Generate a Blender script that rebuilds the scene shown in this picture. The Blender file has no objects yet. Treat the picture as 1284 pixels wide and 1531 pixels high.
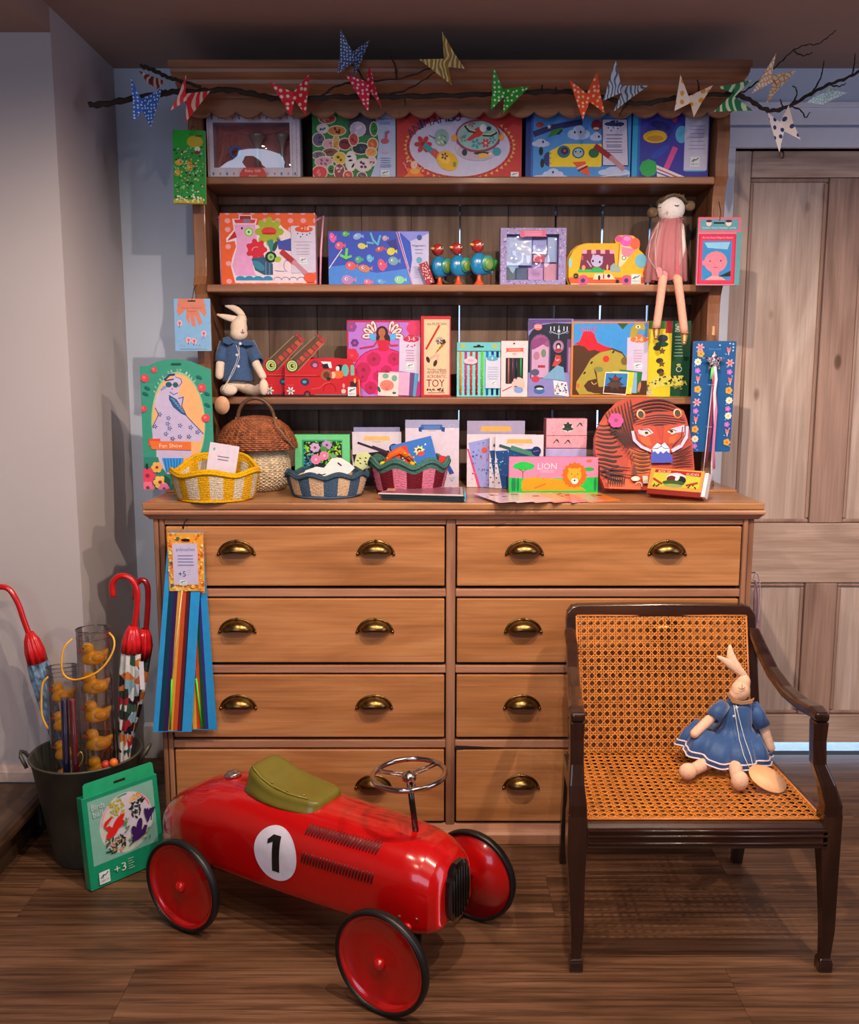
import bpy, bmesh, math, random
from math import sin, cos, pi, radians, sqrt, atan2
from mathutils import Vector, Matrix, noise
random.seed(7)
SC = bpy.context.scene
COL = SC.collection

# ------------------------------------------------------------ camera
FPX, PITCH, CY, CZ = 1400.0, radians(8.5), -2.405, 1.287
cd = bpy.data.cameras.new('camera'); cam = bpy.data.objects.new('camera', cd); COL.objects.link(cam)
cam.location = (0, CY, CZ); cam.rotation_euler = (radians(90) - PITCH, 0, 0)
cd.sensor_fit = 'HORIZONTAL'; cd.sensor_width = 36; cd.lens = 36 * FPX / 1284; cd.clip_start = .05
SC.camera = cam

# ------------------------------------------------------------ daylight outside
w = bpy.data.worlds.new('daylight'); SC.world = w; w.use_nodes = True
w.node_tree.nodes['Background'].inputs[0].default_value = (.50, .72, 1, 1)
w.node_tree.nodes['Background'].inputs[1].default_value = 3.0

SC.view_settings.view_transform = 'Standard'; SC.view_settings.look = 'None'
SC.view_settings.gamma = 1; SC.view_settings.use_curve_mapping = False
SC.view_settings.exposure = -.2

def lamp(name, kind, loc, energy, col, **k):
    d = bpy.data.lights.new(name, kind); d.energy = energy; d.color = col
    for a, b in k.items(): setattr(d, a, b)
    o = bpy.data.objects.new(name, d); COL.objects.link(o); o.location = loc
    return o
CEIL = 2.2
SPOTS = [(x, y) for y in (-1.05, -1.95) for x in (-.50, .22, .94)]
for i, (x, y) in enumerate(SPOTS):
    s = lamp('ceiling_spot_light', 'SPOT', (x, y, CEIL - .035), {(.22, -1.05): 98, (.94, -1.05): 72, (-.5, -1.05): 38}.get((x, y), 30), (1, .80, .62),
             spot_size=radians(172), spot_blend=.45, shadow_soft_size=.014)
# daylight from the shop window behind the camera; added bluish fill at right
a = lamp('window_daylight', 'AREA', (-.9, -3.85, 1.55), 24, (.62, .76, 1), shape='RECTANGLE', size=1.7, size_y=1.2)
a.rotation_euler = (radians(90), 0, radians(-8))
a = lamp('side_fill_light', 'AREA', (2.35, -1.6, 1.5), 16, (.66, .74, 1), shape='RECTANGLE', size=1.2, size_y=1.3)
a.rotation_euler = (radians(90), 0, radians(78))

# ------------------------------------------------------------ pixel helper: a point of the photograph on the plane Y or Z
def ray(px, py):
    u = (px - 642) / FPX; v = -(py - 765.5) / FPX
    return u, cos(PITCH) + v * sin(PITCH), -sin(PITCH) + v * cos(PITCH)
def at(px, py, Y):
    a, b, c = ray(px, py); t = (Y - CY) / b
    return Vector((a * t, Y, CZ + c * t))
def onz(px, py, z):
    a, b, c = ray(px, py); t = (z - CZ) / c
    return Vector((a * t, CY + b * t, z))
def mpp(Y, z=1.2):      # metres per pixel at plane Y
    return ((Y - CY) * cos(PITCH) + (CZ - z) * sin(PITCH)) / FPX

# ------------------------------------------------------------ materials
def lin(h):
    f = lambda c: c / 12.92 if c <= .04045 else ((c + .055) / 1.055) ** 2.4
    return tuple(f(((h >> s) & 255) / 255) for s in (16, 8, 0))
MC = {}
def newmat(name):
    m = bpy.data.materials.new(name); m.use_nodes = True
    return m, m.node_tree, m.node_tree.nodes['Principled BSDF']
def N(nt, t, **k):
    n = nt.nodes.new(t)
    for a, b in k.items(): setattr(n, a, b)
    return n
def objco(nt, scale, rnd=True):
    tc = N(nt, 'ShaderNodeTexCoord'); mp = N(nt, 'ShaderNodeMapping'); mp.inputs['Scale'].default_value = scale
    src = tc.outputs['Object']
    if rnd:
        oi = N(nt, 'ShaderNodeObjectInfo'); mu = N(nt, 'ShaderNodeMath', operation='MULTIPLY'); mu.inputs[1].default_value = 37.3
        ad = N(nt, 'ShaderNodeVectorMath', operation='ADD')
        nt.links.new(oi.outputs['Random'], mu.inputs[0]); nt.links.new(src, ad.inputs[0]); nt.links.new(mu.outputs[0], ad.inputs[1]); src = ad.outputs[0]
    nt.links.new(src, mp.inputs['Vector'])
    return mp.outputs[0]
def ramp(nt, fac, stops):
    r = N(nt, 'ShaderNodeValToRGB'); cr = r.color_ramp
    while len(cr.elements) < len(stops): cr.elements.new(.5)
    for e, (p, c) in zip(cr.elements, stops): e.position = p; e.color = (*c, 1)
    nt.links.new(fac, r.inputs[0]); return r.outputs[0]
def noise_tex(nt, vec, sc, det=3, dist=0, rough=.5):
    n = N(nt, 'ShaderNodeTexNoise'); n.inputs['Scale'].default_value = sc; n.inputs['Detail'].default_value = det
    n.inputs['Distortion'].default_value = dist; n.inputs['Roughness'].default_value = rough
    nt.links.new(vec, n.inputs['Vector']); return n.outputs['Fac']
def mixc(nt, a, b, fac, mode='MIX'):
    m = N(nt, 'ShaderNodeMix', data_type='RGBA', blend_type=mode)
    for s, v in ((m.inputs[0], fac), (m.inputs[6], a), (m.inputs[7], b)):
        if hasattr(v, 'links') or hasattr(v, 'is_linked'): nt.links.new(v, s)
        elif isinstance(v, tuple): s.default_value = (*v, 1)
        else: s.default_value = v
    return m.outputs[2]
def bump(nt, bs, h, st, dist=.002):
    b = N(nt, 'ShaderNodeBump'); b.inputs['Strength'].default_value = st; b.inputs['Distance'].default_value = dist
    nt.links.new(h, b.inputs['Height']); nt.links.new(b.outputs[0], bs.inputs['Normal'])
def mat(h, rough=.5, metal=0, var=.08, coat=0, sc=40, bmp=0, emit=0, trans=0, alpha=1, spec=.5, sheen=0):
    key = (h, rough, metal, var, coat, sc, bmp, emit, trans, alpha, spec, sheen)
    if key in MC: return MC[key]
    m, nt, bs = newmat('plain_%06x' % h); c = lin(h)
    bs.inputs['Roughness'].default_value = rough; bs.inputs['Metallic'].default_value = metal
    bs.inputs['Coat Weight'].default_value = coat; bs.inputs['Coat Roughness'].default_value = .08
    bs.inputs['Transmission Weight'].default_value = trans; bs.inputs['Alpha'].default_value = alpha
    bs.inputs['Specular IOR Level'].default_value = spec
    if sheen: bs.inputs['Sheen Weight'].default_value = sheen
    if emit: bs.inputs['Emission Color'].default_value = (*c, 1); bs.inputs['Emission Strength'].default_value = emit
    if var or bmp:
        f = noise_tex(nt, objco(nt, (1, 1, 1), False), sc, 3)
        if var:
            lo = tuple(x * (1 - var) for x in c); hi = tuple(min(1, x * (1 + var)) for x in c)
            nt.links.new(ramp(nt, f, [(.3, lo), (.7, hi)]), bs.inputs['Base Color'])
        else: bs.inputs['Base Color'].default_value = (*c, 1)
        if bmp: bump(nt, bs, f, bmp)
    else: bs.inputs['Base Color'].default_value = (*c, 1)
    MC[key] = m; return m
def wood(name, dark, mid, light, axis='X', rough=.45, knots=.5, fine=1, coat=0, spec=.4, streak=0):
    if name in MC: return MC[name]
    m, nt, bs = newmat(name)
    ai = 'XYZ'.index(axis)
    def sc(al, ac): v = [ac] * 3; v[ai] = al; return tuple(v)
    big = noise_tex(nt, objco(nt, sc(.9, 7)), 1.6, 5, 1.6)
    wv = N(nt, 'ShaderNodeMath', operation='MULTIPLY'); wv.inputs[1].default_value = 34
    nt.links.new(noise_tex(nt, objco(nt, sc(.35, 3.2)), 1.0, 2, .6), wv.inputs[0])
    sn = N(nt, 'ShaderNodeMath', operation='SINE'); nt.links.new(wv.outputs[0], sn.inputs[0])
    mr = N(nt, 'ShaderNodeMapRange'); mr.inputs[1].default_value = -1; mr.inputs[2].default_value = 1; nt.links.new(sn.outputs[0], mr.inputs[0])
    fin = noise_tex(nt, objco(nt, sc(5, 150)), 1.0, 4, .1)
    base = ramp(nt, big, [(.28, lin(dark)), (.5, lin(mid)), (.72, lin(light))])
    ringc = ramp(nt, mr.outputs[0], [(.0, (.62, .56, .52)), (.35, (1, 1, 1)), (1, (1, 1, 1))])
    c = mixc(nt, base, ringc, min(1, .55 * fine), 'MULTIPLY')
    finc = ramp(nt, fin, [(.35, (.66, .62, .6)), (.6, (1, 1, 1))])
    c = mixc(nt, c, finc, min(1, .55 * fine), 'MULTIPLY')
    if streak:
        s2 = ramp(nt, noise_tex(nt, objco(nt, sc(2.2, 85)), 1.0, 5, .5, .65), [(.40, (.42, .38, .36)), (.5, (.88, .88, .88)), (.60, (1.12, 1.1, 1.08))]); c = mixc(nt, c, s2, streak, 'MULTIPLY')
    if knots:
        vo = N(nt, 'ShaderNodeTexVoronoi'); vo.inputs['Scale'].default_value = 1; vo.inputs['Randomness'].default_value = 1
        nt.links.new(objco(nt, sc(2.6, 5.5)), vo.inputs['Vector'])
        k = ramp(nt, vo.outputs['Distance'], [(.0, (.16, .09, .07)), (.055, (.30, .2, .16)), (.085, (1, 1, 1))])
        c = mixc(nt, c, k, knots, 'MULTIPLY')
    nt.links.new(c, bs.inputs['Base Color'])
    bs.inputs['Roughness'].default_value = rough; bs.inputs['Coat Weight'].default_value = coat
    bs.inputs['Coat Roughness'].default_value = .15; bs.inputs['Specular IOR Level'].default_value = spec
    bump(nt, bs, fin, .25, .0012)
    MC[name] = m; return m
def printmat(name='print', rough=.35, coat=.3, attr='Col'):
    key = ('print', name)
    if key in MC: return MC[key]
    m, nt, bs = newmat('printed_' + name)
    at_ = N(nt, 'ShaderNodeAttribute', attribute_name=attr)
    f = noise_tex(nt, objco(nt, (1, 1, 1), False), 60, 2)
    v = ramp(nt, f, [(.3, (.80, .80, .80)), (.7, (.88, .88, .88))])
    nt.links.new(mixc(nt, at_.outputs['Color'], v, 1.0, 'MULTIPLY'), bs.inputs['Base Color'])
    bs.inputs['Roughness'].default_value = rough; bs.inputs['Coat Weight'].default_value = coat; bs.inputs['Coat Roughness'].default_value = .1; bs.inputs['Specular IOR Level'].default_value = .25
    MC[key] = m; return m
def glass(name, tint=(.95, .97, 1), rough=.02, a=.2, ramp_=.85):
    """thin clear plastic: mostly transparent with a glossy film"""
    if name in MC: return MC[name]
    m = bpy.data.materials.new(name); m.use_nodes = True; nt = m.node_tree; nt.nodes.clear()
    o = N(nt, 'ShaderNodeOutputMaterial'); mx = N(nt, 'ShaderNodeMixShader'); tr = N(nt, 'ShaderNodeBsdfTransparent'); gl = N(nt, 'ShaderNodeBsdfGlossy')
    tr.inputs[0].default_value = (*tint, 1); gl.inputs['Roughness'].default_value = rough
    lw = N(nt, 'ShaderNodeLayerWeight'); lw.inputs[0].default_value = .35
    mr = N(nt, 'ShaderNodeMapRange'); mr.inputs[3].default_value = a * .4; mr.inputs[4].default_value = ramp_
    nt.links.new(lw.outputs['Fresnel'], mr.inputs[0]); nt.links.new(mr.outputs[0], mx.inputs[0])
    nt.links.new(tr.outputs[0], mx.inputs[1]); nt.links.new(gl.outputs[0], mx.inputs[2]); nt.links.new(mx.outputs[0], o.inputs[0])
    MC[name] = m; return m

# ------------------------------------------------------------ mesh builder
class MB:
    def __init__(s): s.v = []; s.f = []; s.c = []; s.m = []; s.sm = []; s.T = None
    def add(s, vs, fs, col=None, mi=0, smooth=False):
        b = len(s.v)
        T = s.T
        s.v += [tuple(T @ Vector(p)) for p in vs] if T else [tuple(p) for p in vs]
        for f in fs:
            s.f.append(tuple(b + i for i in f)); s.c.append(col); s.m.append(mi); s.sm.append(smooth)
        return s
    def box(s, a, b, col=None, mi=0):
        x0, y0, z0 = a; x1, y1, z1 = b
        return s.add([(x0,y0,z0),(x1,y0,z0),(x1,y1,z0),(x0,y1,z0),(x0,y0,z1),(x1,y0,z1),(x1,y1,z1),(x0,y1,z1)],
              [(0,3,2,1),(4,5,6,7),(0,1,5,4),(1,2,6,5),(2,3,7,6),(3,0,4,7)], col, mi)
    def prism(s, pts, y0, y1, col=None, mi=0, ax='Y'):
        """pts in (x,z) extruded along y (or ax X: pts=(y,z), Z: pts=(x,y))"""
        n = len(pts)
        P = {'Y': lambda p, t: (p[0], t, p[1]), 'X': lambda p, t: (t, p[0], p[1]), 'Z': lambda p, t: (p[0], p[1], t)}[ax]
        vs = [P(p, y0) for p in pts] + [P(p, y1) for p in pts]
        A = sum(pts[i][0]*pts[(i+1)%n][1]-pts[(i+1)%n][0]*pts[i][1] for i in range(n))
        fs = [tuple(range(n)), tuple(range(2*n-1, n-1, -1))] + [(i, i+n, (i+1)%n+n, (i+1)%n) for i in range(n)]
        if (A < 0) != (ax == 'X' and False): fs = [tuple(reversed(f)) for f in fs]
        if ax in 'XZ': fs = [tuple(reversed(f)) for f in fs]
        return s.add(vs, fs, col, mi)
    def tube(s, pts, r, n=8, col=None, mi=0, cap=True, closed=False, flat=1.0, up=None):
        pts = [Vector(p) for p in pts]; k = len(pts)
        rr = r if isinstance(r, (list, tuple)) else [r] * k
        vs = []; pu = Vector(up) if up else None
        for i, p in enumerate(pts):
            if closed: t = pts[(i+1) % k] - pts[i-1]
            else: t = pts[min(i+1, k-1)] - pts[max(i-1, 0)]
            t.normalize()
            if pu is None: pu = Vector((0,0,1)) if abs(t.z) < .9 else Vector((1,0,0))
            u = pu - t * pu.dot(t)
            if u.length < 1e-6: u = t.orthogonal()
            u.normalize(); w_ = t.cross(u); 
            if not up: pu = u
            for j in range(n):
                a = 2*pi*j/n
                vs.append(p + u * (cos(a)*rr[i]*flat) + w_ * (sin(a)*rr[i]))
        fs = []
        for i in range(k if closed else k-1):
            for j in range(n):
                a = i*n+j; b = i*n+(j+1)%n; c = ((i+1)%k)*n+(j+1)%n; d = ((i+1)%k)*n+j
                fs.append((a, b, c, d))
        if cap and not closed: fs += [tuple(range(n-1, -1, -1)), tuple((k-1)*n+j for j in range(n))]
        return s.add(vs, fs, col, mi, True)
    def lathe(s, prof, n=24, col=None, mi=0, c=(0,0,0), ax='Z', cols=None, sx=1, sy=1, smooth=True):
        vs = []
        for r, z in prof:
            for j in range(n):
                a = 2*pi*j/n; p = (r*cos(a)*sx, r*sin(a)*sy, z)
                if ax == 'Y': p = (p[0], z, p[1])
                if ax == 'X': p = (z, p[0], p[1])
                vs.append((p[0]+c[0], p[1]+c[1], p[2]+c[2]))
        k = len(prof)
        for i in range(k-1):
            fs = [(i*n+j, i*n+(j+1)%n, (i+1)*n+(j+1)%n, (i+1)*n+j) for j in range(n)]
            if ax == 'Y': fs = [tuple(reversed(f)) for f in fs]
            b = len(s.v) if i == 0 else b
            if i == 0: s.add(vs, [], None)
            for f in fs:
                s.f.append(tuple(b+q for q in f)); s.c.append(cols[i] if cols else col); s.m.append(mi); s.sm.append(smooth)
        for i, rev in ((0, True), (k-1, False)):
            if prof[i][0] > 1e-5:
                f = [b+i*n+j for j in range(n)]
                if rev != (ax == 'Y'): f.reverse()
                s.f.append(tuple(f)); s.c.append(cols[min(i, k-2)] if cols else col); s.m.append(mi); s.sm.append(False)
        return s
    def ell(s, c, r, n=16, col=None, mi=0, R=None):
        m = n // 2; prof = []
        vs = [(0,0,-1)]; 
        for i in range(1, m):
            t = -pi/2 + pi*i/m
            for j in range(n): vs.append((cos(t)*cos(2*pi*j/n), cos(t)*sin(2*pi*j/n), sin(t)))
        vs.append((0,0,1)); q = len(vs)-1
        fs = [(0, 1+(j+1)%n, 1+j) for j in range(n)]
        for i in range(m-2):
            for j in range(n):
                a = 1+i*n+j; b = 1+i*n+(j+1)%n; fs.append((a, b, b+n, a+n))
        fs += [(q, 1+(m-2)*n+j, 1+(m-2)*n+(j+1)%n) for j in range(n)]
        out = []
        for v in vs:
            v = Vector((v[0]*r[0], v[1]*r[1], v[2]*r[2]))
            if R: v = R @ v
            out.append(v + Vector(c))
        return s.add(out, fs, col, mi, True)
def fixn(me):
    bm = bmesh.new(); bm.from_mesh(me); bmesh.ops.recalc_face_normals(bm, faces=bm.faces); bm.to_mesh(me); bm.free()
def obj(name, mb, mats, parent=None, loc=(0,0,0), rot=(0,0,0), bevel=0, seg=2, sub=0, fix=True, solid=0, remesh=0, kind=None, label=None):
    me = bpy.data.meshes.new(name); me.from_pydata(mb.v, [], mb.f)
    me.polygons.foreach_set('use_smooth', mb.sm)
    me.polygons.foreach_set('material_index', mb.m)
    if any(c is not None for c in mb.c):
        ca = me.color_attributes.new('Col', 'FLOAT_COLOR', 'CORNER'); arr = []
        cache = {}
        for p, c in zip(me.polygons, mb.c):
            if c is None: c = 0xffffff
            if c not in cache: cache[c] = (*lin(c), 1.0)
            arr += cache[c] * p.loop_total
        ca.data.foreach_set('color', arr)
    for m in (mats if isinstance(mats, (list, tuple)) else [mats]): me.materials.append(m)
    if fix: fixn(me)
    o = bpy.data.objects.new(name, me); COL.objects.link(o); o.location = loc; o.rotation_euler = rot
    if parent: o.parent = parent
    if remesh:
        md = o.modifiers.new('fuse', 'REMESH'); md.mode = 'VOXEL'; md.voxel_size = remesh; md.use_smooth_shade = True
        md = o.modifiers.new('soft', 'SMOOTH'); md.iterations = 5
    if solid: md = o.modifiers.new('thick', 'SOLIDIFY'); md.thickness = solid; md.offset = 0
    if bevel:
        md = o.modifiers.new('edge', 'BEVEL'); md.width = bevel; md.segments = seg; md.limit_method = 'ANGLE'; md.angle_limit = radians(40); md.harden_normals = False
    if sub: md = o.modifiers.new('sub', 'SUBSURF'); md.levels = sub; md.render_levels = sub
    if kind: o['kind'] = kind
    if label: o['label'] = label
    return o
def thing(name, label, cat, loc=(0,0,0), rz=0, group=None, rot=None):
    o = bpy.data.objects.new(name, None); COL.objects.link(o); o.location = loc
    o.rotation_euler = rot if rot else (0,0,rz); o.empty_display_size = .05
    o['label'] = label; o['category'] = cat
    if group: o['group'] = group
    return o
def tag(o, label, cat, group=None):
    o['label'] = label; o['category'] = cat
    if group: o['group'] = group
    return o
def struct(name, mb, m, **k):
    o = obj(name, mb, m, **k); o['kind'] = 'structure'; return o
def dup(root, loc, rz=0, label=None):
    r = root.copy(); COL.objects.link(r); r.location = loc; r.rotation_euler = (0,0,rz) if not isinstance(rz, tuple) else rz
    if label: r['label'] = label
    for ch in list(root.children):
        c = ch.copy(); COL.objects.link(c); c.parent = r
        for g in list(ch.children):
            d = g.copy(); COL.objects.link(d); d.parent = c
    return r
def R2(a): return Matrix.Rotation(a, 3, 'Z')
def lerp(a, b, t): return a + (b - a) * t
# ============================================================ THE ROOM
WALL_Y = .61
m_wall = mat(0xb8b1b6, .75, var=.03, sc=3, bmp=.05)
m_wallb = mat(0xbfcbe0, .75, var=.03, sc=3, bmp=.05)
m_ceil = mat(0xa08a82, .8, var=.03, sc=3)
m_white = mat(0xe2e4ee, .4, var=.02, coat=.2)
def planes(name, boxes, m):
    b = MB()
    for q in boxes: b.box(*q)
    return struct(name, b, m)
T = .2
# back wall with a door opening and a small window opening hidden behind the dresser
DX0, DX1, DZ = .938, 1.73, 1.967
WX0, WX1, WZ0, WZ1 = .05, .74, 1.02, 1.78
planes('wall_back', [((-.96, WALL_Y, 0), (WX0, WALL_Y+T, CEIL)), ((WX0, WALL_Y, 0), (WX1, WALL_Y+T, WZ0)), ((WX0, WALL_Y, WZ1), (WX1, WALL_Y+T, CEIL)),
      ((WX1, WALL_Y, 0), (DX0, WALL_Y+T, CEIL)), ((DX0, WALL_Y, DZ), (DX1, WALL_Y+T, CEIL)), ((DX1, WALL_Y, 0), (2.7, WALL_Y+T, CEIL))], m_wallb)
planes('wall_right', [((2.5, -4.1, 0), (2.7, WALL_Y, CEIL))], mat(0x85776e, .8, var=.05, sc=3))
planes('wall_left', [((-.96-1.6, .12, 0), (-.96, WALL_Y+T, CEIL))], m_wall)          # the chimney-like block on the left
planes('wall_far_left', [((-2.56, -4.1, 0), (-2.4, .12, CEIL))], mat(0x85776e, .8, var=.05, sc=3))
planes('wall_front', [((-2.56, -4.3, 0), (2.7, -4.1, CEIL))], mat(0x6a584e, .8, var=.05, sc=3))
cb = MB(); cb.box((-2.56, -4.3, CEIL), (2.7, WALL_Y+T, CEIL+.1)); struct('ceiling', cb, m_ceil)
cb = MB(); cb.box((-2.4, -4.1, 2.138), (-.96, .12, CEIL)); struct('trim_1', cb, m_ceil)         # the lower ceiling of the alcove
wf = MB()
for z in (WZ0, WZ1-.04): wf.box((WX0, WALL_Y+.08, z), (WX1, WALL_Y+.12, z+.04))
for x in (WX0, (WX0+WX1)/2-.01, WX1-.03): wf.box((x, WALL_Y+.08, WZ0), (x+.03, WALL_Y+.12, WZ1))
wn = struct('window_1', wf, m_white)
pane = MB().box((WX0+.03, WALL_Y+.098, WZ0+.04), (WX1-.03, WALL_Y+.102, WZ1-.04)); obj('pane', pane, glass('window_glass'), wn)
# floor boards
fl = MB(); fl.box((-2.56, -4.3, -.1), (2.7, 1.6, -.004)); floor = struct('floor', fl, mat(0x20140e, .9))
wd_floor = wood('floor_oak', 0x4e3424, 0x6a4a35, 0x825e47, 'X', rough=.42, knots=.2, fine=.8, spec=.35, streak=.9)
PW = .192; rnd = random.Random(5)
pm = MB().box((0, 0, -.0105), (1.2843, PW-.0007, 0)); pmesh = None
y = -2.45; r = 0
while y < WALL_Y - .1:
    x = -2.3 + (r * .47) % 1.285
    while x < 2.4:
        if y > -2.3 and abs(x+.64) < 2.2:
            if pmesh is None:
                o = obj('plank', pm, wd_floor, floor); pmesh = o
            else:
                o = pmesh.copy(); COL.objects.link(o); o.parent = floor
            o.location = (x, y, rnd.uniform(-.0002, 0.0002))
        x += 1.285
    y += PW; r += 1
# skirting board on the face of the left block, above the step
sk = MB(); z0 = .14
sk.prism([(.12, z0), (.12, z0+.045), (.112, z0+.045), (.108, z0+.038), (.105, z0+.03), (.102, z0+.028), (.102, z0)], -2.4, -.958, ax='X')
struct('baseboard_left', sk, mat(0xc9b3ac, .45, coat=.2))
sk = MB(); sk.prism([(WALL_Y, 0), (WALL_Y, .12), (WALL_Y-.012, .11), (WALL_Y-.015, 0)], -.96, .86, ax='X')
struct('baseboard_back', sk, m_white)
# dark step in the alcove
st = thing('wooden_step', 'dark brown wooden step with a rounded nosing below the white skirting at far left', 'step', (-1.07, .0, 0))
wd_step = wood('step_wood', 0x33231a, 0x4a3526, 0x5c4433, 'Y', rough=.4, knots=.2)
t = MB(); t.prism([(-1.0, .098), (-.012, .098), (0, .104), (.008, .114), (.008, .124), (0, .134), (-.012, .138), (-1.0, .138)], -1.2, .100, ax='Y')
obj('tread', t, wd_step, st, bevel=.004)
t = MB(); t.box((-1.0, -1.19, 0), (-.04, .09, .0975)); obj('riser', t, wd_step, st)
t = MB(); t.box((-.038, .104, 0), (.112, .119, .139)); obj('plinth_board', t, wd_step, st, bevel=.002)  # dark board added to stand in for the shade under the skirting

# ------------------------------------------------------------ the stripped pine door and its white architrave
wd_dv = wood('door_pine_vertical', 0xb29a8d, 0xc9b1a6, 0xdac6bc, 'Z', rough=.55, knots=.75, fine=.75)
wd_dm = wood('door_pine_muntin', 0x94776a, 0xab8b7e, 0xbb9a8c, 'Z', rough=.55, knots=.8, fine=.9)
wd_dh = wood('door_pine_horizontal', 0xaf9484, 0xc6ab9d, 0xd8bfb1, 'X', rough=.55, knots=.7, fine=1.0)
dr = bpy.data.objects.new('door_1', None); COL.objects.link(dr); dr['kind'] = 'structure'; dr.location = (0, 0, 0)
F, B = WALL_Y+.012, WALL_Y+.05
def dpart(name, x0, x1, z0, z1, m, d=0, bev=.003):
    return obj(name, MB().box((x0+.001, F+d, z0+.0008), (x1-.001, B-d*.2, z1-.0008)), m, dr, bevel=bev)
cx0, cx1 = 1.243, 1.352; RX = DX1-.004
dpart('stile', DX0+.003, .998, .043, DZ-.003, wd_dv)
dpart('stile', RX-.06, RX, .043, DZ-.003, wd_dv)
for z0, z1 in ((1.884, DZ-.003), (.597, .798), (.043, .143)): dpart('rail', .998, RX-.06, z0, z1, wd_dh)
for z0, z1 in ((.798, 1.884), (.143, .597)):
    dpart('muntin', cx0, cx1, z0, z1, wd_dm)
    for x0, x1 in ((.998, cx0), (cx1, RX-.06)):
        dpart('panel', x0, x1, z0, z1, wd_dv, d=.014)
        md = MB(); e = .014
        md.T = None
        for a_, b_ in (((x0, z0), (x1, z0+e)), ((x0, z1-e), (x1, z1)), ((x0, z0+e), (x0+e, z1-e)), ((x1-e, z0+e), (x1, z1-e))):
            md.box((a_[0]+.0012, F+.005, a_[1]+.0012), (b_[0]-.0012, F+.0135, b_[1]-.0012))
        obj('moulding', md, wd_dm, dr, bevel=.004)
hk = MB(); h = at(1169, 232, F-.001); hk.tube([h + Vector((0, 0, .012)), h + Vector((0, -.012, .004)), h + Vector((0, -.014, -.006)), h + Vector((0, -.004, -.01))], .0022, 6)
obj('hook', hk, mat(0x7a5236, .4, .6), dr)
# architrave: a moulded white frame
ar = MB(); W = .085
def arch(x0, x1, z0, z1): ar.box((x0, WALL_Y-.018, z0), (x1, WALL_Y+.06, z1))
arch(DX0-.03, DX0, 0, DZ); arch(DX1, DX1+.03, 0, DZ); arch(DX0-.03, DX1+.03, DZ, DZ+.058)
ar.box((DX0-W, WALL_Y-.028, 0), (DX0-.03, WALL_Y, DZ+.065)); ar.box((DX1+.03, WALL_Y-.028, 0), (DX1+W, WALL_Y, DZ+.065))
ar.box((DX0-W, WALL_Y-.026, DZ+.064), (DX1+W, WALL_Y, DZ+.115))
ar.box((DX0-W-.01, WALL_Y-.036, DZ+.112), (DX1+W+.01, WALL_Y, DZ+.128))
struct('trim_2', ar, mat(0xdfe4f4, .45, var=.02, coat=.1), bevel=.003)
# pale ground and paving outside, seen as a bright line under the door
struct('trim_3', MB().box((-1, WALL_Y+.055, -.02), (3, 4.5, -.0035)), mat(0xd8e0e8, .8))
# recessed ceiling spots (above the frame)
for i, (x, y) in enumerate(SPOTS):
    s = thing('ceiling_spot', 'round recessed warm ceiling spot out of frame above, %s of the row %s' % (['leftmost', 'middle', 'rightmost'][i % 3], 'nearer the dresser' if i < 3 else 'nearer the viewer'), 'spotlight', (x, y, CEIL), group='ceiling spots')
    rg = MB().lathe([(.026, -.001), (.045, -.001), (.047, -.006), (.045, -.009), (.030, -.006), (.026, -.001)], 24); obj('rim', rg, mat(0xd8d4cc, .3, .3), s)
    rg = MB().lathe([(0, -.0012), (.0255, -.0012)], 20); obj('lens', rg, mat(0xffe0b0, .5, emit=14, var=0), s)

# ============================================================ THE DRESSER
wd_dr = wood('drawer_front_pine', 0xa2683c, 0xb97c4c, 0xc98d5c, 'X', rough=.42, knots=.12, fine=.5, coat=.15, streak=.25)
wd_rail = wood('rail_pine', 0x95644c, 0xb07c60, 0xbd8b6f, 'X', rough=.5, knots=.5, fine=.6)
wd_railv = wood('stile_pine', 0x7d523d, 0x9c6d52, 0xb07f62, 'Z', rough=.5, knots=.5, fine=.8)
wd_top = wood('counter_pine', 0x8a5a38, 0xa8744c, 0xbb8658, 'X', rough=.34, knots=.4, fine=.7, coat=.2)
wd_rack = wood('rack_pine_horizontal', 0x6f462e, 0x8a5c40, 0xa07050, 'X', rough=.45, knots=.5, fine=.6, coat=.1)
wd_rackv = wood('rack_pine_upright', 0x643e28, 0x805238, 0x976848, 'Z', rough=.45, knots=.6, fine=.7, coat=.1)
wd_back = wood('back_board_pine', 0x5a463e, 0x746055, 0x887266, 'Z', rough=.7, knots=.85, fine=.9, spec=.2)
m_dark = mat(0x1c100b, .8)
DRS = thing('dresser', 'large stripped pine dresser, brass handled drawers below and open plate rack with scalloped cornice above', 'dresser', (.06, .3, 0))
OX, OY = .06, .3
class LB(MB):       # mesh builder whose input is in world coordinates, stored relative to the dresser's base
    def __init__(s): super().__init__(); s.T = Matrix.Translation((-OX, -OY, 0))
def dob(name, mb, m, **k): return obj(name, mb, m, k.pop('parent', DRS), **k)
def frame_sweep(b, prof, x0, x1, yf, yb, kx=1.0):
    """moulding running left side - front - right side with mitred corners; prof=(out, z)"""
    n = len(prof); vs = []
    for ring in range(4):
        for o_, z in prof:
            vs.append([(x0-o_*kx, yb, z), (x0-o_*kx, yf-o_, z), (x1+o_*kx, yf-o_, z), (x1+o_*kx, yb, z)][ring])
    fs = [(r*n+i, r*n+(i+1) % n, (r+1)*n+(i+1) % n, (r+1)*n+i) for r in range(3) for i in range(n)]
    fs += [tuple(range(n)), tuple(range(4*n-1, 3*n-1, -1))]
    b.add(vs, fs)
BX0, BX1, BY = -.727, .856, .03
CT = .95
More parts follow.
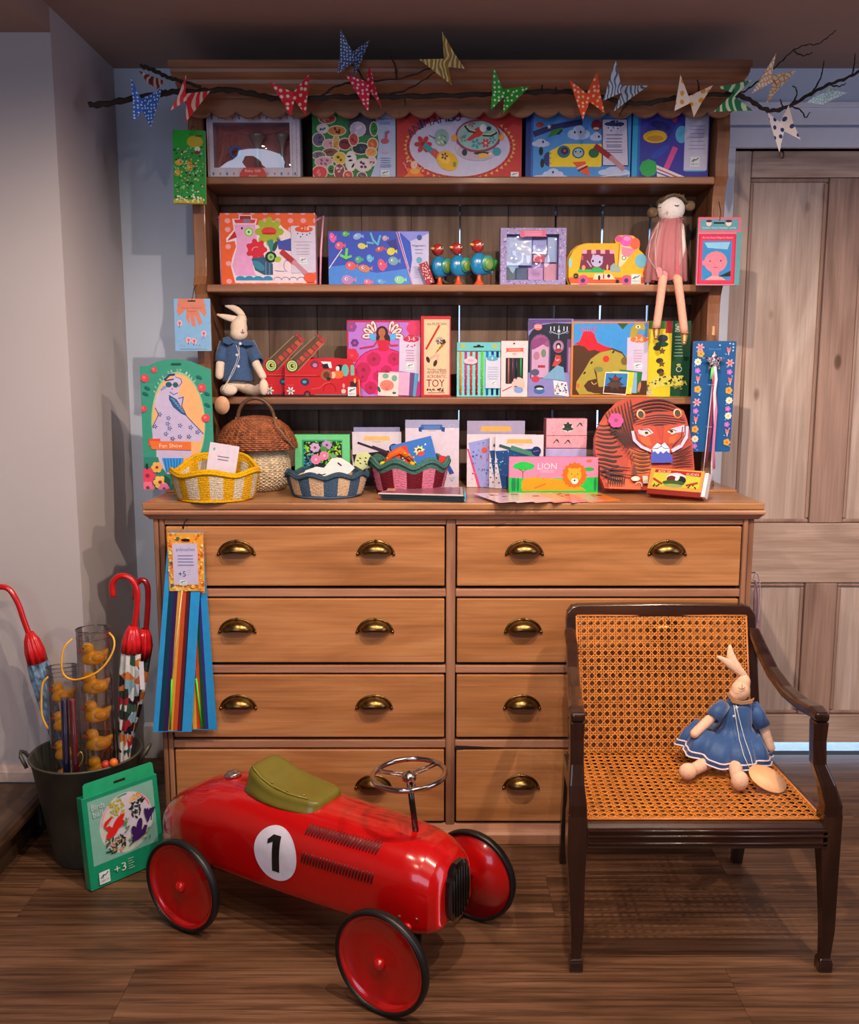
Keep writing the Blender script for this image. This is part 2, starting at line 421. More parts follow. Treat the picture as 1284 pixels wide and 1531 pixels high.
# carcass
c = LB(); c.box((BX0, BY+.022, .03), (BX1, .55, CT-.055)); dob('carcass', c, m_dark)
for x0, x1 in ((BX0-.001, BX0+.02), (BX1-.02, BX1+.001)):
    c = LB(); c.box((x0, BY+.021, .0), (x1, .56, CT-.04)); dob('end_panel', c, wd_railv, bevel=.002)
# stiles: outer beaded stiles and centre mullion
for x0, x1 in ((BX0, BX0+.013), (BX0+.0145, -.699), (.044, .069), (.827, .8405), (.842, BX1)):
    c = LB(); c.box((x0, BY-(.004 if x1-x0 < .014 else 0), .034), (x1, BY+.02, CT-.043)); dob('stile', c, wd_railv, bevel=.004, seg=3)
ROWS = [(.888, .721), (.693, .510), (.482, .299), (.270, .055)]
COLS = [(-.6985, .0435), (.0695, .8265)]
for i in range(3):
    za, zb = ROWS[i][1], ROWS[i+1][0]
    for x0, x1 in COLS:
        c = LB(); c.box((x0, BY, zb+.0015), (x1, BY+.02, za-.0055)); dob('rail', c, wd_rail, bevel=.0025)
for x0, x1 in COLS:
    c = LB(); c.box((x0, BY, .8895), (x1, BY+.02, CT-.043)); dob('rail', c, wd_rail, bevel=.002)
c = LB(); frame_sweep(c, [(.0, .0), (.026, .0), (.026, .026), (.020, .032), (.014, .036), (.008, .048), (0, .052)], BX0, BX1, BY+.008, .55, .3); dob('plinth', c, wd_rail, bevel=.001)
# cup handle (shared mesh)
def cup_mesh():
    b = MB(); nx, nz = 20, 8; vs = []
    for j in range(nz+1):
        t = j/nz*pi/2
        for i in range(nx+1):
            s_ = pi*i/nx; X = -cos(s_)*.044; Z = sin(s_)*.034
            # dome: t=0 rim on the drawer, t=90deg front lip
            k = cos(t); yy = -sin(t)*.029*(sin(s_)**.5 if sin(s_) > 0 else 0)
            vs.append((X*(.72+.28*k), yy, Z*(.25+.75*k)))
    fs = [(j*(nx+1)+i, j*(nx+1)+i+1, (j+1)*(nx+1)+i+1, (j+1)*(nx+1)+i) for j in range(nz) for i in range(nx)]
    b.add(vs, fs, smooth=True)
    # rim flange
    fl_ = []; k = 24
    for i in range(k+1):
        s_ = pi*i/k; fl_.append((-cos(s_)*.044, sin(s_)*.034))
    out = [(-cos(pi*i/k)*.051, -.003+sin(pi*i/k)*.042) for i in range(k+1)]
    vs = [(x, -.0022, z) for x, z in fl_] + [(x, -.0004, z) for x, z in out]
    b.add(vs, [(i, i+1, k+2+i, k+1+i) for i in range(k)], smooth=True)
    for sx in (-.0475, .0475): b.lathe([(.0035, -.001), (.0035, -.0035), (0, -.0045)], 8, c=(sx, 0, .0015), ax='Y')
    b.lathe([(.003, -.002), (.003, -.004), (0, -.005)], 8, c=(0, 0, .0375), ax='Y')
    return b
m_brass = mat(0x7a6038, .28, 1.0, var=.35, sc=60)
cup0 = None
HXC = [(-.51, -.142), (.251, .628)]
for ri, (zt, zb) in enumerate(ROWS):
    for ci, (x0, x1) in enumerate(COLS):
        c = LB(); g = .0035
        c.box((x0+g, BY-.002, zb+g), (x1-g, BY+.018, zt-g))
        d = dob('drawer', c, wd_dr, bevel=.003)
        hz = [.823, .611, .398, .170][ri] - .013
        for hx in HXC[ci]:
            L_ = (hx+(-.004*ri if ci == 0 else 0) - OX, BY-.0025-OY, hz)
            if cup0 is None: cup0 = obj('cup_handle', cup_mesh(), m_brass, d, loc=L_, solid=.0016, fix=False)
            else: q = cup0.copy(); COL.objects.link(q); q.parent = d; q.location = L_
# splinter crack above the lower right drawer
c = LB(); c.prism([(.0705, .279), (.20, .2735), (.11, .2725), (.0705, .268)], BY-.0035, BY-.0015, ax='Y'); dob('crack', c, m_dark)
# worktop with moulded edge
c = LB(); c.box((-.748, .006, CT-.018), (.872, .575, CT)); dob('worktop', c, wd_top, bevel=.003)
c = LB(); frame_sweep(c, [(0, CT-.019), (.026, CT-.019), (.0285, CT-.024), (.027, CT-.030), (.019, CT-.037), (.013, CT-.045), (0, CT-.046)], BX0+.004, BX1-.004, BY+.004, .56, .85)
dob('worktop_moulding', c, wd_rail, bevel=.001)
for x0, x1 in ((.775, .868), (-.744, -.655)):
    c = LB(); c.box((x0, .22, CT+.0002), (x1, .57, CT+.008)); dob('cleat', c, wd_top, bevel=.002)
# rack
RX0, RX1, RY, RBY = -.672, .836, .33, .55
SH = [1.829, 1.534, 1.215]
def side_profile():
    pts = [(RBY, CT+.008), (RY-.004, CT+.008)]
    zs = [CT+.008] + SH[::-1] + [2.03]
    for a_, b_ in zip(zs[:-1], zs[1:]):
        for i in range(0, 13):
            t_ = i/12; z = a_ + (b_-a_)*t_
            sc_ = .022*max(0, sin(pi*t_))**.6 if b_ < 1.9 else 0
            wob = .004*sin(t_*pi*3)
            pts.append((RY-.004+sc_+(wob if 0 < t_ < 1 else 0), z))
    pts.append((RBY, 2.03)); return pts
for x0 in (RX0, RX1-.036):
    c = LB(); c.prism(side_profile(), x0, x0+.036, ax='X'); dob('side_panel', c, wd_rackv, bevel=.003)
for z in SH:
    c = LB(); c.box((RX0+.036, RY-.002, z-.021), (RX1-.036, RBY-.012, z)); dob('shelf', c, wd_rack, bevel=.004, seg=3)
    c = LB(); c.box((RX0+.036, RBY-.040, z-.045), (RX1-.036, RBY-.012, z-.021)); dob('batten', c, wd_rackv, bevel=.002)
# back boards with real gaps between them
edges = [-.636, -.497, -.347, -.207, -.056, .092, .239, .384, .5275, .671, .80]
gap = {.092: .0034, .384: .0062, .5275: .0066, .671: .0068, -.347: .0018, .239: .001}
for a_, b_ in zip(edges[:-1], edges[1:]):
    ga, gb = gap.get(a_, .0006), gap.get(b_, .0006)
    c = LB(); jy = rnd.uniform(0, .0015)
    n = 9; L_ = [(a_+ga/2+rnd.uniform(-.25, .25)*ga, CT+.002+(2.03-CT)*i/n) for i in range(n+1)]; R_ = [(b_-gb/2+rnd.uniform(-.25, .25)*gb, CT+.002+(2.03-CT)*i/n) for i in range(n+1)]
    c.prism(L_ + R_[::-1], RBY-.010+jy, RBY+.004+jy, ax='Y'); dob('back_board', c, wd_back, bevel=.0018, seg=1)
for x in edges[1:-1]:
    if gap.get(x, 0) < .002:
        c = LB(); c.box((x-.012, RBY+.0062, CT), (x+.012, RBY+.011, 2.03)); dob('cover_strip', c, wd_back)
# cornice, frieze, scalloped valance
c = LB(); frame_sweep(c, [(0, 2.108), (.072, 2.108), (.075, 2.112), (.075, 2.096), (.068, 2.092), (.066, 2.084), (.058, 2.075), (.047, 2.070), (.045, 2.060), (.036, 2.050), (.022, 2.040), (.020, 2.030), (.014, 2.026), (0, 2.026)], RX0-.0005, RX1+.0005, RY-.0085, .57, .36)
dob('cornice', c, wd_rack, bevel=.0008)
c = LB(); c.box((RX0, RY-.008, 2.0), (RX1, RY+.012, 2.115)); dob('frieze', c, wd_rack)
c = LB(); c.box((RX0, RY+.0125, 2.098), (RX1, .56, 2.107)); dob('top_board', c, wd_rack)
pts = [(RX0+.002, 2.032)]; n = 22; p = (RX1-RX0-.004)/n
for i in range(n):
    for k in range(9):
        t_ = k/8; pts.append((RX0+.002+p*(i+t_), 2.0 - .0165*sin(pi*t_)**.75 - .0035))
pts.append((RX1-.002, 2.032))
c = LB(); c.prism(pts, RY-.024, RY-.009, ax='Y'); dob('valance', c, wd_rack, bevel=.0015, seg=2)
# ============================================================ PRINTED BOXES AND CARDS
def clip(pts, x0, y0, x1, y1):
    for ax, lim, sg in ((0, x0, 1), (0, x1, -1), (1, y0, 1), (1, y1, -1)):
        out = []
        for i in range(len(pts)):
            a, b = pts[i-1], pts[i]
            ia, ib = sg*(a[ax]-lim) >= 0, sg*(b[ax]-lim) >= 0
            if ia != ib:
                t = (lim-a[ax])/(b[ax]-a[ax]); out.append((a[0]+(b[0]-a[0])*t, a[1]+(b[1]-a[1])*t))
            if ib: out.append(b)
        pts = out
        if not pts: return pts
    return pts
TXT = {}
def glyphs(text):
    if text not in TXT:
        cu = bpy.data.curves.new('lettering', 'FONT'); cu.body = text; cu.size = 1; cu.resolution_u = 2
        o = bpy.data.objects.new('lettering', cu); me = o.to_mesh()
        vs = [(v.co.x, v.co.y) for v in me.vertices]; fs = [tuple(p.vertices) for p in me.polygons]
        o.to_mesh_clear(); bpy.data.objects.remove(o); bpy.data.curves.remove(cu)
        x0 = min(v[0] for v in vs); x1 = max(v[0] for v in vs); y0 = min(v[1] for v in vs); y1 = max(v[1] for v in vs)
        TXT[text] = ([((x-x0)/(x1-x0), (y1-y)/(y1-y0)) for x, y in vs], fs, (x1-x0)/(y1-y0))
    return TXT[text]
class Art:
    """flat print; shapes are given in the coordinates of a crop (ox, oy, scale) of the photograph"""
    def __init__(s, fr, ox=0, oy=0, sc=1, bg=None):
        s.fr = [(fr[0]-ox)*sc, (fr[1]-oy)*sc, (fr[2]-ox)*sc, (fr[3]-oy)*sc]; s.P = []; s.rn = random.Random(3)
        if bg is not None: s.r(bg, *s.fr)
    def p(s, c, pts):
        q = clip([tuple(a) for a in pts], *s.fr)
        if len(q) > 2: s.P.append((c, [q], None))
        return s
    def r(s, c, x0, y0, x1, y1, rd=0):
        if rd:
            pts = []
            for cx, cy, a0 in ((x1-rd, y1-rd, 0), (x0+rd, y1-rd, 90), (x0+rd, y0+rd, 180), (x1-rd, y0+rd, 270)):
                pts += [(cx+rd*cos(radians(a0+k*30)), cy+rd*sin(radians(a0+k*30))) for k in range(4)]
            return s.p(c, pts)
        return s.p(c, [(x0, y0), (x1, y0), (x1, y1), (x0, y1)])
    def e(s, c, x, y, rx, ry=None, rot=0, n=16, a0=0, a1=360):
        ry = rx if ry is None else ry; q = []
        cr, sr = cos(radians(rot)), sin(radians(rot)); full = a1-a0 == 360
        for k in range(n if full else n+1):
            a = radians(a0+(a1-a0)*k/n); u, v = rx*cos(a), ry*sin(a); q.append((x+u*cr-v*sr, y+u*sr+v*cr))
        return s.p(c, q)
    def l(s, c, pts, w):
        for a, b in zip(pts[:-1], pts[1:]):
            dx, dy = b[0]-a[0], b[1]-a[1]; L = sqrt(dx*dx+dy*dy) or 1; nx, ny = -dy/L*w/2, dx/L*w/2; ex, ey = dx/L*w*.3, dy/L*w*.3
            s.p(c, [(a[0]+nx-ex, a[1]+ny-ey), (b[0]+nx+ex, b[1]+ny+ey), (b[0]-nx+ex, b[1]-ny+ey), (a[0]-nx-ex, a[1]-ny-ey)])
        return s
    def ring(s, c, x, y, rx, ry, w, a0=0, a1=360, n=20):
        return s.l(c, [(x+rx*cos(radians(a0+(a1-a0)*k/n)), y+ry*sin(radians(a0+(a1-a0)*k/n))) for k in range(n+1)], w)
    def fl(s, c, x, y, r, n=5, cc=None, pr=.5, rot=0):
        for k in range(n):
            a = radians(rot)+2*pi*k/n; s.e(c, x+cos(a)*r*.62, y+sin(a)*r*.62, r*.42, r*pr*.55, rot+360*k/n, 8)
        if cc is not None: s.e(cc, x, y, r*.28, n=8)
        return s
    def c(s, col, pts, w, k=4):
        Q = []; n = len(pts)
        for i in range(n-1):
            p0, p1, p2, p3 = pts[max(i-1, 0)], pts[i], pts[i+1], pts[min(i+2, n-1)]
            for j in range(k):
                t = j/k; Q.append(tuple(.5*((2*p1[a])+(p2[a]-p0[a])*t+(2*p0[a]-5*p1[a]+4*p2[a]-p3[a])*t*t+(3*p1[a]-p0[a]-3*p2[a]+p3[a])*t**3) for a in (0, 1)))
        Q.append(pts[-1]); m = len(Q)
        for i in range(m-1): s.l(col, [Q[i], Q[i+1]], w*(.35+.65*sin(pi*(i+.5)/m)))
        return s
    def star(s, c, x, y, r, r2=.45, n=5, rot=-90):
        return s.p(c, [(x+cos(radians(rot)+pi*k/n)*(r if k % 2 == 0 else r*r2), y+sin(radians(rot)+pi*k/n)*(r if k % 2 == 0 else r*r2)) for k in range(2*n)])
    def cl(s, c, x, y, w, h):
        for dx, dy, k in ((-.3, .1, .55), (.3, .1, .55), (0, -.12, .7), (-.1, .15, .6), (.15, .18, .55)): s.e(c, x+dx*w, y+dy*h, w*k*.42, h*k*.55, n=12)
        return s
    def ln(s, c, x0, x1, ys, h, ragged=.12):
        for y in ys:
            d = s.rn.uniform(0, ragged)*(x1-x0); s.r(c, x0+d, y, x1-d, y+h)
        return s
    def dots(s, cols, x0, y0, x1, y1, n, r, kind='e'):
        for k in range(n):
            x, y, c = s.rn.uniform(x0, x1), s.rn.uniform(y0, y1), s.rn.choice(cols)
            q = r*s.rn.uniform(.6, 1.3)
            if kind == 'e': s.e(c, x, y, q, q*s.rn.uniform(.5, 1), s.rn.uniform(0, 180), 7)
            elif kind == 'f': s.fl(c, x, y, q, 5, s.rn.choice(cols))
            else: s.e(c, x, y, q*1.5, q*.5, s.rn.uniform(0, 180), 6)
        return s
    def t(s, text, x, y, h, c, w=None, align='C', rot=0, arc=None):
        """x,y: centre of the line (or left end), h: height of the letters"""
        vs, fs, asp = glyphs(text); w = w or h*asp
        cr, sr = cos(radians(rot)), sin(radians(rot)); q = []
        for u, v in vs:
            u = (u-.5)*w if align == 'C' else u*w
            v = (v-.5)*h
            if arc: v += arc*(u/(w/2))**2
            q.append((x+u*cr-v*sr, y+u*sr+v*cr))
        F = s.fr; q = [(min(max(a, F[0]), F[2]), min(max(b, F[1]), F[3])) for a, b in q]
        s.P.append((c, q, fs)); return s
    def logo(s, x, y, w, h):
        s.r(0xe4ecf2, x, y, x+w, y+h); s.l(0x35506a, [(x+w*.15, y+h*.5), (x+w*.4, y+h*.28), (x+w*.6, y+h*.34), (x+w*.85, y+h*.15)], h*.09)
        s.l(0x35506a, [(x+w*.3, y+h*.55), (x+w*.45, y+h*.3)], h*.07); return s.t('DJECO', x+w*.5, y+h*.78, h*.22, 0x35506a, w=w*.8)
    def build(s, W, H, y0=0, mb=None, off=.0004):
        F = s.fr; mb = mb or MB(); sx, sy = W/(F[2]-F[0]), H/(F[3]-F[1])
        mp = lambda a, k: ((a[0]-(F[0]+F[2])/2)*sx, y0-off-k*.00002, (F[3]-a[1])*sy)
        for k, (c, q, fs) in enumerate(s.P):
            if fs is None:
                for poly in q:
                    A = sum(poly[i-1][0]*poly[i][1]-poly[i][0]*poly[i-1][1] for i in range(len(poly)))
                    if abs(A) < 1e-6: continue
                    if A > 0: poly = poly[::-1]
                    mb.add([mp(a, k) for a in poly], [tuple(range(len(poly)))], c)
            else: mb.add([mp(a, k) for a in q], fs, c)
        return mb
m_print = printmat('cover', .5, 0)
m_printm = printmat('matt', .6, 0)
def geo(fr, Y, z=None, Ytop=None):
    cx = (fr[0]+fr[2])/2
    zb = at(cx, fr[3], Y).z if z is None else z
    pt = at(cx, fr[1], Y if Ytop is None else Ytop)
    X = lerp(at(cx, fr[3], Y).x, pt.x, .5)
    sc = (at(fr[2], (fr[1]+fr[3])/2, Y if Ytop is None else (Y+Ytop)/2).x - at(fr[0], (fr[1]+fr[3])/2, Y if Ytop is None else (Y+Ytop)/2).x)
    dz = pt.z-zb; dy = 0 if Ytop is None else Ytop-Y
    return X, zb, sc, sqrt(dz*dz+dy*dy), atan2(dy, dz)
def card(name, label, cat, fr, Y, art, side=0xd0c8c0, th=.03, z=None, Ytop=None, rz=0, roll=0, outline=None, group=None, art_mat=None, cover='printed_front', bev=.0012):
    X, zb, W, H, lean = geo(fr, Y, z, Ytop)
    b = MB()
    if outline:
        F = art.fr; pts = [((a-(F[0]+F[2])/2)*W/(F[2]-F[0]), (F[3]-q)*H/(F[3]-F[1])) for a, q in outline]
        b.prism(pts, 0, th)
    else: b.box((-W/2, 0, 0), (W/2, th, H))
    o = obj(name, b, mat(side, .45, coat=.2), loc=(X, Y, zb+.0006+th*max(0, sin(lean))), rot=(-lean, roll, rz), bevel=bev, seg=1)
    tag(o, label, cat, group)
    if art: obj(cover, art.build(W, H), art_mat or m_print, o, fix=False)
    return o, W, H
SEC = .362
S1, S2, S3 = SH
Wh = 0xe6e2ee; Lil = 0xcfc8ea
# ---------------------------------------------- top shelf
fr = (309.5, 166, 448, 263); A = Art(fr, 300, 160, 8.025)
A.r(0xd6cfe2, *A.fr); rn = A.rn
for k in range(14):
    x = 60+k*82
    for y in (100, 130, 770): A.e(0x7f92c4 if k % 2 else 0xd7a9b9, x, y, 14, 22, n=8); A.e(0x5f6da8, x, y, 5, 12, n=6)
for k in range(26):
    for x in (60, 100, 1100, 1150): A.e((0xa9a4c6, 0xd3a6b2, 0x8c93b8)[(k+x) % 3], x, 190+k*24, 9, 7, 30, 6)
A.ring(0xe9b8b4, 620, 830, 190, 190, 10, 180, 360); A.e(0xd8504e, 620, 830, 172, 172); A.t('Baby Gift', 620, 740, 40, 0xf5dcd8, w=190); A.t('music', 620, 795, 22, 0xf5dcd8, w=100)
X, zb, W, H, lean = geo(fr, SEC, S1)
bg = thing('gift_box', 'lilac patterned window gift box holding blue ring rattle, leftmost on top shelf', 'toy box', (X, SEC, zb+.0006))
F = A.fr; ux = lambda a: (a-(F[0]+F[2])/2)*W/(F[2]-F[0]); uz = lambda q: (F[3]-q)*H/(F[3]-F[1])
wx0, wx1, wz0, wz1 = ux(150), ux(1070), uz(700), uz(180)
b = MB()
for q in (((-W/2, 0, 0), (W/2, .06, wz0)), ((-W/2, 0, wz1), (W/2, .06, H)), ((-W/2, 0, wz0), (wx0, .06, wz1)), ((wx1, 0, wz0), (W/2, .06, wz1)), ((wx0, .05, wz0), (wx1, .06, wz1))): b.box(*q)
obj('carton', b, mat(0xc9c2dc, .5), bg)
# print on the four border strips only
B2 = MB()
def subart(A, rect, W, H, mb):
    K = Art((0, 0, 1, 1)); K.fr = list(rect); K.P = []
    for c, q, fs in A.P:
        if fs is None:
            for poly in q:
                qq = clip(poly, *rect)
                if len(qq) > 2: K.P.append((c, [qq], None))
        else: K.P.append((c, q, fs))
    K.fr = A.fr; K.build(W, H, mb=mb)
subart(A, (F[0], F[1], F[2], 180), W, H, B2)
A0 = A.P; A.P = [p for p in A.P if p[2] is None]
subart(A, (F[0], 180, 150, 700), W, H, B2); subart(A, (1070, 180, F[2], 700), W, H, B2)
A.P = A0; subart(A, (F[0], 700, F[2], F[3]), W, H, B2)
obj('printed_border', B2, m_print, bg, fix=False)
obj('backing_card', MB().box((wx0+.0005, .0485, wz0+.0005), (wx1-.0005, .0496, wz1-.0005)), mat(0xb4605c, .6), bg)
b = MB(); b.tube([(ux(395)+cos(a*pi/12)*.0145, .022, uz(500)+sin(a*pi/12)*.0145) for a in range(24)], .0042, 8, closed=True); obj('ring_rattle', b, mat(0x5b7bd0, .4), bg)
for q, r in ((660, 1.0), (960, .8)):
    b = MB(); b.lathe([(.006*r, uz(690)), (.0055*r, uz(560)), (.006*r, uz(450)), (.018*r, uz(350)), (.0225*r, uz(330)), (.024*r, uz(300)), (.018*r, uz(285)), (0, uz(280))], 20, c=(ux(q), .024, 0)); obj('trumpet_bell', b, mat(0x9a8f8c, .3, .3), bg)
b = MB(); vs = []; nu, nv = 12, 8
for j in range(nv+1):
    for i in range(nu+1):
        u, v = i/nu, j/nv; vs.append((lerp(wx0+.0006, wx1-.0006, u), .003-.011*sin(pi*u)*sin(pi*v)+.004*noise.noise((u*4, v*4, 2))*sin(pi*u)*sin(pi*v), lerp(wz0, wz1, v)))
b.add(vs, [(j*(nu+1)+i, j*(nu+1)+i+1, (j+1)*(nu+1)+i+1, (j+1)*(nu+1)+i) for j in range(nv) for i in range(nu)], smooth=True)
obj('clear_window', b, glass('film', a=.35), bg, fix=False)

fr = (467, 163, 592, 265); A = Art(fr, 460, 160, 9.17, 0x2f8a4e)
A.r(0x55506a, 560, 60, 960, 380); A.p(0xb9c8f2, [(920, 60), (950, 300), (975, 480), (950, 700), (850, 960), (1200, 970), (1200, 60)])
for x, y, rx, ry, c, c2 in ((270, 160, 110, 60, 0xd05a58, 0xe8b0a0), (210, 290, 75, 55, 0xe8e4f0, 0x2a4470), (400, 320, 120, 60, 0xd88648, 0x4a2418), (690, 300, 100, 90, 0xd2c8ec, 0xf0dfe8), (150, 440, 80, 85, 0x6f6690, 0x4a4668), (300, 500, 90, 60, 0xe0b0c8, 0xd06080),
      (390, 500, 45, 120, 0xe0b868, 0xb88838), (510, 500, 85, 75, 0x8a3040, 0x5c1c28), (730, 560, 120, 70, 0x2c3c50, 0x46586c), (890, 500, 65, 75, 0xd86a40, 0xf09850), (870, 610, 70, 60, 0xf0a860, 0xe89048), (310, 610, 105, 55, 0x8a5a50, 0x5c3830), (150, 650, 90, 50, 0x807890, 0x5c5468),
      (220, 740, 120, 65, 0xd8a8c0, 0x9a5878), (440, 690, 85, 75, 0xe8c850, 0x5c4018), (590, 730, 70, 130, 0xeeeaf2, 0x202028), (760, 780, 110, 80, 0xe8dce8, 0x603458), (880, 730, 50, 60, 0xe0c8d8, 0x805068), (160, 880, 100, 85, 0xe0485c, 0xf08080), (320, 840, 50, 60, 0x3a8a48, 0x183820), (430, 870, 70, 105, 0x9a4a58, 0xf0c8d0), (550, 920, 60, 60, 0xd85858, 0xf0a0a0), (740, 930, 60, 50, 0x605870, 0x908098), (630, 440, 60, 80, 0xd05058, 0x9a2430), (910, 300, 50, 90, 0x2f8a4e, 0x1f6a38)):
    A.e(0xeadcc8, x, y, rx+14, ry+14, n=12); A.e(c, x, y, rx, ry, n=12)
    for k in range(4): A.e(c2, x+rn.uniform(-.5, .5)*rx, y+rn.uniform(-.5, .5)*ry, rx*.2, ry*.25, rn.uniform(0, 90), 6)
A.t("Magnetic's", 1060, 165, 46, 0x4a6ab0, w=200); A.ln(0x7088c0, 980, 1140, (210, 230), 8); A.e(0xc85a68, 1060, 460, 55, 35); A.l(0xc85a68, [(1070, 440), (1080, 350), (1110, 335)], 30); A.e(0xd8b8c8, 1060, 600, 40, 25)
A.ln(0x8a90b8, 990, 1140, (685, 715, 745, 775, 800), 7); A.logo(1000, 850, 120, 95)
card('magnet_box', 'magnetic game box covered in cut-out zoo animals on green, top shelf', 'toy box', fr, SEC, A, 0xc8cce8, .035, z=S1)

fr = (593, 160, 780, 265); A = Art(fr, 590, 160, 6.585, 0xc8383a)
A.e(0xcfcdf0, 640, 385, 495, 285, n=40)
for k in range(40):
    a = radians(-40+k*7.2)
    if -40 <= -40+k*7.2 <= 200: A.star(0xe8b060, 640+535*cos(a), 385+315*sin(a), 20, .5, 3, rot=math.degrees(a)); A.star(0x8a1c28, 640+508*cos(a), 385+296*sin(a), 10, .5, 3, rot=math.degrees(a))
for ch, x, y, rt in zip('ANIMAMBO', (160, 215, 262, 320, 400, 475, 555, 620), (250, 200, 168, 150, 128, 112, 102, 100), (-38, -28, -22, -16, -12, -8, -4, 0)):
    A.t(ch, x, y, 78, 0x1c3468, w=(26 if ch == 'I' else 66), rot=rt)
A.e(0x8fb8b0, 462, 295, 72, 82); A.dots([0x4e8a80, 0xd0e0c8, 0x2a5a50], 415, 230, 510, 350, 14, 12); A.l(0x34507a, [(340, 275), (400, 305)], 8)
A.fl(0xc82e38, 280, 360, 85, 6, 0x9a1c28); A.l(0x3a9aa8, [(300, 375), (390, 440)], 52); A.l(0xd05058, [(385, 435), (430, 475)], 64); A.e(0xf0b828, 520, 520, 115, 88, 35); A.e(0xf8d050, 490, 500, 60, 45, 35); A.fl(0x6a3a4a, 490, 475, 36, 5); A.e(0x7a9a48, 590, 555, 18, 28)
A.e(0xd8cfe0, 815, 400, 215, 120); A.e(0xc8b8d0, 815, 420, 200, 100); A.e(0x4068b0, 820, 300, 222, 142); A.e(0xb03048, 820, 280, 222, 155, n=30); A.e(0x9ac8c8, 820, 278, 205, 140, n=30)
A.e(0xf0a850, 585, 300, 28, 35); A.e(0xf0a850, 1050, 290, 28, 35)
A.e(0xd03840, 820, 245, 55, 45, -40, 12); A.p(0xd03840, [(780, 250), (700, 320), (740, 330), (850, 270)]); A.e(0xf0f0f8, 870, 205, 36, 38); A.e(0x2a3a58, 925, 210, 24, 20); A.l(0x20303c, [(690, 185), (730, 235), (790, 245)], 20); A.l(0xf0e0a0, [(710, 190), (740, 222), (790, 235)], 10); A.l(0x20303c, [(870, 275), (950, 280), (1000, 250)], 20); A.l(0xf0e0a0, [(870, 265), (940, 268), (985, 245)], 10)
A.fl(0xd04050, 895, 350, 45, 6, 0xf0c0c0); A.fl(0x40a0b0, 800, 355, 50, 5); A.fl(0x40a0b0, 960, 320, 36, 5); A.fl(0xc86870, 755, 165, 36, 5); A.dots([0xe09060, 0x3a9aa0], 640, 250, 720, 330, 8, 12)
A.e(0x24304c, 688, 440, 26, 32); A.e(0x24304c, 860, 448, 85, 14); A.e(0xf0c050, 870, 470, 55, 24); A.e(0x40a8b8, 1005, 430, 42, 40, 0, 14); A.e(0xf0d8c0, 940, 455, 20, 14)
A.star(0xf07838, 190, 650, 110, .55, 7, 10); A.e(0xf0a850, 200, 620, 50, 30); A.e(0xf0c8b8, 190, 560, 34, 40); A.dots([0xf0c8c8, 0xf0a080], 80, 500, 330, 600, 14, 10); A.logo(1145, 628, 78, 60); A.e(0x5a4a50, 100, 85, 45, 30)
card('animambo_box', 'red ANIMAMBO box picturing maraca, tambourine and castanet, middle of top shelf', 'toy box', fr, SEC, A, 0x9a2428, .05, z=S1)

fr = (786, 160, 943, 263); A = Art(fr, 780, 160, 7.553, 0x4a96e6)
A.r(0x1c3c8a, 45, 0, 105, 800); A.r(0x3460b8, 105, 0, 130, 800)
for x, y, w_, h_ in ((215, 390, 190, 90), (640, 280, 240, 160), (840, 320, 140, 100), (360, 720, 220, 110), (330, 750, 360, 60), (1050, 700, 340, 110)): A.cl(0xbcccf4, x, y, w_, h_)
for x, y in ((240, 378), (595, 275), (662, 272), (868, 322), (358, 708)): A.e(0x20285a, x, y, 12, 15, n=8)
A.l(0x2c2c6a, [(150, 290), (330, 225), (660, 165)], 64); A.p(0x2c8a44, [(290, 330), (340, 250), (460, 225), (400, 300)]); A.p(0x1c3040, [(380, 300), (450, 235), (460, 260), (420, 300)]); A.e(0xb04040, 200, 195, 45, 30); A.star(0xe0e0e8, 305, 215, 28)
A.r(0xf2d42a, 320, 400, 905, 650, 20); A.p(0x4a96e6, [(315, 395), (490, 395), (315, 480)]); A.p(0xf2d42a, [(318, 650), (318, 478), (500, 398), (560, 650)])
A.e(0x22347e, 310, 565, 62, 78, 0, 12, 90, 270)
for y in (505, 555, 610): A.e(0x20285a, 328, y, 7, n=6)
A.e(0x101828, 218, 480, 24, 46); A.e(0x101828, 234, 610, 22, 50)
A.e(0x2c6a8a, 475, 485, 75, 68); A.e(0x2c2040, 485, 478, 42, 38); A.e(0xc04838, 485, 475, 16); A.e(0x205a78, 640, 497, 70, 62); A.e(0x9ac0e0, 640, 497, 54, 48); A.e(0x182030, 610, 485, 10); A.e(0x182030, 665, 485, 10); A.e(0xe8a040, 640, 505, 14, 10); A.e(0x1c6a4a, 815, 500, 60, 52)
A.p(0xe8582a, [(575, 600), (720, 590), (785, 740), (700, 730)]); A.l(0xf0e8e0, [(630, 670), (735, 625)], 10); A.l(0x202020, [(645, 695), (745, 645)], 14)
A.e(0x8a2430, 840, 200, 60, 60); A.e(0xf0d0c0, 835, 235, 34, 14)
A.p(0x22346a, [(895, 130), (1185, 130), (1215, 645), (910, 640)]); A.p(0xd0cdea, [(905, 138), (1175, 138), (1205, 632), (922, 632)]); A.cl(0x24346e, 1040, 180, 210, 70); A.t('6-9', 1070, 160, 30, 0xd0cdea)
for x, y in ((970, 228), (1028, 228), (1078, 235), (1110, 212), (1005, 258)): A.e(0x24346e, x, y, 9, n=6)
A.ln(0x5a5c94, 940, 1140, (300, 340, 375, 410, 430, 465, 488), 9)
A.l(0x9a1c24, [(840, 430), (1010, 550)], 60); A.l(0xc08c9a, [(1010, 550), (1150, 670)], 54); A.l(0xe8e8f8, [(820, 770), (1220, 720)], 8); A.l(0xe8e8f8, [(1225, 720), (1210, 780)], 8)
card('aeroplane_craft_box', 'blue craft box with a yellow aeroplane among clouds, top shelf', 'toy box', fr, SEC, A, 0x24489a, .045, z=S1)

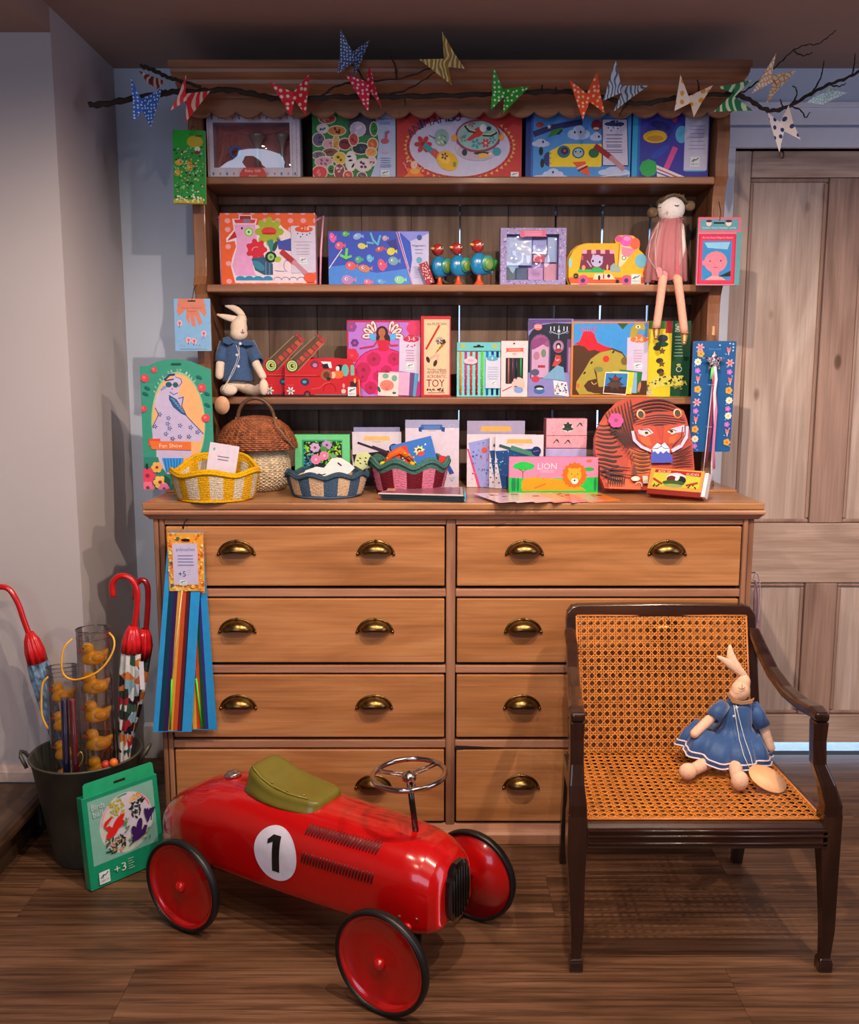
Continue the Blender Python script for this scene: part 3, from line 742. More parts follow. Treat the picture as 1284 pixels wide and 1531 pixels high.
fr = (945, 160, 1060, 264); A = Art(fr, 880, 30, 3.178, 0x3c3ca8)
A.r(0x2fa8e0, 208, 400, 232, 750); A.r(0x2a6ac8, 232, 400, 244, 750)
A.e(0xe8b828, 315, 550, 58, 30, 0, 14); A.e(0xc89418, 315, 558, 40, 14); A.e(0x2c2c78, 340, 500, 50, 20, 15); A.e(0xc04858, 400, 460, 14, 26, -20); A.e(0x58b8e8, 440, 540, 30, 40); A.e(0x3050c0, 340, 620, 50, 16, -35); A.l(0xe050a0, [(410, 605), (375, 690)], 26); A.e(0x2cb05c, 288, 695, 44, 42, n=8)
A.p(0xe8e8f0, [(325, 680), (475, 740), (330, 738)]); A.l(0xd04858, [(330, 698), (430, 738)], 6); A.l(0x4a58c8, [(330, 715), (400, 740)], 6)
A.r(0xcfcdec, 460, 440, 566, 706, 6); A.ln(0x8c90c0, 475, 553, (500, 516, 534, 552, 570, 588, 604), 3); A.r(0xcfcdec, 455, 440, 470, 706); A.logo(486, 642, 44, 46); A.r(0x34a0dc, 460, 706, 560, 712)
card('modelling_box', 'purple blue box of modelling pieces with white label, rightmost on top shelf', 'toy box', fr, SEC, A, 0x2c88c8, .045, z=S1)

# ---------------------------------------------- second shelf
fr = (330, 319, 472, 423); A = Art(fr, 320, 310, 7.553, 0xe8622e)
for x in range(100, 1240, 142):
    for y in (60, 150, 245, 430, 615, 810): A.e(0xf0a0b4, x+60, y, 33, 28, n=10)
Wt = 0xf0dcea
A.p(Wt, [(290, 90), (435, 90), (435, 130), (495, 130), (480, 200), (520, 190), (600, 150), (720, 155), (790, 230), (870, 280), (870, 480), (1140, 700), (1040, 830), (230, 830), (185, 650), (200, 560), (250, 430), (235, 370), (140, 385), (140, 340), (230, 250), (215, 130), (290, 130)])
A.p(0xeaa6dc, [(235, 190), (470, 190), (490, 380), (420, 560), (450, 720), (480, 750), (235, 750), (200, 640), (260, 430), (255, 330)])
A.p(0x9a1c30, [(300, 98), (425, 98), (425, 145), (300, 145)]); A.p(0xd03848, [(235, 138), (480, 138), (465, 178), (250, 178)]); A.r(0x8a7a90, 340, 130, 420, 172)
A.p(0xc01c2c, [(240, 260), (262, 330), (150, 370)]); A.e(0x202040, 322, 232, 13, n=8); A.e(0x8ad060, 398, 272, 52, 52); A.e(0xd8f0c0, 398, 272, 34); A.e(0x3a8a50, 398, 272, 14)
A.fl(0xa4b82c, 630, 270, 160, 8, 0xa4b82c); A.e(0xa4b82c, 630, 270, 120, 75); A.e(0xe03838, 625, 270, 85, 52, 0, 14, 180, 360); A.e(0xe03838, 625, 272, 85, 30); A.e(0xb82020, 625, 290, 80, 12)
A.fl(0xd0203c, 480, 465, 120, 7, 0xd0203c); A.e(0xd82038, 480, 460, 100, 85); A.ring(0xf0a0b0, 480, 475, 50, 40, 8, 180, 290, 8)
A.p(0x2e5a80, [(420, 560), (560, 540), (660, 620), (660, 740), (560, 740), (460, 690)]); A.e(0x3a88a8, 500, 640, 80, 40, 35); A.p(0x3a9088, [(600, 370), (660, 350), (700, 440), (640, 500)]); A.e(0x1c4a50, 690, 430, 24, 60, 20); A.p(0x3c50b0, [(710, 330), (760, 370), (870, 340), (870, 480), (730, 460)])
A.e(0x101c30, 640, 545, 66, 62, n=14); A.e(0x9ad070, 640, 545, 38); A.e(0x4a9050, 640, 545, 16); A.l(0x8aa0c0, [(582, 600), (580, 740)], 6); A.l(0x8aa0c0, [(625, 610), (620, 745)], 6); A.e(0xa8c840, 720, 570, 40, 30, -20)
A.p(0x2c90c8, [(240, 800), (240, 770), (655, 770), (655, 800)])
for x in (290, 390, 490, 600): A.e(0x2c90c8, x, 780, 50, 28, 0, 10, 180, 360)
for x in (710, 800, 890, 980): A.ring(0x6a6cb0, x, 800, 45, 36, 5, 180, 360, 8)
A.ring(0x6a6cb0, 820, 640, 34, 60, 5, 90, 300, 8); A.l(0x6a6cb0, [(680, 690), (740, 700), (790, 700)], 5)
A.p(0xd4d0ee, [(875, 208), (1150, 208), (1145, 715), (870, 720)]); A.cl(0xe0502c, 1020, 235, 190, 90); A.t('+18', 1030, 235, 40, 0xf8e0d0, w=95)
for x, y in ((948, 290), (1004, 298), (1052, 305), (1085, 288), (982, 326)): A.e(0x4a3c60, x, y, 9, n=6)
A.ln(0xb09ab0, 905, 1115, (378,), 6, 0); A.ln(0xb09ab0, 920, 1090, (412, 450, 485, 512), 7); A.logo(965, 548, 85, 75)
A.l(0xb82a34, [(770, 490), (900, 600)], 60); A.l(0xc88ca0, [(900, 600), (1040, 730)], 50); A.e(0xe85838, 1080, 770, 70, 55)
o, W, H = card('craft_box', 'orange spotted craft box with a pink bird and flowers, second shelf', 'toy box', fr, SEC, A, 0xe0a0c8, .045, z=S2)
b = MB()
for x, r0, t0 in ((-W/2-.003, 0, 0), (W/2+.010, .02, 0)):
    b = MB(); b.tube([(x, .010, .002), (x+r0*.2, .008, H*.5), (x+r0*.6, .010, H*.97)] + ([(x-.013, .014, H*.9)] if r0 else [(x-.013, .02, H*.93)]), .0030, 6)
    obj('pink_ribbon', b, mat(0xeda8cc, .5), o)

fr = (491, 346, 641, 425); A = Art(fr, 485, 340, 7.78, 0x3854c8)
A.p(0x4a8ae8, [(40, 450), (250, 430), (600, 520), (980, 470), (1030, 670), (40, 670)]); A.p(0x8a92ee, [(850, 50), (1220, 50), (1220, 130), (1000, 180)]); A.p(0xc6c4f0, [(985, 165), (1215, 70), (1215, 665), (1035, 665), (990, 560), (1020, 370)]); A.p(0x3058d0, [(880, 60), (1000, 170), (1020, 350), (980, 520), (890, 300)])
for x, y, rx, ry, c in ((95, 120, 34, 60, 0xe860b8), (245, 78, 34, 30, 0x60c858), (385, 105, 52, 36, 0x88b0e8), (175, 210, 52, 44, 0xe06080), (435, 215, 48, 34, 0xd8d858), (705, 125, 32, 32, 0xc0a0c0), (645, 250, 55, 30, 0xc05850), (775, 275, 50, 44, 0xd8d040), (305, 440, 62, 50, 0xe06068), (395, 370, 42, 40, 0x48b088), (525, 355, 34, 46, 0x68b8e0), (460, 470, 70, 44, 0xd08070), (665, 430, 44, 74, 0xd85880), (800, 385, 60, 50, 0x78a8c0), (870, 600, 60, 46, 0x88d8a8), (500, 625, 46, 34, 0xe870a0), (650, 620, 45, 30, 0x60a8e8), (265, 600, 75, 55, 0xb888c8)):
    A.e(c, x, y, rx, ry, rn.uniform(-20, 20), 10); A.e(0xf0f0f8, x-rx*.2, y-ry*.2, rx*.25, n=6); A.e(0x202858, x-rx*.15, y-ry*.2, rx*.13, n=6); A.p(c, [(x+rx*.8, y), (x+rx*1.4, y-ry*.6), (x+rx*1.4, y+ry*.6)])
A.l(0x60b8e0, [(540, 70), (570, 150), (620, 200), (650, 100)], 24); A.l(0x60b8e0, [(500, 175), (570, 185)], 20); A.l(0x70d860, [(262, 250), (250, 350), (190, 320)], 30); A.l(0x70d860, [(250, 355), (310, 330)], 26)
A.l(0xf0e0f0, [(55, 465), (205, 255)], 10); A.l(0xd898c0, [(840, 60), (1025, 660)], 13); A.l(0xf0d0e0, [(865, 60), (985, 480)], 7); A.p(0x303890, [(730, 170), (830, 130), (860, 260), (780, 230)])
A.e(0x3058b0, 1105, 118, 30); A.t('Magnetics', 1100, 212, 26, 0x7078b8, w=160); A.ln(0x98a0d0, 1050, 1150, (250, 290), 8); A.e(0x60a8d0, 1102, 375, 34, 36); A.ln(0xa8a8d8, 1040, 1160, (450, 480, 510, 540, 570), 5)
card('fishing_game_box', 'blue magnetic fishing game box printed with fish, second shelf', 'toy box', fr, SEC, A, 0x3040a0, .03, z=S2)

# clockwork birds
m_bb = mat(0x1f7fb8, .25, coat=.6, sc=20); m_red = mat(0xa82c26, .25, coat=.6)
def bird():
    t = thing('wooden_bird', '', 'toy bird')
    b = MB(); b.ell((0, 0, .056), (.027, .018, .032)); b.ell((.012, 0, .046), (.026, .015, .019)); b.p = None
    b.add([(.02, -.012, .05), (.046, -.006, .030), (.046, .006, .030), (.02, .012, .05), (.015, 0, .034)], [(0, 1, 4), (1, 2, 4), (2, 3, 4), (0, 3, 2, 1)], smooth=True)
    obj('body', b, m_bb, t, remesh=.003)
    b = MB().ell((-.006, -.001, .104), (.0175, .0165, .0175)); h = obj('head', b, m_red, t)
    b = MB().lathe([(.0045, 0), (.003, .005), (0, .013)], 8, c=(-.0215, -.004, .106)); 
    b2 = MB(); b2.tube([(-.020, -.005, .106), (-.0265, -.006, .107), (-.031, -.007, .1075)], [.005, .0035, .0008], 8); obj('beak', b2, mat(0xd8a860, .4), h)
    b2 = MB().ell((-.002, -.0155, .108), (.0075, .003, .0045)); obj('eye_patch', b2, mat(0xe8c8c0, .4), h); b2 = MB().ell((-.001, -.0182, .109), (.0028, .0015, .0028)); obj('eye', b2, mat(0x201818, .3), h)
    b = MB().ell((.018, -.017, .058), (.020, .006, .022)); wg = obj('wing', b, mat(0x2c8a7c, .3, coat=.5), t)
    b = MB().ell((.020, -.0225, .055), (.013, .003, .015)); obj('wing_patch', b, mat(0x6a8a30, .35), wg)
    b = MB().lathe([(.015, 0), (.014, .002), (.007, .012), (.005, .022), (.006, .028)], 16); obj('foot', b, mat(0xe05028, .35, coat=.3), t)
    return t
birds = [bird()]
for i, (px, sc_) in enumerate(((657, 1.0), (685, 1.0), (716, 1.04))):
    if i: birds.append(dup(birds[0], (0, 0, 0)))
    t = birds[i]; yb_ = SEC+(.046, .020, -.004)[i]; p = at(px, 420, yb_); t.location = (p.x, yb_, S2+.0006); t.scale = (sc_,)*3; t.rotation_euler = (0, 0, .38)
    t['label'] = ('blue wooden bird with red head, leftmost of three, beside white pattern tag', 'blue wooden bird with red head, middle of the three on second shelf', 'blue wooden bird with red head, tallest and rightmost, beside green bottle brush tail')[i]
    t['group'] = 'wooden birds on the second shelf'
b = MB(); b.tube([(0, 0, .0), (.003, 0, .012)], .0035, 8, col=0xd8c0a0); b.tube([(.003, 0, .012), (.012, 0, .038), (.014, 0, .044)], [.005, .008, .004], 10, col=0x1e8a30); b.tube([(0, 0, -.03), (0, 0, .0)], .002, 6, col=0x5a3020)
p = at(736, 416, SEC+.02); tag(obj('green_brush', b, m_print, loc=(p.x-.004, SEC+.02, S2+.0308)), 'small green brush shape standing behind rightmost wooden bird', 'toy')
fr = (636, 390, 653, 426); A = Art(fr, 636, 390, 10, 0xa02838); 
for k in range(30): A.star(0xe8d8e0, rn.uniform(10, 160), rn.uniform(10, 350), 16, .4, 4, rn.uniform(0, 90))
card('pattern_tag', 'small red and white patterned swing tag leaning on leftmost wooden bird', 'tag', (637, 391, 650, 424), SEC-.022, A, 0x8a2030, .0015, z=S2+.002, roll=-.35)

fr = (748, 341, 846, 425); A = Art(fr, 740, 335, 10.7, 0x9d90c8)
A.dots([0xc8b8e4, 0x7868a8, 0xd8c8ec, 0x6858a0], 80, 60, 1135, 970, 420, 12, 'e')
X, zb, W, H, lean = geo(fr, SEC, S2); F = A.fr
wx0, wx1, wz0, wz1 = ux(185), ux(1020), uz(880), uz(160)
sb = thing('stationery_box', 'lilac speckled window box of stationery with pink banner, second shelf', 'toy box', (X, SEC, zb+.0006))
b = MB()
for q in (((-W/2, 0, 0), (W/2, .045, wz0)), ((-W/2, 0, wz1), (W/2, .045, H)), ((-W/2, 0, wz0), (wx0, .045, wz1)), ((wx1, 0, wz0), (W/2, .045, wz1)), ((wx0, .035, wz0), (wx1, .045, wz1))): b.box(*q)
obj('carton', b, mat(0x9a8cc4, .5), sb)
B2 = MB()
for rc in ((F[0], F[1], F[2], 160), (F[0], 160, 185, 880), (1020, 160, F[2], 880), (F[0], 880, F[2], F[3])): subart(A, rc, W, H, B2)
obj('printed_border', B2, m_print, sb, fix=False)
K = Art(fr, 740, 335, 10.7); K.p(0xd86890, [(385, 105), (820, 105), (800, 150), (820, 205), (500, 200), (430, 215), (385, 190), (410, 150)]); K.ln(0xf0b0c8, 450, 760, (125, 150, 172), 8)
obj('banner', K.build(W, H, off=.0016), m_print, sb, fix=False)
for x0, y0, x1, y1, c, nm in ((190, 180, 600, 640, 0xb8c8f0, 'notepad'), (610, 230, 830, 450, 0x9aa0e0, 'notepad'), (620, 470, 810, 590, 0xc04060, 'pencil_case'), (190, 660, 340, 870, 0x5a7080, 'washi_tape'), (350, 680, 520, 870, 0x4a6488, 'washi_tape'), (540, 680, 780, 870, 0xd0a0d8, 'notepad'), (800, 610, 1000, 880, 0xe0a0b8, 'notepad'), (850, 190, 1000, 590, 0xa8c0e8, 'notepad')):
    obj(nm, MB().box((ux(x0), .016+.01*((x0*7) % 3)/3, uz(y1)), (ux(x1), .0345, uz(y0))), mat(c, .45), sb, bevel=.001)
b = MB(); vs = []
for j in range(nv*2+1):
    for i in range(nu*2+1):
        u, v = i/nu/2, j/nv/2; s_ = sin(pi*u)*sin(pi*v); vs.append((lerp(wx0+.0006, wx1-.0006, u), .004-.006*s_+.009*noise.noise((u*5, v*5, 5))*s_, lerp(wz0, wz1, v)))
n1 = nu*2+1
b.add(vs, [(j*n1+i, j*n1+i+1, (j+1)*n1+i+1, (j+1)*n1+i) for j in range(nv*2) for i in range(nu*2)], smooth=True)
obj('clear_window', b, glass('film', a=.35), sb, fix=False)

# ice cream van boxes (one hidden behind the other)
fr = (850, 349, 970, 425); A = Art(fr, 845, 340, 9.51)
van = [(50, 700), (48, 560), (60, 430), (110, 330), (190, 260), (300, 225), (710, 225), (695, 170), (740, 115), (850, 110), (950, 120), (1040, 180), (1055, 250), (1040, 310), (1110, 370), (1160, 480), (1185, 600), (1180, 720), (1130, 800), (90, 805)]
A.p(0xf0b824, van); A.p(0xe85830, [(52, 700), (1180, 700), (1175, 735), (1130, 798), (90, 802)]); A.p(0xf0c8a0, [(80, 785), (1140, 785), (1128, 799), (92, 803)])
A.p(0x7a2448, [(235, 350), (690, 350), (720, 600), (200, 600)])
for k in range(7): A.p(0xf0a8c0 if k % 2 == 0 else 0x8a2c50, [(240+k*64, 315), (304+k*64, 315), (312+k*66, 370), (235+k*66, 370)])
A.r(0x34c050, 180, 590, 560, 632); A.e(0xc0b8e8, 450, 470, 85, 85); A.p(0xc0b8e8, [(375, 440), (390, 370), (440, 410)]); A.p(0xc0b8e8, [(460, 410), (535, 405), (530, 470)]); A.e(0x201838, 393, 472, 14, 18); A.e(0x201838, 490, 485, 14, 18); A.e(0xe890b0, 440, 490, 8); A.p(0x28b060, [(360, 632), (400, 560), (500, 560), (550, 632)]); A.l(0xb8b0e0, [(370, 550), (310, 470)], 18)
A.e(0xe8a080, 262, 565, 26, 36); A.r(0xb85868, 228, 395, 255, 460); A.p(0x98b0a8, [(640, 628), (645, 540), (690, 500), (750, 540), (790, 580), (790, 628)]); A.e(0xe8b090, 600, 560, 14, 40)
A.p(0xf0e0b0, [(790, 250), (1000, 300), (800, 550), (755, 545)]); A.p(0xf088a8, [(790, 270), (1000, 310), (900, 420), (800, 380)]); A.e(0xe860c0, 860, 190, 95, 80); A.e(0xe0509a, 750, 165, 50, 45); A.e(0xf06848, 985, 230, 70, 80); A.e(0xf098d0, 870, 160, 50, 30); A.ring(0x30203a, 832, 428, 26, 26, 8); A.e(0xf0f0f0, 832, 428, 20)
A.e(0x70bce0, 1075, 470, 85, 95); A.e(0x98d0c8, 70, 500, 30, 70); A.l(0xa03020, [(760, 225), (750, 545)], 7)
for x in (262, 880): A.e(0xd05888, x, 740, 80, 75); A.e(0x5a3078, x-5, 745, 34, 34); A.e(0x382058, x-5, 745, 14)
A.star(0x201820, 155, 680, 50, .6, 8); A.t('3+', 155, 682, 24, 0xf0b824); A.p(0xf0d8c0, [(420, 650), (650, 650), (720, 730), (400, 730)]); A.e(0x282018, 487, 705, 18, 36); A.e(0xa04030, 550, 690, 10, 40); A.e(0x281c10, 622, 680, 22, 26); A.e(0x201820, 748, 758, 28); A.e(0xe04820, 1130, 635, 26); A.logo(945, 655, 135, 130); A.e(0x201820, 1150, 685, 8)
card('ice_cream_van_box', 'yellow ice cream van shaped puzzle box with grey cat at hatch, second shelf', 'puzzle box', fr, SEC-.004, A, 0xd89a18, .022, z=S2, outline=van)
Bk = Art((846, 349, 966, 425), 841, 340, 9.51); Bk.p(0xc8902c, van[:6]+[(1040, 230)]+van[13:])
card('ice_cream_van_box', 'yellow van shaped puzzle box mostly hidden, behind its twin with the cat', 'puzzle box', (846, 349, 966, 425), SEC+.021, Bk, 0xc08a20, .02, z=S2, outline=van[:6]+[(1040, 230)]+van[13:])

# ---------------------------------------------- third shelf
fire = [(325, 470), (330, 400), (370, 370), (420, 375), (700, 100), (740, 85), (800, 150), (795, 190), (620, 370), (870, 350), (1130, 370), (1170, 480), (1185, 570), (1230, 590), (1232, 806), (318, 800)]
def fire_art(fr, ox, oy, sc):
    A = Art(fr, ox, oy, sc); A.p(0xc81c2c, fire); A.p(0x5c4434, [(395, 385), (700, 90), (810, 150), (480, 500)])
    for k in range(7): x = 450+k*50; y = 400-k*43; A.p(0xc85038 if k % 2 else 0xa83840, [(x, y), (x+34, y-30), (x+80, y+6), (x+44, y+44)])
    A.l(0x9a8468, [(400, 372), (698, 105)], 9); A.l(0x9a8468, [(490, 500), (800, 185)], 9)
    A.e(0x2a4430, 415, 450, 76, 78); A.e(0xc8d888, 415, 448, 62, 64); A.e(0x6a8a50, 415, 448, 46, 48); A.e(0xc8d888, 415, 448, 36, 38); A.e(0x3a3018, 418, 448, 24); A.e(0xe8d080, 428, 445, 10)
    A.r(0xe85048, 335, 555, 715, 562); A.r(0x8a1018, 335, 562, 745, 578); A.e(0x7a2c50, 685, 430, 52, 48); A.e(0xc880a8, 688, 440, 28, 24)
    A.p(0xe8e4f0, [(755, 395), (880, 400), (895, 475), (830, 470)]); A.p(0x181828, [(770, 430), (840, 420), (860, 478), (790, 480)]); A.e(0x181828, 985, 465, 44, 34); A.e(0xf0e8f0, 960, 480, 22, 30); A.e(0x68b8b8, 1050, 500, 44, 70); A.e(0xe87038, 960, 550, 75, 46); A.e(0xf0c0a0, 905, 555, 30, 40); A.r(0x78b8a8, 1115, 440, 1160, 560, 10)
    A.e(0x9a6040, 825, 555, 68, 64); A.e(0x6a3020, 825, 555, 40); A.e(0x301c18, 850, 600, 26, 22); A.e(0x283a58, 565, 635, 55, 42); A.e(0x58a0c8, 560, 635, 26, 18); A.fl(0xd0e8e8, 392, 740, 50, 6, 0x50a0a0, .35); A.l(0xe06058, [(640, 720), (740, 705), (800, 655), (870, 640)], 7); A.t('Express', 390, 672, 20, 0xe87070, w=80)
    A.r(0x301820, 320, 785, 1232, 818); A.e(0x401820, 590, 780, 42, 42); A.e(0x8a4048, 590, 780, 22); A.r(0x787078, 680, 780, 1060, 792); A.ring(0x9a1420, 860, 740, 75, 90, 8, 180, 360, 10)
    A.e(0xf0a8b0, 1030, 680, 14, 26); A.e(0xd8c0b8, 1028, 745, 28); A.r(0x401c20, 1110, 630, 1190, 700); A.e(0xf0b060, 1165, 620, 14, 30); A.l(0xe89060, [(1215, 610), (1225, 800)], 12); A.logo(1080, 695, 100, 105)
    return A
A = fire_art((424, 500, 539, 591), 385, 490, 8.025)
card('fire_engine_box', 'red fire engine shaped puzzle box with raised ladder, front of the pair', 'puzzle box', (424, 500, 539, 591), SEC-.018, A, 0xa01420, .014, z=S3, outline=fire)
A = fire_art((392.5, 497, 507, 588), 353.5, 487, 8.025)
card('fire_engine_box', 'red fire engine shaped puzzle box half hidden behind its twin, beside rabbit foot', 'puzzle box', (392.5, 499, 507, 590), SEC+.012, A, 0x8a1420, .018, z=S3, outline=fire)

fr = (519, 479, 630, 592); A = Art(fr, 510, 470, 7.553, 0xc01c50)
A.r(0xb878dc, 85, 92, 890, 915)
for x, y, r_, c in ((155, 320, 45, 0x683888), (120, 140, 60, 0x8a4898), (120, 460, 80, 0xd82848), (830, 160, 90, 0xd83870), (850, 840, 80, 0xd040a0)): A.fl(c, x, y, r_, 6, 0xe04060, .9)
for sx in (1, -1):
    cx = 470
    for ang, L_ in ((-75, 120), (-50, 140), (-25, 140), (5, 130)):
        a = radians(ang); x = cx + sx*(75+cos(a)*95); y = 235+sin(a)*100; A.e(0xa83868, x, y, 70, 38, ang if sx > 0 else 180-ang); A.e(0xf0dcd8, x, y, 60, 28, ang if sx > 0 else 180-ang); A.e(0x7a3848, x+sx*cos(a)*12, y+sin(a)*12, 24, 8, ang if sx > 0 else 180-ang)
    A.e(0x58b0f0, cx+sx*110, 255, 50, 34, -30*sx)
A.e(0x3a1424, 465, 210, 68, 78); A.e(0x3a1424, 515, 280, 40, 60); A.e(0x3a1424, 425, 270, 30, 50); A.e(0xb06848, 462, 205, 40, 50); A.p(0xb06848, [(440, 250), (485, 250), (500, 300), (425, 300)]); A.e(0xd03860, 462, 228, 12, 5)
A.e(0xe82c80, 470, 640, 330, 260, n=30); A.ring(0x9a1440, 470, 640, 330, 260, 9, 150, 390); A.r(0xb878dc, 85, 855, 250, 915)
A.p(0xd01840, [(410, 290), (530, 290), (545, 390), (500, 415), (430, 410)]); A.l(0xc02848, [(410, 300), (370, 355), (215, 380)], 18); A.l(0xc02848, [(530, 300), (560, 350), (640, 345)], 18)
for x, y, r_ in ((370, 500, 80), (600, 500, 75), (250, 620, 85), (510, 640, 70), (420, 690, 60), (240, 700, 60), (330, 820, 70)): A.fl(0xc0205c, x, y, r_, 7, 0x981848, .9)
A.p(0xd6cdf0, [(660, 260), (895, 260), (885, 750), (650, 750)]); A.cl(0xc82c50, 790, 270, 170, 90); A.t('3-6', 795, 272, 46, 0xf8d0dc); A.dots([0xc02850], 725, 325, 860, 365, 7, 8); A.ln(0xc07898, 725, 830, (402, 430, 458, 488, 512), 8); A.logo(738, 545, 85, 72)
for x, y, rt, c in ((740, 760, 8, 0x58a8e0), (700, 765, 5, 0x6a4888), (650, 768, 3, 0xe0b0d8), (525, 780, 2, 0xf0dcdc)):
    a = radians(rt); A.p(c, [(x-110+dx*cos(a)-dy*sin(a)+0, y+dx*sin(a)+dy*cos(a)) for dx, dy in ((0, -130), (230, -130), (230, 130), (0, 130))])
A.e(0xe88878, 515, 795, 80, 62); A.e(0x78b0a0, 500, 690, 36, 30); A.e(0x78b0a0, 600, 715, 32, 36); A.e(0x2a5a50, 425, 840, 16, 36, -20); A.e(0x2a6a50, 597, 880, 22, 14)
for k in range(5): A.l(0xd06058, [(515, 850), (450+k*32, 760)], 4)
card('fairy_craft_box', 'purple craft box with a winged fairy in a wide pink dress, third shelf', 'toy box', fr, SEC+.012, A, 0x9a1440, .03, z=S3)

fr = (629.5, 473, 673.5, 592); A = Art(fr, 510, 470, 7.553, 0xc82830)
A.r(0xf0c0a8, 935, 58, 1222, 898); A.r(0xd8c8a0, 962, 78, 1195, 610); A.r(0xecccae, 962, 600, 1195, 890)
A.t('the MUSICIAN', 1078, 108, 30, 0x5a2420, w=215); A.l(0xb82420, [(1105, 130), (960, 385)], 22); A.e(0xb8a898, 1110, 290, 46, 40); A.dots([0x706868, 0x302828, 0xe8e0d0], 1070, 250, 1170, 330, 20, 9)
for k in range(6): A.l(0x7a3c18 if k % 2 else 0xe08830, [(1068+k*12, 430-k*18), (1140+k*8, 360-k*10)], 10)
A.l(0xe0a8a0, [(1070, 450), (1000, 500)], 26); A.l(0xe0b0a8, [(1100, 450), (1075, 530)], 24); A.e(0x402018, 980, 505, 20, 36, -20); A.e(0x402018, 1062, 545, 20, 38, 20); A.e(0x402018, 1160, 305, 18, 24)
A.t('Wooden traditional', 1078, 612, 22, 0x6a2c28, w=215); A.t('ANIMATED', 1078, 645, 34, 0x8a2428, w=220); A.t('ACROBATIC', 1078, 692, 36, 0x8a2428, w=220); A.t('TOY', 1065, 768, 84, 0x9a1c24, w=205); A.dots([0x5a2c28], 965, 830, 1180, 858, 26, 10); A.ln(0x8a5048, 965, 1190, (872,), 6)
card('acrobatic_toy_box', 'tall narrow red and cream box lettered TOY, third shelf', 'toy box', fr, SEC-.012, A, 0xa81c24, .04, z=S3)

fr = (683, 512, 748, 592); A = Art(fr, 675, 500, 10.7, 0x6cc4cc)
A.e(0xa8b868, 180, 190, 40); A.e(0xa8b868, 690, 190, 40)
A.r(0x0c1418, 345, 185, 515, 210, 10); A.e(0x0c1418, 430, 185, 32, 22)
X, zb, W, H, lean = geo(fr, SEC, S3); F = A.fr
fp = tag(obj('pen_pack', MB().box((-W/2, .004, 0), (W/2, .014, H)), mat(0x6cc4cc, .4), loc=(X, SEC, zb+.0004)), 'turquoise pack of ten bright felt-tip pens, third shelf', 'pen pack')
hb = MB(); subart(A, (F[0], F[1], F[2], 262), W, H, hb); hb.box((-W/2, .0, uz(262)), (W/2, .004, H), 0x6cc4cc); obj('card_header', hb, m_print, fp, fix=False)
obj('card_footer', MB().box((-W/2, .0, 0), (W/2, .004, uz(975)), 0x6cc4cc), m_print, fp, fix=False)
pens = ((145, 0xf4902c), (228, 0xd82c88), (314, 0xd83c30), (402, 0xc0203c), (488, 0x66d020), (572, 0x1c80d8), (655, 0x1c3ca0), (735, 0x1c2868))
for x, c in pens:
    b = MB().lathe([(.0001, uz(955)), (.0034, uz(955)), (.0036, uz(272)), (.0001, uz(272))], 10, c=(ux(x), .0038, 0), col=c)
    for k, y in enumerate((545, 635, 690, 785, 845, 905)):
        if x < 500: b.ell((ux(x+(14 if k % 2 else -14)), .0008, uz(y)), (.0014, .0012, .0012), 6, col=0xf0e0e8)
    obj('felt_pen', b, m_print, fp)
K = Art(fr, 675, 500, 10.7); K.cl(0xf8c8dc, 305, 410, 200, 130); K.ln(0xc07090, 260, 350, (400, 420), 8); K.p(0xcfd4ee, [(545, 370), (790, 370), (800, 850), (545, 850)]); K.cl(0x58a8cc, 650, 375, 170, 100); K.t('8', 650, 378, 40, 0xf0f0f8); K.ln(0x8a98c0, 575, 750, (515, 545, 590, 630, 660, 700), 8); K.logo(640, 735, 75, 75)
obj('label', K.build(W, H, off=.0012), m_print, fp, fix=False)

fr = (749, 510, 789.5, 592); A = Art(fr, 675, 500, 10.7, 0xf0d4dc)
A.p(0xd8604c, [(865, 220), (1150, 215), (1140, 250), (1160, 295), (1130, 275), (880, 280), (855, 300), (875, 255)]); A.e(0xe8b0b4, 1000, 312, 36, 22); A.ln(0xf0b8a8, 900, 1110, (235, 255), 6)
A.r(0x202830, 865, 372, 1145, 780); A.l(0x9a2430, [(820, 895), (960, 825)], 14); A.e(0xd8c0bc, 1070, 790, 110, 115); A.e(0x88a0dc, 1075, 880, 75, 50); A.e(0x5068b0, 1030, 825, 30, 12)
out = [(800, 175), (915, 170), (930, 115), (1070, 105), (1080, 170), (1195, 170), (1220, 985), (810, 985)]
o, W, H = card('pencil_box', 'slim white and pink box with window showing four coloured pencils, third shelf', 'pencil box', fr, SEC, A, 0xe8ccd4, .018, z=S3, outline=out)
F = A.fr
for x, c, yb in ((910, 0xb06858, 775), (975, 0x6a2c48, 740), (1035, 0x1c2440, 700), (1105, 0x28a050, 670)):
    b = MB().lathe([(.0001, uz(yb)), (.0024, uz(yb)), (.0024, uz(385)), (.0001, uz(380))], 6, c=(ux(x), -.0022, 0)); obj('pencil', b, mat(c, .4), o)
obj('hang_hole', MB().lathe([(0, -.0012), (.0022, -.0012)], 12, c=(ux(995), 0, uz(148)), ax='Y'), mat(0x101010), o)

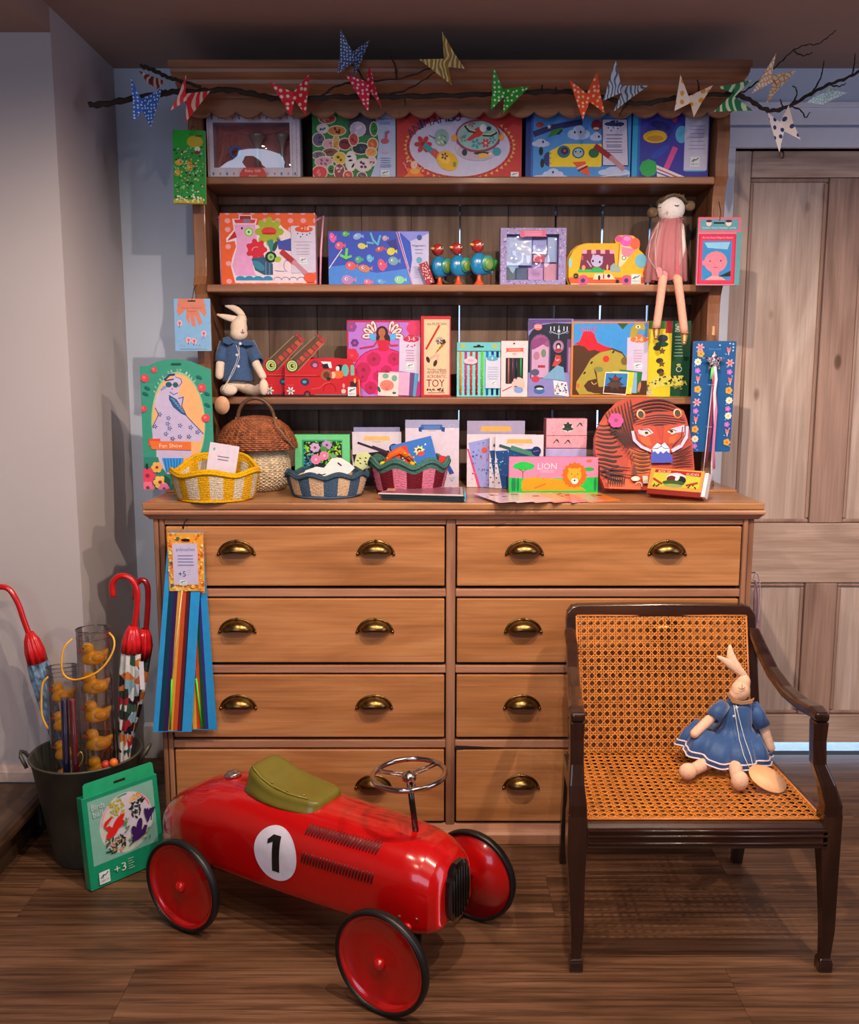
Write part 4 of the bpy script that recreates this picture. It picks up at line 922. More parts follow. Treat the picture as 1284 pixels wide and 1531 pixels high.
fr = (789, 477, 856, 594); A = Art(fr, 780, 470, 6.42, 0x8a88cc)
A.p(0x1c2038, [(60, 210), (100, 150), (180, 105), (300, 85), (470, 90), (470, 400), (470, 560), (60, 560)]); A.p(0x5a4880, [(60, 50), (470, 50), (470, 75), (200, 85), (60, 160)])
A.r(0x5a5078, 80, 300, 272, 620); A.e(0x5a5078, 175, 300, 96, 110); A.r(0xc09ac8, 95, 310, 258, 610); A.e(0x9a5088, 175, 290, 82, 90); A.p(0x8a4080, [(90, 250), (190, 220), (250, 240), (200, 300), (95, 340)]); A.p(0xc8a0c8, [(95, 350), (200, 290), (250, 320), (250, 610), (95, 610)]); A.e(0x688870, 208, 375, 24, 40); A.e(0xb07898, 140, 400, 30, 40); A.r(0xa83048, 155, 490, 225, 515); A.e(0x505878, 130, 560, 40, 34); A.e(0xc83858, 135, 625, 40, 32)
for x in (272, 305, 350, 398, 428): A.r(0xd8e4f0, x-4, 118, x+4, 160); A.ring(0x8898b0, x, 165, 14, 20, 4, 0, 180, 6)
A.l(0xa8b8d0, [(265, 165), (350, 195), (435, 165)], 6); A.l(0xa8b8d0, [(350, 110), (350, 235)], 6); A.e(0xc8d8e8, 350, 160, 12)
A.e(0x88648c, 348, 310, 54, 62); A.e(0xb088b0, 348, 310, 44, 52); A.e(0x301c28, 348, 305, 26, 32); A.e(0xe8d0d0, 348, 315, 14, 20); A.e(0xa82840, 348, 345, 34, 16)
A.p(0xc04048, [(290, 500), (330, 400), (370, 400), (380, 450), (340, 500)]); A.e(0xe8b8b0, 340, 425, 22, 24); A.p(0xc04048, [(320, 390), (375, 395), (360, 430), (325, 440)]); A.p(0x78a8d0, [(200, 620), (340, 490), (400, 510), (420, 640)]); A.e(0xf07080, 150, 122, 40, 32); A.ln(0xf8d8d8, 120, 180, (108, 124), 6, 0); A.e(0x6048a0, 170, 75, 90, 14)
A.p(0xe8e4f0, [(305, 635), (435, 655), (460, 795), (320, 775)]); A.dots([0x8a6ac0, 0x304080, 0xc04868, 0x409080], 320, 660, 440, 770, 26, 9); A.e(0x3a70b8, 172, 735, 52, 30); A.e(0x182838, 170, 705, 48, 22); A.e(0xe8e0c8, 175, 718, 34, 10)
A.r(0x6a4888, 430, 240, 470, 560); A.r(0xb080b8, 445, 320, 470, 560)
card('princess_box', 'lilac and navy box with a chandelier and a princess in blue, third shelf', 'toy box', fr, SEC, A, 0x5a5898, .03, z=S3)
A = Art((812, 477, 962, 500), 0, 0, 1, 0x5a5a90)
card('flat_box', 'plain purple box edge showing above and behind the dinosaur box', 'toy box', (815, 478, 962, 560), SEC+.062, A, 0x4a4a80, .02, z=S3)

fr = (853.5, 481, 968, 594); A = Art(fr, 780, 470, 6.42, 0xe88434)
A.r(0x3c96e4, 490, 85, 1200, 640); A.p(0x52301c, [(490, 300), (600, 290), (720, 350), (850, 320), (960, 360), (1000, 420), (1000, 780), (490, 780)]); A.r(0x52301c, 1000, 560, 1210, 780)
A.p(0xe01c34, [(490, 290), (550, 260), (580, 180), (590, 165), (660, 165), (690, 190), (720, 270), (800, 310), (870, 325), (760, 365), (700, 340), (640, 350), (600, 310), (540, 295)])
for k in range(9): x = 580+k*13; A.l(0xd01c30, [(x, 180), (x+(k-4)*9, 125)], 5)
g = 0xb0a040
A.p(g, [(530, 650), (600, 540), (660, 430), (740, 370), (860, 340), (960, 380), (1000, 440), (1010, 320), (1040, 130), (1080, 90), (1160, 90), (1180, 140), (1100, 190), (1090, 300), (1060, 520), (900, 600), (780, 700), (740, 700), (720, 560), (690, 520), (720, 620), (640, 640), (600, 690), (640, 745), (780, 770), (560, 775), (525, 720)])
A.p(0x52301c, [(600, 690), (640, 640), (730, 640), (745, 700), (900, 770), (700, 762), (630, 735)]); A.e(0x808850, 740, 530, 44, 26, 10); A.e(0xe83828, 808, 430, 32); A.e(0xe86830, 545, 690, 16, 26)
for x, y in ((670, 465), (605, 565), (875, 362)): A.e(0x302818, x, y, 16, 9, -50)
A.e(0x78602c, 985, 450, 34, 40); A.e(0xf0f0e0, 1105, 122, 24, 15); A.e(0x202018, 1105, 122, 9); A.p(0x305828, [(905, 88), (1010, 88), (960, 145)]); A.e(0x5a9ad0, 1140, 175, 40, 30); A.ring(0xf0c060, 700, 650, 24, 24, 6, 20, 180, 8)
A.p(0xcfc6ea, [(1005, 225), (1205, 220), (1215, 640), (1010, 640)]); A.cl(0xe87840, 1120, 235, 160, 80); A.t('3-6', 1118, 238, 44, 0xf8e0c8); A.ln(0xd09098, 1065, 1155, (345, 372, 398, 422, 450), 6); A.logo(1080, 470, 75, 55)
for q, c in ((((940, 530), (1160, 555), (1140, 760), (960, 745)), 0x2a7a38), (((900, 545), (1110, 560), (1110, 760), (930, 760)), 0x88b8e0), (((870, 545), (1080, 560), (1060, 770), (900, 765)), 0xf0d820)): A.p(c, q)
A.p(0xf0ecd8, [(805, 555), (1030, 560), (1010, 780), (785, 765)]); A.p(0x3080c8, [(812, 565), (1020, 570), (1012, 700), (800, 690)]); A.p(0x401c20, [(800, 690), (1012, 700), (1004, 770), (792, 757)]); A.star(0x383c38, 900, 660, 90, .5, 7); A.e(0x584030, 900, 680, 70, 26); A.e(0x902c38, 905, 620, 30, 18); A.e(0xe88060, 1135, 700, 14, 50, 10); A.e(0xe8e0a0, 1050, 730, 9, 30)
card('dinosaur_box', 'orange framed craft box with a green dinosaur and red volcano, third shelf', 'toy box', fr, SEC-.008, A, 0xd07828, .035, z=S3)

fr = (967, 480, 1031, 597); A = Art(fr, 950, 280, 6.125, 0xe8d028)
A.r(0x104830, 325, 1200, 500, 1530+410); A.r(0x3a7a38, 110, 1200, 330, 1300); A.r(0xa83030, 265, 1220, 325, 1340); A.e(0x283850, 240, 1390, 50, 36); A.e(0x1c4830, 235, 1445, 60, 26); A.t('DINO', 375, 1290, 50, 0xe0e8d8, w=75, rot=-90); A.ln(0x88a890, 350, 430, (1370, 1400, 1430, 1460, 1490, 1520, 1550), 9)
for y in (1480, 1600, 1700): A.e(0x38342c, 150+(y % 90), y, 34, 26); A.star(0x6a5030, 240, y+30, 36, .5, 5)
A.ring(0xd0e0d0, 400, 1680, 24, 24, 6); A.e(0xc0b040, 395, 1640, 20, 12); A.p(0xd8d060, [(160, 1750), (440, 1740), (480, 1830), (140, 1860)]); A.dots([0x2c3820, 0x8a8a30, 0xf0e860], 150, 1750, 470, 1860, 40, 14); A.dots([0x6a6868, 0xc8c8c0], 110, 1800, 170, 1930, 16, 12)
card('dinosaur_pack', 'yellow and dark green cellophane dinosaur pack under the hanging doll legs', 'toy pack', fr, SEC+.004, A, 0x1c5c38, .025, z=S3)
# ============================================================ ON THE WORKTOP
ZC = CT + .0005
m_str = mat(0xd8d4cc, .7)
def base_on(px, py, z=ZC): return onz(px, py, z)

# fan dress-up card
fr = (213, 541, 321, 738); A = Art(fr, 205, 530, 6.96)
arch = [(62, 1446), (45, 130), (130, 120), (220, 80), (330, 55), (440, 50), (560, 70), (680, 120), (780, 160), (800, 1446)]
A.p(0x3a9c86, arch); A.r(0x2c8a78, 60, 1100, 800, 1470)
A.e(0xa8c89a, 430, 730, 280, 545, n=40); A.e(0xf4b880, 430, 740, 268, 530, n=40)
A.r(0xcdbfe8, 195, 1020, 560, 1100); A.p(0xcdbfe8, [(195, 1030), (500, 1030), (430, 1290), (300, 1280), (230, 1180)]); A.p(0x3aa0f0, [(250, 1110), (480, 1110), (440, 1280), (290, 1260)])
for k in range(6): A.l(0x1c60c8, [(280+k*32, 1115), (300+k*26, 1270)], 9)
A.p(0xcbbfe8, [(160, 930), (160, 780), (230, 640), (190, 580), (200, 470), (250, 380), (330, 360), (430, 420), (500, 460), (470, 560), (520, 660), (620, 760), (690, 850), (660, 930)])
A.e(0xcdbfe8, 390, 340, 70, 80); A.p(0xcdbfe8, [(400, 225), (470, 260), (470, 320), (430, 350), (360, 300)]); A.l(0x2c4a9a, [(410, 240), (465, 260), (478, 300), (440, 345)], 7); A.l(0x24407c, [(300, 270), (350, 220), (400, 215)], 22); A.l(0x24407c, [(305, 280), (390, 265)], 14)
A.e(0x2c6470, 340, 322, 32, 30); A.e(0x2c6470, 410, 325, 28, 30); A.l(0x24407c, [(310, 320), (440, 325)], 6); A.e(0xe06880, 375, 368, 12, 8); A.l(0x24407c, [(320, 340), (262, 380)], 10); A.e(0x8a9ae0, 290, 355, 30, 16, -35)
A.l(0x24407c, [(350, 400), (390, 430), (430, 410)], 7); A.p(0x2c5c94, [(340, 430), (420, 480), (520, 660), (460, 630), (380, 560), (340, 480)])
for k in range(6): A.l(0x8fc0d8, [(360+k*20, 470+k*26), (400+k*20, 490+k*26)], 6)
A.l(0x24407c, [(440, 470), (490, 455), (470, 550), (520, 660), (690, 850)], 8); A.l(0x24407c, [(160, 780), (230, 640), (195, 570)], 7)
for x, y in ((330, 680), (320, 740), (340, 790), (300, 850), (450, 760), (445, 880), (560, 780), (630, 830), (190, 770), (240, 640), (540, 880), (370, 900)): A.fl(0x34509c, x, y, 26, 5, 0xcdbfe8, .35)
A.p(0xe85038, [(120, 900), (240, 900), (240, 940), (120, 980)]); A.p(0xf07838, [(130, 925), (560, 935), (560, 1025), (150, 1015)]); A.t('Fan Show', 350, 975, 44, 0xf8e0d0, w=240)
for ch, k in zip('dress me up like me', range(19)): 
    a = radians(-142+k*5.9); 
    if ch != ' ': A.t(ch, 430+305*cos(a), 760+590*sin(a), 30, 0xc8e8d8, rot=math.degrees(a)+90, w=16)
for x, y, r_ in ((98, 255, 44), (195, 165, 32), (685, 355, 44), (75, 580, 36), (720, 680, 44)): A.e(0xe04858, x, y, r_, r_, n=10); A.e(0xf07080, x-8, y-8, r_*.4, n=8)
for x, y in ((100, 420), (660, 245), (120, 360), (740, 420), (740, 540)): A.e(0x1f6a6a, x, y, 34, 16, 30)
for x, y, r_, c in ((100, 1300, 85, 0xe84868), (100, 1430, 70, 0xf07898), (200, 1210, 60, 0xf0b860), (230, 1370, 70, 0xf8c868), (270, 1440, 60, 0xf078b0)): A.fl(c, x, y, r_, 6, 0xa02848, .8)
A.p(0x1c5a50, [(280, 1290), (340, 1340), (330, 1400), (270, 1370)]); A.e(0x103c38, 97, 1200, 14, 36)
A.r(0x1c5a50, 372, 92, 478, 112, 10)
card('dress_up_fan_card', 'tall turquoise arched card with lady in sunglasses, standing at dresser left end', 'toy card', fr, .222, A, 0x2c8a78, .004, z=ZC+.008, Ytop=.245, outline=arch, bev=0)

# mosaic frame
fr = (441, 650, 523, 732); A = Art(fr, 430, 640, 9.877, 0x74dc94)
A.r(0x3aa878, 215, 180, 810, 700); A.r(0x1c2c38, 240, 205, 800, 700)
A.dots([0x58c828, 0x90e040, 0xc8e038], 240, 205, 800, 420, 90, 18); A.dots([0x2878b8, 0x38a8b8, 0x1c6c8a, 0x58c0c0], 240, 340, 420, 680, 60, 16); A.dots([0x58c828, 0xd8d038, 0x48a848], 480, 320, 800, 560, 50, 20)
A.fl(0xd8b0e0, 410, 300, 75, 7, 0x9a4878, .7); A.fl(0xc8a0d8, 585, 260, 75, 7, 0x8a4080, .7); A.e(0x48a040, 540, 320, 60, 40, 20); A.fl(0xf088b8, 545, 425, 72, 10, 0xf8c8dc, .6); A.fl(0xf088b8, 420, 485, 78, 10, 0xf8c8dc, .6); A.e(0x78b088, 680, 440, 46, 40, 30)
card('mosaic_frame_box', 'green framed bead mosaic picture behind blue striped bowl', 'toy box', fr, .36, A, 0x4ab878, .03, z=ZC)

def writing_set(fr, Y, name, label, cover, ban, side=0xd4cce4, th=.006, badge=True, group=None, top=None):
    """white sleeve with a ribbon banner and a patterned notebook printed on it; 1284-wide crop units"""
    A = Art(fr, 0, 0, 1, 0xe4d8e8); x0, y0, x1, y1 = fr; w_, h_ = x1-x0, y1-y0
    if top: A.r(top, x0, y0, x1, y0+h_*.2)
    cx = x0+w_*.5; A.p(ban, [(cx-w_*.25, y0+h_*.08), (cx+w_*.25, y0+h_*.08), (cx+w_*.27, y0+h_*.16), (cx-w_*.27, y0+h_*.16)]); A.ln(0x8a7a80, cx-w_*.1, cx+w_*.1, (y0+h_*.18,), .5)
    cover(A, x0, y0, w_, h_)
    if badge: A.e(0x1c3068, x1-w_*.15, y0+h_*.3, w_*.1, w_*.1); A.l(0x8aa0d0, [(x1-w_*.21, y0+h_*.31), (x1-w_*.1, y0+h_*.29)], .7)
    return card(name, label, 'stationery pack', fr, Y, A, side, th, z=ZC, group=group)
def cov_dark(A, x, y, w_, h_):
    A.p(0x281c30, [(x, y+h_*.42), (x+w_*.75, y+h_*.34), (x+w_, y+h_), (x+w_*.1, y+h_)]); A.dots([0xe8e0e8, 0xb0a0c8, 0x8a6a90], x, y+h_*.44, x+w_*.8, y+h_, 46, 1.0); A.e(0xc8d098, x+w_*.5, y+h_*.6, 9, 12, 20); A.dots([0x202820], x+w_*.4, y+h_*.5, x+w_*.6, y+h_*.7, 10, 1.2); A.l(0x281830, [(x+w_*.12, y+h_*.2), (x+w_*.62, y+h_*.36)], 3.2); A.l(0x3a2c40, [(x+w_*.42, y+h_*.28), (x+w_*.82, y+h_*.42)], 5)
writing_set((527, 646, 600, 734), .372, 'stationery_pack', 'white pack with dark spotted notebook, behind the blue and pink striped bowls', cov_dark, 0xf0c878, th=.004)
A = Art((529, 639, 598, 734), 0, 0, 1, 0x9494c0); A.r(0x9494c0, 0, 0, 2000, 2000)
out = [(529, 734), (529, 642.5), (548, 642.5), (548, 639), (575, 639), (575, 642.5), (598, 642.5), (598, 734)]
card('stationery_pack', 'lilac backing card with hanging tab, just behind the dark spotted notebook pack', 'stationery pack', (529, 639, 598, 734), .385, A, 0x9494c0, .003, z=ZC, outline=out, bev=0)

fr = (606, 628, 686, 731); A = Art(fr, 520, 630, 7.133, 0xe0d4ea)
A.r(0xa8a8d0, 600, -20, 1200, 75); A.p(0x3468b8, [(780, 38), (1005, 38), (1005, 95), (780, 95)]); A.p(0x284c9a, [(755, 70), (785, 60), (790, 118), (755, 110)]); A.p(0x284c9a, [(1000, 60), (1035, 70), (1030, 118), (995, 110)]); A.ln(0x88a8e0, 800, 990, (52, 68, 82), 5); A.ln(0xa090a8, 850, 940, (103,), 5); A.e(0xe8e4f4, 1108, 88, 28, 18); A.ring(0xc0c0e0, 1108, 65, 32, 32, 6, 180, 360, 8)
A.p(0x2a58b8, [(1060, 430), (1135, 570), (1085, 585), (1060, 520)]); A.e(0xf0d080, 1070, 430, 12, 22); A.p(0x8aa0e0, [(1080, 620), (1140, 615), (1110, 665)]); A.e(0xd0c8f0, 1110, 630, 20, 14)
card('art_pad', 'tall white pad with blue ribbon banner, behind pink striped bowl', 'art pad', fr, .345, A, 0xa0a0c8, .006, z=ZC)
def cov_lil(A, x, y, w_, h_):
    A.p(0x9aa4e8, [(x+w_*.02, y+h_*.33), (x+w_*.5, y+h_*.24), (x+w_*.9, y+h_), (x+w_*.2, y+h_)]); A.p(0xe8488a, [(x, y+h_*.42), (x+w_*.03, y+h_*.42), (x+w_*.24, y+h_), (x+w_*.19, y+h_)])
    A.dots([0x3a5cc0, 0xe05080, 0x6a4ab0, 0x4a90b0, 0xe87868], x+w_*.08, y+h_*.32, x+w_*.6, y+h_*.98, 60, 1.5); A.e(0xe85840, x+w_*.3, y+h_*.44, 4, 4.5)
writing_set((698, 629.5, 784, 731), .34, 'stationery_pack', 'lilac flowered notebook pack with grey top, right of tall white pad', cov_lil, 0xe8b060, badge=False, top=0xa8a0c4)
def cov_blue(A, x, y, w_, h_):
    A.p(0x1c4c90, [(x, y+h_*.3), (x+w_*.9, y+h_*.25), (x+w_, y+h_), (x+w_*.15, y+h_)]); A.dots([0xa0c8e8, 0x5070b8, 0x183050, 0x4a8a80], x, y+h_*.3, x+w_*.7, y+h_, 60, 1.3); A.l(0x2c5c58, [(x+w_*.1, y+h_*.2), (x+w_*.6, y+h_*.34)], 4.5); A.l(0x4a8a78, [(x+w_*.35, y+h_*.24), (x+w_*.8, y+h_*.37)], 7)
writing_set((731.5, 650, 800, 733), .322, 'stationery_pack', 'white and blue notebook pack, rear of the two beside the lilac pack', cov_blue, 0xf0b868, badge=False, th=.005)
writing_set((740, 650.5, 812, 734), .308, 'stationery_pack', 'white and blue notebook pack with dark round badge, behind the LION box', cov_blue, 0xf0b868, th=.006)

# pink jewellery box on a lilac box
fr = (815, 671, 876, 733); X, zb, W, H, le = geo(fr, .35, ZC)
tag(obj('lilac_box', MB().box((-W/2, 0, 0), (W/2, .07, H)), mat(0xb4a8e0, .5), loc=(X, .35, ZC), bevel=.001), 'plain lilac box under the pink drawer box', 'box')
b = MB().box((-W*.3, -.0006, H-.014), (W*.3, -.0002, H-.008), 0xd03070); 
zt = ZC+H+.0006
jx = X+.001; JW = W*.5
jb = thing('jewellery_box', 'small pink flowered jewellery box with a drawer, on top of lilac box', 'box', (jx, .352, zt))
H2 = at(846, 626, .352).z - zt
obj('case', MB().box((-JW, .003, 0), (JW, .07, H2)), mat(0xe0889c, .4), jb, bevel=.001)
for z0, z1, nm in ((.002, H2*.42, 'drawer'), (H2*.44, H2-.001, 'lid')):
    d = obj(nm, MB().box((-JW+.001, 0, z0), (JW-.001, .003, z1)), mat(0xeea2b4, .4), jb, bevel=.0006)
K = Art((815, 626, 878, 671), 680, 590, 5.836); K.fr[0] += 8; 
for x, y in ((885, 405), (985, 410), (1090, 260)): K.l(0x34444c, [(x-25, y+20), (x, y-10), (x+25, y+15)], 7); K.e(0x34444c, x+8, y-6, 14, 7, 30)
K.e(0xd8e0d8, 985, 290, 50, 40); K.star(0x243c38, 985, 280, 46, .6, 6); K.e(0x384840, 985, 300, 50, 14); K.dots([0xc86880, 0xf0c0c8, 0xd8788c], 830, 210, 1150, 460, 70, 4)
obj('printed_front', K.build(JW*1.97, H2), m_print, jb, fix=False)

# the LION box
fr = (761, 684, 894, 736); A = Art(fr, 680, 590, 5.836, 0xee8cb4)
A.p(0x22c850, [(470, 720), (700, 730), (1250, 715), (1250, 850), (470, 850)]); A.e(0x22c850, 600, 625, 95, 35); A.e(0x22c850, 595, 605, 50, 20); A.l(0x8a5040, [(592, 720), (592, 670), (560, 648)], 8); A.l(0x8a5040, [(592, 680), (620, 650)], 6)
for x in (505, 520, 550, 1225): A.e(0x188a50, x, 780, 12, 60)
A.e(0x28b848, 1165, 650, 50, 18)
A.p(0xf8a020, [(580, 800), (610, 740), (700, 715), (900, 735), (1000, 740), (1150, 830), (590, 835)]); A.e(0xf8a020, 660, 770, 80, 50); A.l(0xe87818, [(700, 810), (790, 775)], 14)
A.e(0xf07020, 1042, 700, 104, 92, n=14); A.star(0xf07020, 1042, 700, 112, .88, 16); A.e(0xf8b030, 1042, 700, 62, 60); A.e(0xf8b030, 1000, 650, 14); A.e(0xf8b030, 1085, 650, 14); A.e(0xf8f0f0, 1045, 750, 32, 26); A.e(0x302028, 1045, 745, 9, 7); A.l(0x503028, [(1045, 700), (1045, 738)], 4); A.e(0x302028, 1018, 690, 5, n=6); A.e(0x302028, 1070, 690, 5, n=6)
A.t('LION', 803, 625, 52, 0xf4e0ec, w=165); A.ln(0xf4c8dc, 740, 870, (660, 672), 4); A.e(0xe86850, 1168, 580, 26, 13)
card('lion_box', 'long low pink and green box lettered LION with an orange lion', 'toy box', fr, .205, A, 0xd07898, .03, z=ZC)

# the tiger puzzle box: outline of a crouched tiger, leaning back
fr = (889, 601, 1036, 740); A = Art(fr, 880, 595, 7.133)
tig = [(150, 1010), (110, 900), (105, 780), (60, 620), (70, 450), (110, 330), (190, 210), (310, 90), (430, 45), (560, 35), (720, 40), (850, 70), (960, 140), (1030, 180), (1060, 270), (1085, 420), (1105, 620), (1110, 790), (1110, 1010), (600, 1030), (350, 1020)]
A.p(0xb8402c, tig); A.p(0xd05030, [(120, 330), (300, 200), (420, 560), (460, 700), (460, 880), (380, 900), (440, 600), (330, 420)]); A.p(0xe07038, [(430, 600), (620, 620), (660, 760), (620, 870), (480, 870)]); A.p(0xd8683c, [(160, 930), (350, 900), (520, 960), (540, 1020), (200, 1015)])
dk = 0x24101a
rnt = random.Random(11)
for k in range(13):     # back stripes, curved round the hunched back
    t_ = k/12; x = 90+t_*20; y = 330+t_*540
    A.c(dk, [(70+abs(k-5)*5, y+rnt.uniform(-14, 14)), (160, y+18), (250, y+30+(k-6)*4), (350-rnt.uniform(0, 70), y+18+(k-6)*8)], 20+(k % 3)*4)
for k in range(9):
    x = 190+k*34; A.c(dk, [(x, 210-k*18), (x+34-k*2, 300-k*8), (x+90-k*4, 420+k*6), (x+200-k*14, 580)], 17)
for k in range(7):
    y = 70+k*38; A.c(dk, [(450+k*6, y+80-k*2), (600, y+22), (780, y), (940+k*8, y+44)], 16)
A.p(0xb83c2c, [(470, 350), (560, 250), (700, 200), (900, 200), (1030, 330), (1040, 470), (960, 600), (820, 660), (640, 640), (500, 540)])
for k in range(5): y = 225+k*26; A.c(dk, [(490-k*5, y+76), (620, y+34), (760, y+14), (900, y+26), (1030, y+50)], 14)
A.p(0xc2452c, [(470, 350), (700, 352), (760, 540), (640, 600), (500, 540)]); A.p(0xc2452c, [(800, 350), (1030, 330), (1000, 500), (860, 560), (780, 540)])
for x, y in ((562, 232), (955, 222)): A.e(0xe87838, x, y, 50, 52); A.e(0xf0d0b0, x-4, y-8, 40, 44); A.e(0x4a3c28, x, y, 32, 40)
A.p(0xd0c4e4, [(520, 400), (640, 385), (690, 430), (600, 470), (530, 440)]); A.p(0xd0c4e4, [(850, 420), (880, 385), (1020, 345), (1010, 420), (930, 430), (880, 450)]); A.e(0xf0e0a0, 610, 432, 46, 16); A.e(0xf0e0a0, 878, 418, 42, 15); A.e(0x181820, 612, 432, 20, 14); A.e(0x181820, 880, 416, 18, 14); A.l(dk, [(550, 400), (630, 398), (660, 430)], 8); A.l(dk, [(850, 410), (890, 395), (930, 410)], 8)
A.p(0xe06028, [(540, 470), (640, 480), (660, 570), (560, 560)]); A.p(0xe06028, [(850, 480), (950, 450), (900, 540), (840, 540)])
A.l(0xd0c4e4, [(465, 420), (480, 510), (550, 580), (640, 620)], 30); A.l(0xd0c4e4, [(1045, 370), (1030, 480), (970, 570), (880, 620)], 38); A.l(dk, [(490, 420), (520, 510), (600, 575)], 8); A.l(dk, [(1000, 370), (980, 480), (880, 580)], 10); A.l(dk, [(1032, 350), (1025, 450), (960, 560)], 7)
A.p(0xe8e0f4, [(660, 600), (720, 540), (760, 560), (800, 535), (850, 600), (840, 660), (680, 665)]); A.p(0xa03028, [(730, 540), (790, 540), (760, 565)]); A.l(dk, [(665, 600), (720, 600), (760, 575), (800, 600), (850, 595)], 6); A.l(dk, [(760, 560), (760, 580)], 5)
for k in range(5): A.c(dk, [(870, 650+k*34), (960, 630+k*36), (1080, 570+k*50)], 15)
for k in range(6): A.c(dk, [(430+k*5, 596+k*46), (540, 640+k*40), (630, 634+k*38)], 14)
A.p(0x3c50c0, [(650, 650), (690, 630), (720, 660), (750, 630), (775, 655), (810, 625), (840, 650), (870, 680), (870, 750), (640, 755)])
A.fl(0xc84898, 290, 300, 80, 6, 0xa02870, .9); A.p(0x281c20, [(215, 370), (290, 400), (250, 430)])
for k in range(10): A.l(dk, [(245+k*22, 440+k*32), (290+k*20, 430+k*28)], 11)
for k in range(8): A.l(dk, [(190+k*24, 900), (175+k*24, 975)], 12)
A.l(dk, [(110, 840), (300, 800), (420, 810)], 12); A.l(dk, [(120, 900), (240, 860), (440, 890)], 10); A.e(0xe8e0d0, 470, 920, 46, 26); A.ring(0xe8c8b8, 500, 990, 34, 34, 8, 200, 380, 8); A.r(0xd8ccb8, 545, 890, 600, 970)
A.p(0x5c3430, [(460, 740), (490, 880), (440, 880)])
card('tiger_puzzle_box', 'large orange tiger shaped puzzle box leaning back, right end of worktop', 'puzzle box', fr, .175, A, 0xa83824, .03, z=ZC, Ytop=.27, outline=tig)

# sliding box of slides, propped up on its long edge
p0 = onz(966, 744, ZC); p1 = onz(1046, 751, ZC)
ang = atan2(p1.y-p0.y, p1.x-p0.x); L_ = (p1-p0).length
bx = thing('matchbox_toy', 'orange sliding box lettered BOX OF SLIDES, front of the tiger', 'toy box', ((p0.x+p1.x)/2, (p0.y+p1.y)/2, ZC), rot=(radians(-22), 0, ang)); bx.location.z += .0122
Hb = .072
obj('sleeve', MB().box((-L_/2, 0, 0), (L_/2, .03, Hb)), mat(0x8a2420, .4), bx, bevel=.0008)
obj('tray', MB().box((-L_/2+.004, .003, .003), (L_/2+.010, .027, Hb-.003)), mat(0xd8d4dc, .5), bx, bevel=.0008)
A = Art((966, 702, 1050, 748), 880, 595, 7.133); A.fr = [600, 770, 1200, 1110]
A.r(0xf0a048, 600, 770, 1200, 1110); A.r(0xc8c840, 640, 830, 1170, 1000); A.p(0xb01c24, [(650, 785), (1165, 790), (1165, 850), (1000, 840), (830, 820), (650, 825)]); A.t('BOX OF', 760, 808, 28, 0xf0e0c8, w=140); A.t('SLIDES', 1075, 822, 28, 0xf0e0c8, w=140)
A.e(0xe8d8e0, 900, 890, 110, 75); A.e(0x6a2420, 850, 900, 55, 44); A.e(0x181828, 950, 910, 65, 56); A.e(0xe8e0e8, 915, 885, 22, 40, 20); A.e(0x3a5a28, 880, 950, 125, 36); A.e(0x90a858, 880, 985, 110, 24); A.l(0xb02c24, [(650, 910), (750, 970)], 26); A.l(0xb02c24, [(1030, 970), (1140, 930)], 26); A.r(0x8a2018, 600, 1045, 1200, 1110); A.dots([0x3a2018], 650, 960, 740, 1010, 8, 10); A.dots([0x3a2018], 1050, 960, 1140, 1010, 8, 10)
obj('printed_front', A.build(L_, Hb), m_print, bx, fix=False)

# flat packets: a stack of five by the pink bowl, a spread of cards by the LION box
rs = random.Random(4)
for k in range(5):
    fx = [(566, 744), (694, 750), (682, 731), (592, 731)]
    P = [onz(x, y, ZC) for x, y in ((572-k*1.5, 748), (694, 751), (690, 738), (594, 738))]
    cx = sum(p.x for p in P)/4; cy = sum(p.y for p in P)/4
    pts = [((p.x-cx), (p.y-cy)) for p in P]
    t = obj('flat_packet', MB().prism(pts, 0, .0028, ax='Z'), mat(0x203038 if k < 4 else 0xe0c8cc, .25, coat=.6), loc=(cx, cy, ZC+.0014+.0038*k), rot=(0, 0, rs.uniform(-.03, .03)))
    tag(t, 'flat dark edged packet in stack before the pink bowl, ' + ('lowest', 'second from the bottom', 'middle one', 'second from the top', 'topmost, pink face')[k], 'packet', 'flat packets stacked by the pink bowl')
    pr = MB(); ip = [(x*.93, y*.85) for x, y in pts]; pr.add([(x, y, .0031) for x, y in ip], [(0, 1, 2, 3)], 0x9a5c74); pr.add([(lerp(ip[0][0], ip[1][0], u), lerp(ip[0][1], ip[3][1], .5)+v, .00325) for u, v in ((.05, -.03), (.16, -.03), (.16, .03), (.05, .03))], [(0, 1, 2, 3)], 0xe8a898)
    if k == 4: obj('printed_face', pr, printmat('glossy', .35, .2), t)
    e1, e2 = Vector((*pts[1], .0014)), Vector((*pts[2], .0014))
    b = MB().tube([e1+Vector((.003, 0, 0)), (e1+e2)/2+Vector((.006, 0, 0)), e2+Vector((.003, 0, 0))], .0016, 6); obj('blue_fold', b, mat(0x58b8e0, .3, coat=.5), t)
